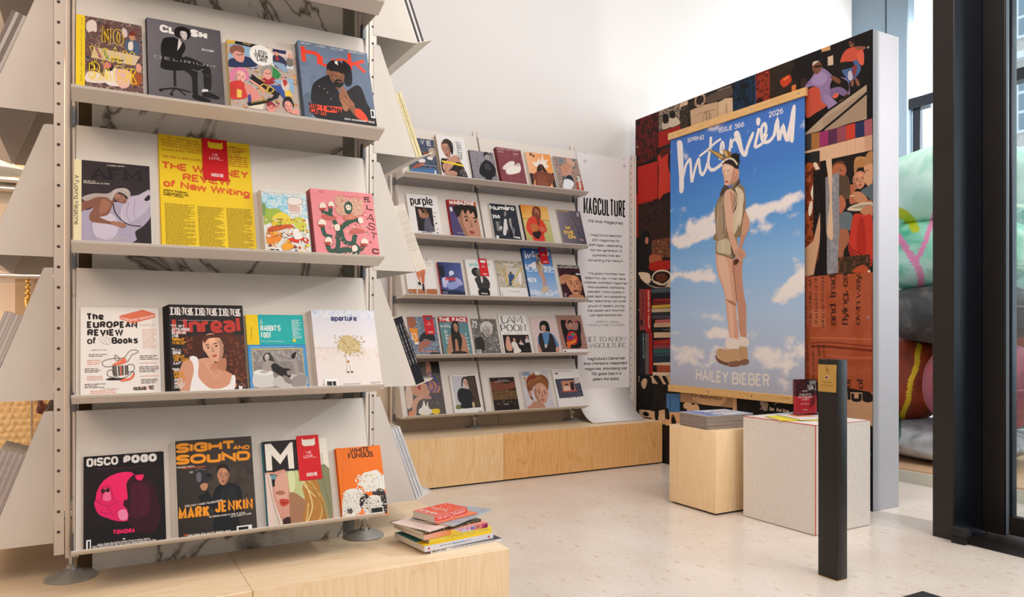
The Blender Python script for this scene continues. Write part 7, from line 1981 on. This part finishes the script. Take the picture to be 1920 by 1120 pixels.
# ---------------------------------------------------------------- blocks beside the poster
t = thing('plywood_block', 'pale plywood display block carrying a thick pile of sky blue magazines', 'plinth', (3.5, 3.515, 0))
box('shell', -.208, .208, -.207, .207, .012, .51, 'pale_plywood_block', t, .004, 2); box('recessed_base', -.19, .19, -.19, .19, 0, .012, 'black_metal', t)
t = thing('speckled_block', 'taller white speckled display block with thin red edge lines, behind the black post', 'plinth', (3.675, 2.972, 0))
box('shell', -.2345, .2345, -.2575, .2575, .004, .603, 'speckled_laminate', t)
box('recessed_base', -.22, .22, -.24, .24, 0, .004, 'black_metal', t)
bm = bmesh.new(); e = .0018; x, y, z = .2345, .2575, .603
for sx in (-1, 1):
    if sx < 0: bbox(bm, sx * x - e, sx * x + e, -y - e, y + e, z - e, z + e); bbox(bm, sx * x - e, sx * x + e, -y - e, -y + e, .006, z)
bbox(bm, -x, x, -y - e * .6, -y + e * .6, z - e * .6, z + e * .6)
bmo('red_edge_line', bm, 'red_trim', t)
# pile of magazines on the plywood block
rd = random.Random(5); c_, s_ = math.cos(R(-6)), math.sin(R(-6))
for i in range(14):
    w, h, d = .272, .36, .0062
    if i == 13:
        o = thing('magazine', 'topmost sky blue magazine on the thick pile on the plywood block', 'magazine', (3.487 , 3.50, .511 + i * d)); o.rotation_euler = (0, 0, R(84))
        b_ = pages('page_block', w, h, d - .0006, '#b9b4b4', o); b_.location = (-w / 2, -h / 2, 0)
        OPS = [('g', 0, [0, 360, 272, 360, 272, 0, 0, 0], ['#3a6fc0', '#3f78c8', '#b9cbe4', '#c3d3e8']), ('n', ['#e9e6ea', '#d3dff0'], (0, 30, 272, 260), 50, 8, 26, 71),
               ('b', '#c48a72', [120, 230, 135, 235, 145, 180, 150, 120, 150, 70, 138, 66, 128, 120, 118, 180]), ('b', '#7d6a52', [112, 280, 140, 290, 152, 250, 146, 215, 118, 215]),
               ('b', '#cdb090', [118, 66, 155, 68, 156, 44, 116, 46]), ('b', '#2a1c1a', [118, 305, 136, 310, 140, 292, 122, 288]), ('t', '#efe9e8', 'Interview', 20, 320, 250, 320, 30, 2.6, 'i')]
        k = ink('front_cover', 272, 360, '#7fb0e2', OPS, o); k.location = (-w / 2, -h / 2, d - .0001)
    else:
        o = mk('magazine', *(lambda w, h, d: ([(-w / 2, -h / 2, 0), (w / 2, -h / 2, 0), (w / 2, h / 2, 0), (-w / 2, h / 2, 0), (-w / 2, -h / 2, d), (w / 2, -h / 2, d), (w / 2, h / 2, d), (-w / 2, h / 2, d)], [(0, 3, 2, 1), (4, 5, 6, 7), (0, 1, 5, 4), (1, 2, 6, 5), (2, 3, 7, 6), (3, 0, 4, 7)]))(w, h, d - .0007), 'page_edge_grey')
        o.location = (3.487 + rd.uniform(-.002, .002), 3.50 + rd.uniform(-.002, .002), .511 + i * d); o.rotation_euler = (0, 0, R(84 + rd.uniform(-.6, .6)))
        tag(o, 'magazine inside the thick grey-edged pile on the plywood block', 'magazine', 'pile of magazines on the plywood block')
def flatmag(name, label, x, y, z, rz, w, h, d, spine, base, ops, group, cat='magazine', m='printed_paper', side=None, lean=0):
    o = thing(name, label, cat, (x, y, z), (R(lean), 0, R(rz)), group)
    b_ = pages('page_block', w, h, d, spine, o); b_.location = (-w / 2, -h / 2, 0)
    k = ink('front_cover', w * 1000, h * 1000, base, ops, o, m, thick=.0004); k.location = (-w / 2, -h / 2, d + .0004)
    if side:
        k = ink('spine_print', h * 1000, d * 1000, spine, side, o, m, thick=.0002)
        k.matrix_local = Matrix(((0, 0, -1, -w / 2 - .0003), (-1, 0, 0, h / 2), (0, 1, 0, 0), (0, 0, 0, 1)))
    return o
GB = 'magazines lying on the speckled block'
flatmag('magazine', 'bright yellow magazine lying flat on the speckled block, bottom of the spread', 3.60, 2.975, .6052, 64, .215, .285, .004, '#e8d81c', '#f0e020', [('x', '#8a7a10', (15, 20, 120, 80), 6, 3)], GB)
flatmag('magazine', 'white magazine with orange splash lying over the yellow one on the speckled block', 3.70, 2.95, .6106, 72, .24, .30, .005, '#e9e6e6', '#ecebea', [('n', ['#f08040', '#f4a070', '#e86030'], (100, 130, 210, 260), 30, 6, 20, 3), ('n', ['#4a4450', '#9a94a0'], (20, 20, 140, 130), 30, 2, 8, 4)], GB)
flatmag('magazine', 'pale blue-grey magazine under the acrylic sign on the speckled block', 3.80, 3.09, .6052, 88, .20, .26, .004, '#c6d6e0', '#c9dbe8', [('n', ['#7aa8c8', '#e9eef2'], (10, 10, 190, 250), 30, 6, 20, 6)], GB)
# acrylic sign
t = thing('acrylic_sign', 'small clear acrylic sign with dark red leaflet standing on the speckled block', 'sign', (3.745, 3.03, .6165), (0, 0, R(-14)))
box('acrylic_sheet', -.085, .085, -.0015, .0015, .002, .212, 'acrylic', t); box('foot', -.085, .085, -.045, .045, 0, .002, 'acrylic', t)
SO = [('n', ['#4a1418', '#2a1416', '#5c2024'], (0, 95, 160, 205), 40, 8, 24, 3), ('p', '#a8242c', [0, 0, 160, 0, 160, 105, 0, 105]), ('p', '#26201f', [90, 130, 160, 130, 160, 205, 90, 205]), ('n', ['#b9b0ac', '#4a4442', '#e6e0dc'], (95, 140, 155, 200), 20, 3, 9, 4),
      ('p', '#6a1a20', [110, 30, 150, 60, 155, 100, 120, 100]), ('l', '#c98a8a', .8, [8, 8, 152, 8]), ('l', '#c98a8a', .8, [8, 8, 8, 198]), ('l', '#c98a8a', .8, [152, 8, 152, 198]),
      ('t', '#f4eeec', 'CHECK IN', 40, 108, 122, 108, 11, 1.6, 's'), ('t', '#f4eeec', 'TO COLLECT', 30, 93, 132, 93, 11, 1.6, 's'), ('t', '#f4eeec', 'A KEY', 56, 78, 106, 78, 11, 1.6, 's'), ('x', '#e0c8c6', (60, 130, 100, 140), 2, 5), ('x', '#e0c8c6', (50, 55, 112, 62), 2, 6), ('x', '#e0c8c6', (65, 18, 98, 26), 2, 7)]
k = ink('leaflet', 160, 205, '#5c1c20', SO, t, thick=.0003); k.matrix_local = Matrix(((1, 0, 0, -.08), (0, 0, -1, -.0022), (0, 1, 0, .005), (0, 0, 0, 1)))

# ---------------------------------------------------------------- black door release post
t = thing('door_release_post', 'black steel post with a brass touch free button plate, standing on the floor', 'post', (2.94, 2.228, 0))
box('column', -.035, .033, -.051, .051, .003, .989, 'black_metal', t, .0025, 2); box('base_gap', -.033, .031, -.049, .049, 0, .003, 'brass', t)
pb = box('brass_plate', -.0375, -.035, -.046, .049, .842, .966, 'brass', t, .0008)
cyl('sensor_ring', (-.0375, .002, .908), (-.0395, .002, .908), .0095, 'button_ring', pb); cyl('sensor_eye', (-.0393, .002, .908), (-.0402, .002, .908), .0058, 'dark_ink', pb)
PO = [('t', '#4a3514', 'TOUCH FREE', 22, 40, 76, 40, 6, 1.3, ''), ('t', '#4a3514', 'DOOR RELEASE', 16, 26, 80, 26, 6, 1.3, ''), ('L', '#3a2a10', 1.4, [44, 88, 52, 86, 56, 93, 52, 100, 44, 99, 41, 93]), ('l', '#3a2a10', 1.6, [46, 108, 47, 98, 54, 97, 58, 88]), ('l', '#3a2a10', 1.4, [46, 103, 53, 102]), ('L', '#3a2a10', 1.2, [44, 112, 48, 112, 48, 116, 44, 116])]
k = ink('plate_engraving', 94, 123, '#d4a75a', PO, None, 'matt_print', thick=.0001); k.parent = pb
k.data.materials[0] = MATS['printed_paper']; k.matrix_local = Matrix.Translation((-.0377, .0485, .8425)) @ PR.to_4x4()
sb = bmesh.new(); 
for z in (.957, .851): bcyl(sb, (-.0377, .002, z), (-.0388, .002, z), .003, n=10)
bmo('plate_screw', sb, 'brass', pb)
# door stop and mat
t = thing('door_stop', 'small black rubber door stop block at the foot of the black door jamb', 'door stop', (3.985, 2.25, 0), (0, 0, R(3)))
box('upper_block', -.035, .012, -.05, .035, .045, .085, 'black_rubber', t, .003); box('lower_block', -.02, .012, -.035, .035, 0, .045, 'black_rubber', t, .002)
cyl('bolt_cap', (.0, -.05, .065), (.0, -.0535, .065), .01, 'black_rubber', t)
mt = box('floor_mat', 2.35, 3.098, 1.1, 1.905, 0, .008, 'black_rubber'); tag(mt, 'corner of a dark blue-black floor mat at the bottom right edge of the view', 'mat')

# ---------------------------------------------------------------- pile of books on the near plinth
BX, BY, BZ = 1.125, 2.47, .3575
GS = 'books piled on the near plinth'
z = BZ
def SC(op, e): return [v * (.8 if i % 2 else 1) for i, v in enumerate(e)] if isinstance(e, list) else e
def bk(label, dx, dy, rz, w, h, d, spine, base, ops, side=None, gap=.0004, lean=0, cat='book', name='paperback_book'):
    global z
    d *= .8
    if side: side = [tuple([op[0], op[1]] + [SC(op, e) for e in op[2:]]) if op[0] in 'pbL' else op for op in side]
    flatmag(name, label, BX + dx, BY + dy, z, rz, w, h, d, spine, base, ops, GS, cat, side=side, lean=lean); z += d + .0008 + gap
# spine side (local -x) is turned towards the camera's right
bk('thin white paperback with black back edge, bottom of the book pile on the plinth', .03, -.01, 93, .20, .285, .012, '#ece9e6', '#4a4654', [], [('t', '#2a2628', 'BEDFORD', 6, 3, 60, 3, 6, 2.2, ''), ('x', '#8a8488', (80, 3, 260, 9), 1, 4)])
bk('thick white spined book with teal and yellow cover, second from the bottom of the pile', -.005, .0, 97, .215, .285, .025, '#e6e4ee', '#1f8f8a', [('p', '#f5d020', [0, 0, 60, 0, 60, 285, 0, 285])], [('b', '#d83c4a', [14, 8, 20, 8, 20, 16, 14, 16]), ('x', '#8a88a0', (60, 8, 190, 15), 1, 3), ('t', '#5ab0d0', 'Aperture', 110, 8, 160, 8, 7, 1.6, 'i'), ('b', '#d83c4a', [262, 8, 268, 8, 268, 16, 262, 16])])
bk('yellow spined book lying in the lower middle of the pile on the plinth', .01, .008, 98, .19, .265, .018, '#f2d95a', '#f2d95a', [], [('t', '#6a5a14', 'AMERICAN VALLEY ROAD', 70, 6, 250, 6, 5, 1.4, '')])
bk('pink and orange patterned book with a dotted spine in the middle of the pile', -.012, .012, 99, .205, .27, .021, '#f09a84', '#f0a090', [], [('g', 0, [0, 21, 110, 21, 110, 0, 0, 0], ['#f5b8a8', '#f09040', '#f09040', '#f5b8a8']), ('n', ['#fff0e8', '#e04a70'], (0, 0, 90, 21), 40, .6, 1.3, 3), ('p', '#f2c84a', [110, 0, 160, 0, 120, 21, 110, 21]), ('p', '#c9cde0', [160, 0, 215, 0, 215, 21, 120, 21]), ('t', '#e83c9a', 'NAVY BLUE', 140, 7, 200, 7, 8, 2.2, 'i'), ('n', ['#8a3aa0', '#3a4aa8', '#e83c70'], (195, 2, 215, 19), 16, 2, 4, 4), ('x', '#6a3a50', (218, 3, 240, 19), 5, 5), ('p', '#b03070', [244, 0, 270, 0, 270, 21, 244, 21]), ('n', ['#e86090', '#5a2040'], (244, 0, 270, 21), 18, 2, 4, 6)])
bk('dark green magazine with white title letters along its edge, upper middle of the pile', -.028, .02, 104, .2, .262, .010, '#4a4a3a', '#3f4438', [('t', '#efece4', 'SUBURBIA', 188, 20, 188, 240, 26, 2.6, '')], [('n', ['#c9a04a', '#2a2a22', '#8a5a3a', '#efe8d8'], (0, 0, 262, 10), 70, 1, 4, 8)], cat='magazine', name='magazine')
bk('pale pink thin magazine under the red paperback near the top of the pile', -.03, .018, 112, .19, .262, .004, '#e6cfc9', '#f0d8d0', [('x', '#c9a8a0', (15, 220, 90, 250), 3, 3)], cat='magazine', name='magazine')
bk('grey folded magazine sticking out at the right near the top of the pile', .045, .04, 122, .185, .27, .005, '#b9bcc6', '#a9aeb9', [('n', ['#b0b5c0', '#a2a7b2'], (0, 0, 185, 270), 20, 14, 40, 4)], cat='magazine', name='magazine')
bk('thin orange red booklet directly under the red paperback on the pile', .012, .03, 108, .14, .20, .004, '#ee7a52', '#f08a62', [], cat='book', name='booklet')
rp = [('n', ['#f6c9be', '#f8ded6'], (8, 8, 104, 156), 90, 1, 4, 11), ('t', '#fbeee9', 'PROPAGANDA', 10, 132, 102, 132, 18, 1.6, 's'), ('t', '#fbeee9', 'READER', 18, 80, 95, 80, 18, 1.6, 's'), ('l', '#fbeee9', 1.2, [4, 4, 108, 4]), ('l', '#fbeee9', 1.2, [4, 161, 108, 161]), ('l', '#fbeee9', 1.2, [4, 4, 4, 161]), ('l', '#fbeee9', 1.2, [108, 4, 108, 161])]
bk('thick red paperback with white ornament on top of the book pile', -.01, .02, 110, .112, .165, .030, '#e8503c', '#ea5840', rp, [('L', '#fbeee9', 1.2, [3, 3, 84, 3, 84, 25, 3, 25]), ('t', '#fbeee9', 'RIEGER', 14, 7, 74, 7, 10, 1.6, 's'), ('L', '#fbeee9', 1.2, [88, 3, 162, 3, 162, 25, 88, 25]), ('x', '#fbeee9', (94, 7, 156, 18), 3, 4)])

# ---------------------------------------------------------------- red tags clipped on magazines
def tagcard(name, loc, rot, lab, w=75, h=150, win='#f4d028'):
    ops = [('p', win, [18, 118, 22, 118, 22, 114, 58, 114, 58, 118, 62, 118, 62, 140, 58, 140, 58, 136, 22, 136, 22, 140, 18, 140]), ('t', '#fbeeee', 'WE', 30, 86, 47, 86, 10, 1.7, 's'), ('t', '#fbeeee', 'LOVE...', 20, 73, 60, 73, 10, 1.7, 's'),
           ('t', '#fbeeee', 'MAGCULTURE', 24, 12, 60, 12, 12, 2.6, '')]
    sc = h / 150; o = thing('red_tag', lab, 'tag', (0, 0, 0), group='red recommendation tags')
    k = ink('tag_print', 75, 150, '#d81f26', ops, o, thick=.0003); o.matrix_world = Matrix.Translation(loc) @ rot.to_4x4() @ Matrix.Diagonal((w / 75, sc, 1, 1))
def tag_on(rack, u, s, t, rz, lab, w, h, win):
    V, zz = rack; p = Vector((u, V - .1735, zz)) + ROT @ Vector((0, s, t)); tagcard('red_tag', p, ROT @ Matrix.Rotation(R(rz), 3, 'Z'), lab, w, h, win)
tag_on(FR[3],0.3238,0.2776,0.0104,-0.3,'red recommendation tag clipped on the tall yellow review',78,155,'#f4d028')
tag_on(FR[1],0.6179,0.1473,0.0214,0.2,'red recommendation tag clipped on the magazine with the big white initial',76,153,'#efe8dc')
tag_on(RR[3],2.6203,0.1858,0.0294,0.1,'red recommendation tag on the white magazine with teal title',75,148,'#f2efed')
tag_on(RR[3],3.2005,0.3194,0.0234,1.3,'red recommendation tag clipped on the tall sky blue magazine',77,149,'#3a6fc0')
tag_on(RR[2],2.1682,0.1790,0.0174,0.6,'red recommendation tag on the street photo magazine with orange block',77,151,'#56657c')

# ---------------------------------------------------------------- magazines seen edge-on on the side shelves of the near rack
def edge_stack(side, z, n, d, h, w, cols, label, group, v0=2.678, ink_=None, gapc=None):
    """issues leaning on the left or right side shelves, nearest edge towards the camera"""
    for i in range(n):
        c = cols[i % len(cols)]; o = pages('magazine', w, h, d - .0007, c)
        # local x along the shelf (away from the camera), y up the slope, z outward
        if side > 0: B = Matrix(((0, -math.sin(TH), math.cos(TH)), (1, 0, 0), (0, math.cos(TH), math.sin(TH)))); x0 = .9235 + .1735
        else: B = Matrix(((0, math.sin(TH), -math.cos(TH)), (1, 0, 0), (0, math.cos(TH), math.sin(TH)))); x0 = -.0895 - .1735
        p = Vector((x0, v0, z)) + B @ Vector((0, .0012, .0016 + d * i))
        M_ = B.to_4x4(); M_.translation = p; o.matrix_world = M_
        if ink_:
            col, tx = ink_; k = ink('spine_print', h * 1000, d * 1000 * .95, c, ([('p', gapc, [0, 0, h * 1000, 0, h * 1000, d * 130, 0, d * 130])] if gapc else []) + [('t', col, tx, h * 100, d * 430, h * 700, d * 430, d * 250, 1.6, '')], o, thick=.0001)
            k.matrix_local = Matrix(((0, 0, -1, -.0002), (-1, 0, 0, h), (0, 1, 0, 0), (0, 0, 0, 1))) if side > 0 else Matrix(((0, 0, -1, -.0002), (-1, 0, 0, h), (0, 1, 0, 0), (0, 0, 0, 1)))
        tag(o, label, 'magazine', group)
WH = ['#e9e6ea', '#dedbe0']
edge_stack(1, 1.783 + .438, 4, .009, .29, .22, ['#e9e4e4', '#4a4648'], 'white and black spined issue edge-on, highest on the near rack right side', 'white issues on the near rack right side')
edge_stack(1, 1.783, 2, .0135, .25, .18, ['#efe3b4'], 'cream spined book edge-on on the right side of the near rack', 'cream books on the near rack right side', ink_=('#a08c50', 'EXHIBITIONS  FIELD NOTES'), gapc='#4a4028')
edge_stack(1, 1.345, 5, .0085, .26, .2, ['#efe9de'], 'white issue with small spine lettering, edge-on on the near rack right side', 'lettered white issues on the right side', ink_=('#5a5450', 'PLANTS HOMES ISSUE 3'), gapc='#c9a882')
edge_stack(1, .908, 3, .0125, .27, .2, ['#26242c'], 'black spined issue with white lettering, edge-on on the near rack right side', 'black issues on the near rack right side', ink_=('#e9e6e6', 'REVIEW OF REVIEWS  NUMBER'))
edge_stack(1, .47, 3, .012, .29, .21, ['#e6e6ec'], 'white issue edge-on on the lowest right side shelf of the near rack', 'white issues on the lowest right shelf', ink_=('#5a6a70', 'LONG READS ON THE SEA AND LAND'), gapc='#1c4652')
edge_stack(-1, 1.783 + .438, 5, .010, .30, .22, ['#5a5450', '#cfc6c2', '#3a3638'], 'dark issue edge-on on the upper left side shelf of the near rack', 'dark issues on the upper left shelf')
edge_stack(-1, 1.783, 4, .010, .30, .22, ['#cfc6c2', '#8a7f7c'], 'grey issue edge-on on a left side shelf of the near rack', 'grey issues on the left side')
edge_stack(-1, .908, 5, .0095, .27, .2, ['#c9bcb8', '#d6cbc6'], 'white issue edge-on on the middle left side shelf of the near rack', 'white issues on the middle left shelf')
edge_stack(-1, .47, 9, .0075, .29, .21, ['#b9aaa8', '#cdc0bd'], 'grey spined issue edge-on on the lowest left side shelf of the near rack', 'grey issues on the lowest left shelf', ink_=('#6a5a58', 'NEW LETTERS QUARTERLY JOURNAL'))

# ---------------------------------------------------------------- painted boulder sculpture in the window
t = thing('sculpture_base', 'low pale green-white platform with wooden top under the painted sculpture', 'platform', (5.95, 3.3, 0))
box('body', -.71, .9, -.9, 1.2, 0, .085, 'sculpture_plinth', t); box('wood_top', -.69, .9, -.9, 1.2, .085, .1, 'plinth_wood_top', t)
sc_ = thing('painted_sculpture', 'stacked papier mache boulders painted mint, charcoal, orange and maroon by the window', 'sculpture', (5.95, 3.39, .1))
def boulder(name, c, r, m, seed, pw=.88):
    rd = random.Random(seed); bm = bmesh.new(); bmesh.ops.create_icosphere(bm, subdivisions=6, radius=1)
    ph = [rd.uniform(0, 6) for _ in range(6)]
    for v in bm.verts:
        p = v.co.copy(); p = Vector([math.copysign(abs(q) ** pw, q) for q in p])
        k = 1 + .05 * math.sin(3 * p.x + ph[0]) * math.cos(2.5 * p.y + ph[1]) + .03 * math.sin(6 * p.z + ph[2]) * math.cos(5 * p.y + ph[3])
        v.co = Vector((c[0] + p.x * r[0] * k, c[1] + p.y * r[1] * k, c[2] + p.z * r[2] * k))
    return bmo(name, bm, m, sc_, True)
boulder('grey_boulder', (0, .1, .145), (.52, .62, .15), 'grey_wash_paint', 1)
boulder('orange_boulder', (.04, .47, .62), (.36, .38, .36), 'orange_paint', 2)
boulder('maroon_boulder', (-.08, -.24, .60), (.42, .37, .36), 'maroon_paint', 3)
boulder('charcoal_boulder', (0, .0, 1.16), (.50, .55, .25), 'charcoal_paint', 4)
boulder('mint_boulder', (0, .05, 1.62), (.5, .56, .30), 'mint_paint', 5)
boulder('pale_mint_boulder', (.02, .05, 2.16), (.48, .56, .34), 'mint_pale_paint', 6)
def paint_band(names, pts, rad, m):
    """paint a band on the boulders: faces close to the line take the band's paint"""
    P = smooth_loop(pts, False, 4)
    for b in [c for c in sc_.children if c.name.split('.')[0] in names]:
        me = b.data; me.materials.append(MATS[m]); k = len(me.materials) - 1
        for f in me.polygons:
            c = f.center
            if c.x > -.1: continue
            y = c.y + (c.x + .5) * -.62          # follow the surface as it turns away
            for p, q in zip(P[:-1], P[1:]):
                dy, dz = q[0] - p[0], q[1] - p[1]; t_ = max(0, min(1, ((y - p[0]) * dy + (c.z - p[1]) * dz) / (dy * dy + dz * dz + 1e-9)))
                if math.hypot(y - p[0] - t_ * dy, c.z - p[1] - t_ * dz) < rad: f.material_index = k; break
paint_band(['mint_boulder', 'pale_mint_boulder'], [(.24, 1.85), (.16, 1.75), (.03, 1.55), (-.02, 1.45), (-.03, 1.30)], .026, 'pink_paint')
paint_band(['mint_boulder', 'pale_mint_boulder'], [(.02, 1.54), (-.05, 1.66), (-.10, 1.81), (-.15, 1.95)], .02, 'pink_paint')
paint_band(['mint_boulder', 'pale_mint_boulder'], [(.24, 1.98), (.13, 1.94), (.06, 1.88), (.02, 1.80)], .035, 'lime_paint')
paint_band(['orange_boulder', 'maroon_boulder'], [(-.03, .97), (0, .84), (.01, .74), (.06, .60), (.08, .46), (.13, .33), (.16, .2)], .022, 'yellow_paint')
paint_band(['grey_boulder', 'orange_boulder'], [(.20, .36), (.165, .25), (.17, .18)], .03, 'green_paint')
t2 = thing('painted_sculpture', 'added boulders with orange ball, standing in for a reflection in the glass door', 'sculpture', (9.0, 4.6, 0))  # extra stack outdoors imitates a coloured reflection in the glass
for c, r, m in (((0, 0, .4), (.5, .5, .4), 'grey_wash_paint'), ((0, .05, 1.15), (.35, .4, .38), 'orange_paint'), ((0, 0, 1.9), (.5, .5, .4), 'mint_pale_paint'), ((0, 0, 2.5), (.4, .5, .3), 'mint_paint')):
    o = boulder('boulder', c, r, m, 9); o.parent = t2

# ---------------------------------------------------------------- lit display cabinet glimpsed at the far left
t = thing('display_cabinet', 'warm lit glass display cabinet glimpsed behind the near rack at the left', 'cabinet', (-.75, 4.75, 0))
lathe('round_disc', [(.16, 0), (.16, .012)], (.33, -.02, 1.955), 'white_paper', t).rotation_euler = (0, 0, 0)
box('back_panel', -1.1, .65, .3, .34, 0, 2.6, 'pale_peach', t); box('side_panel', .63, .65, -.25, .3, 0, 2.6, 'pale_peach', t)
box('base', -1.1, .65, -.25, .3, 0, .2, 'tan_fabric', t); box('slotted_column', .40, .46, .2, .3, .2, 2.4, 'tan_fabric', t)
for z_ in (.43, 1.39, 1.83, 1.875):
    sh = box('glass_shelf', -1.1, .63, -.2, .29, z_, z_ + .012, 'window_glass', t); cyl('chrome_rail', (-1.1, -.21, z_ + .005), (.63, -.21, z_ + .005), .013, 'chrome', sh)
for x in (-.6, .1, .5): cyl('hanging_rod', (x, -.2, .36), (x, -.2, 2.4), .005, 'chrome', t, n=8)
area('cabinet_fill_light', (-1.2, 4.45, 1.3), (-.6, 5.1, 1.3), .8, 2.0, 16, (1, .84, .68))  # unseen strip added in front of the cabinet to brighten its back
lt = bpy.data.lights.new('cabinet_fill_light', 'AREA'); lt.energy = 26; lt.color = (1, .80, .62); lt.size = 1.2; lo = bpy.data.objects.new('cabinet_fill_light', lt); C.objects.link(lo); lo.location = (-.75, 4.35, 2.5); lo.rotation_euler = (R(14), 0, 0)  # unseen warm light standing for the cabinet's own lighting
def bag(name, label, x, y, z, w, h, d, m, hm):
    o = thing(name, label, 'handbag', (x, y, z), group=None)
    bm = bmesh.new(); bbox(bm, -w / 2, w / 2, -d / 2, d / 2, 0, h, .02, 3)
    for v in bm.verts: v.co.y *= 1 - .5 * v.co.z / h
    bmo('body', bm, m, o, True)
    bm = bmesh.new()
    for sx in (-1, 1):
        pts = [Vector((sx * w * .28, -d * .3, h * .78)), Vector((sx * w * .24, -d * .32, h * 1.15)), Vector((sx * w * .12, -d * .3, h * 1.45)), Vector((0, -d * .3, h * 1.5))]
        for a, b in zip(pts[:-1], pts[1:]): bcyl(bm, a, b, .012, n=10)
        bmesh.ops.create_uvsphere(bm, u_segments=12, v_segments=8, radius=.028, matrix=Matrix.Translation(pts[0]) @ Matrix.Diagonal((1, .4, 1.2, 1)))
    bmo('handle', bm, hm, o, True); return o
b1 = bag('handbag', 'woven straw coloured handbag with brown leather handles in the lit cabinet', -.36, 4.66, .443, .54, .34, .16, 'woven_raffia', 'brown_leather')
bm = bmesh.new()
for r_ in range(9):
    for c in range(16):
        x = -.25 + c * .033 + (r_ % 2) * .019; zz = .03 + r_ * .034
        bmesh.ops.create_uvsphere(bm, u_segments=8, v_segments=5, radius=.019, matrix=Matrix.Translation((x, -.078 * (1 - .5 * zz / .34), zz)) @ Matrix.Diagonal((1, .22, .95, 1)))
w_ = bmo('woven_scales', bm, 'woven_raffia', b1, True); w_['kind'] = 'stuff'
dc = thing('trinket', 'small gold beaded trinket hanging in the lit cabinet', 'ornament', (-.27, 4.62, 1.24))
bm = bmesh.new()
for k in range(5): bmesh.ops.create_uvsphere(bm, u_segments=10, v_segments=8, radius=.018 - .001 * k, matrix=Matrix.Translation((0, 0, .05 + k * .03)))
bmo('bead', bm, 'brass', dc, True); cyl('pendant', (0, 0, .0), (0, 0, .04), .012, 'brass', dc, r1=.02)
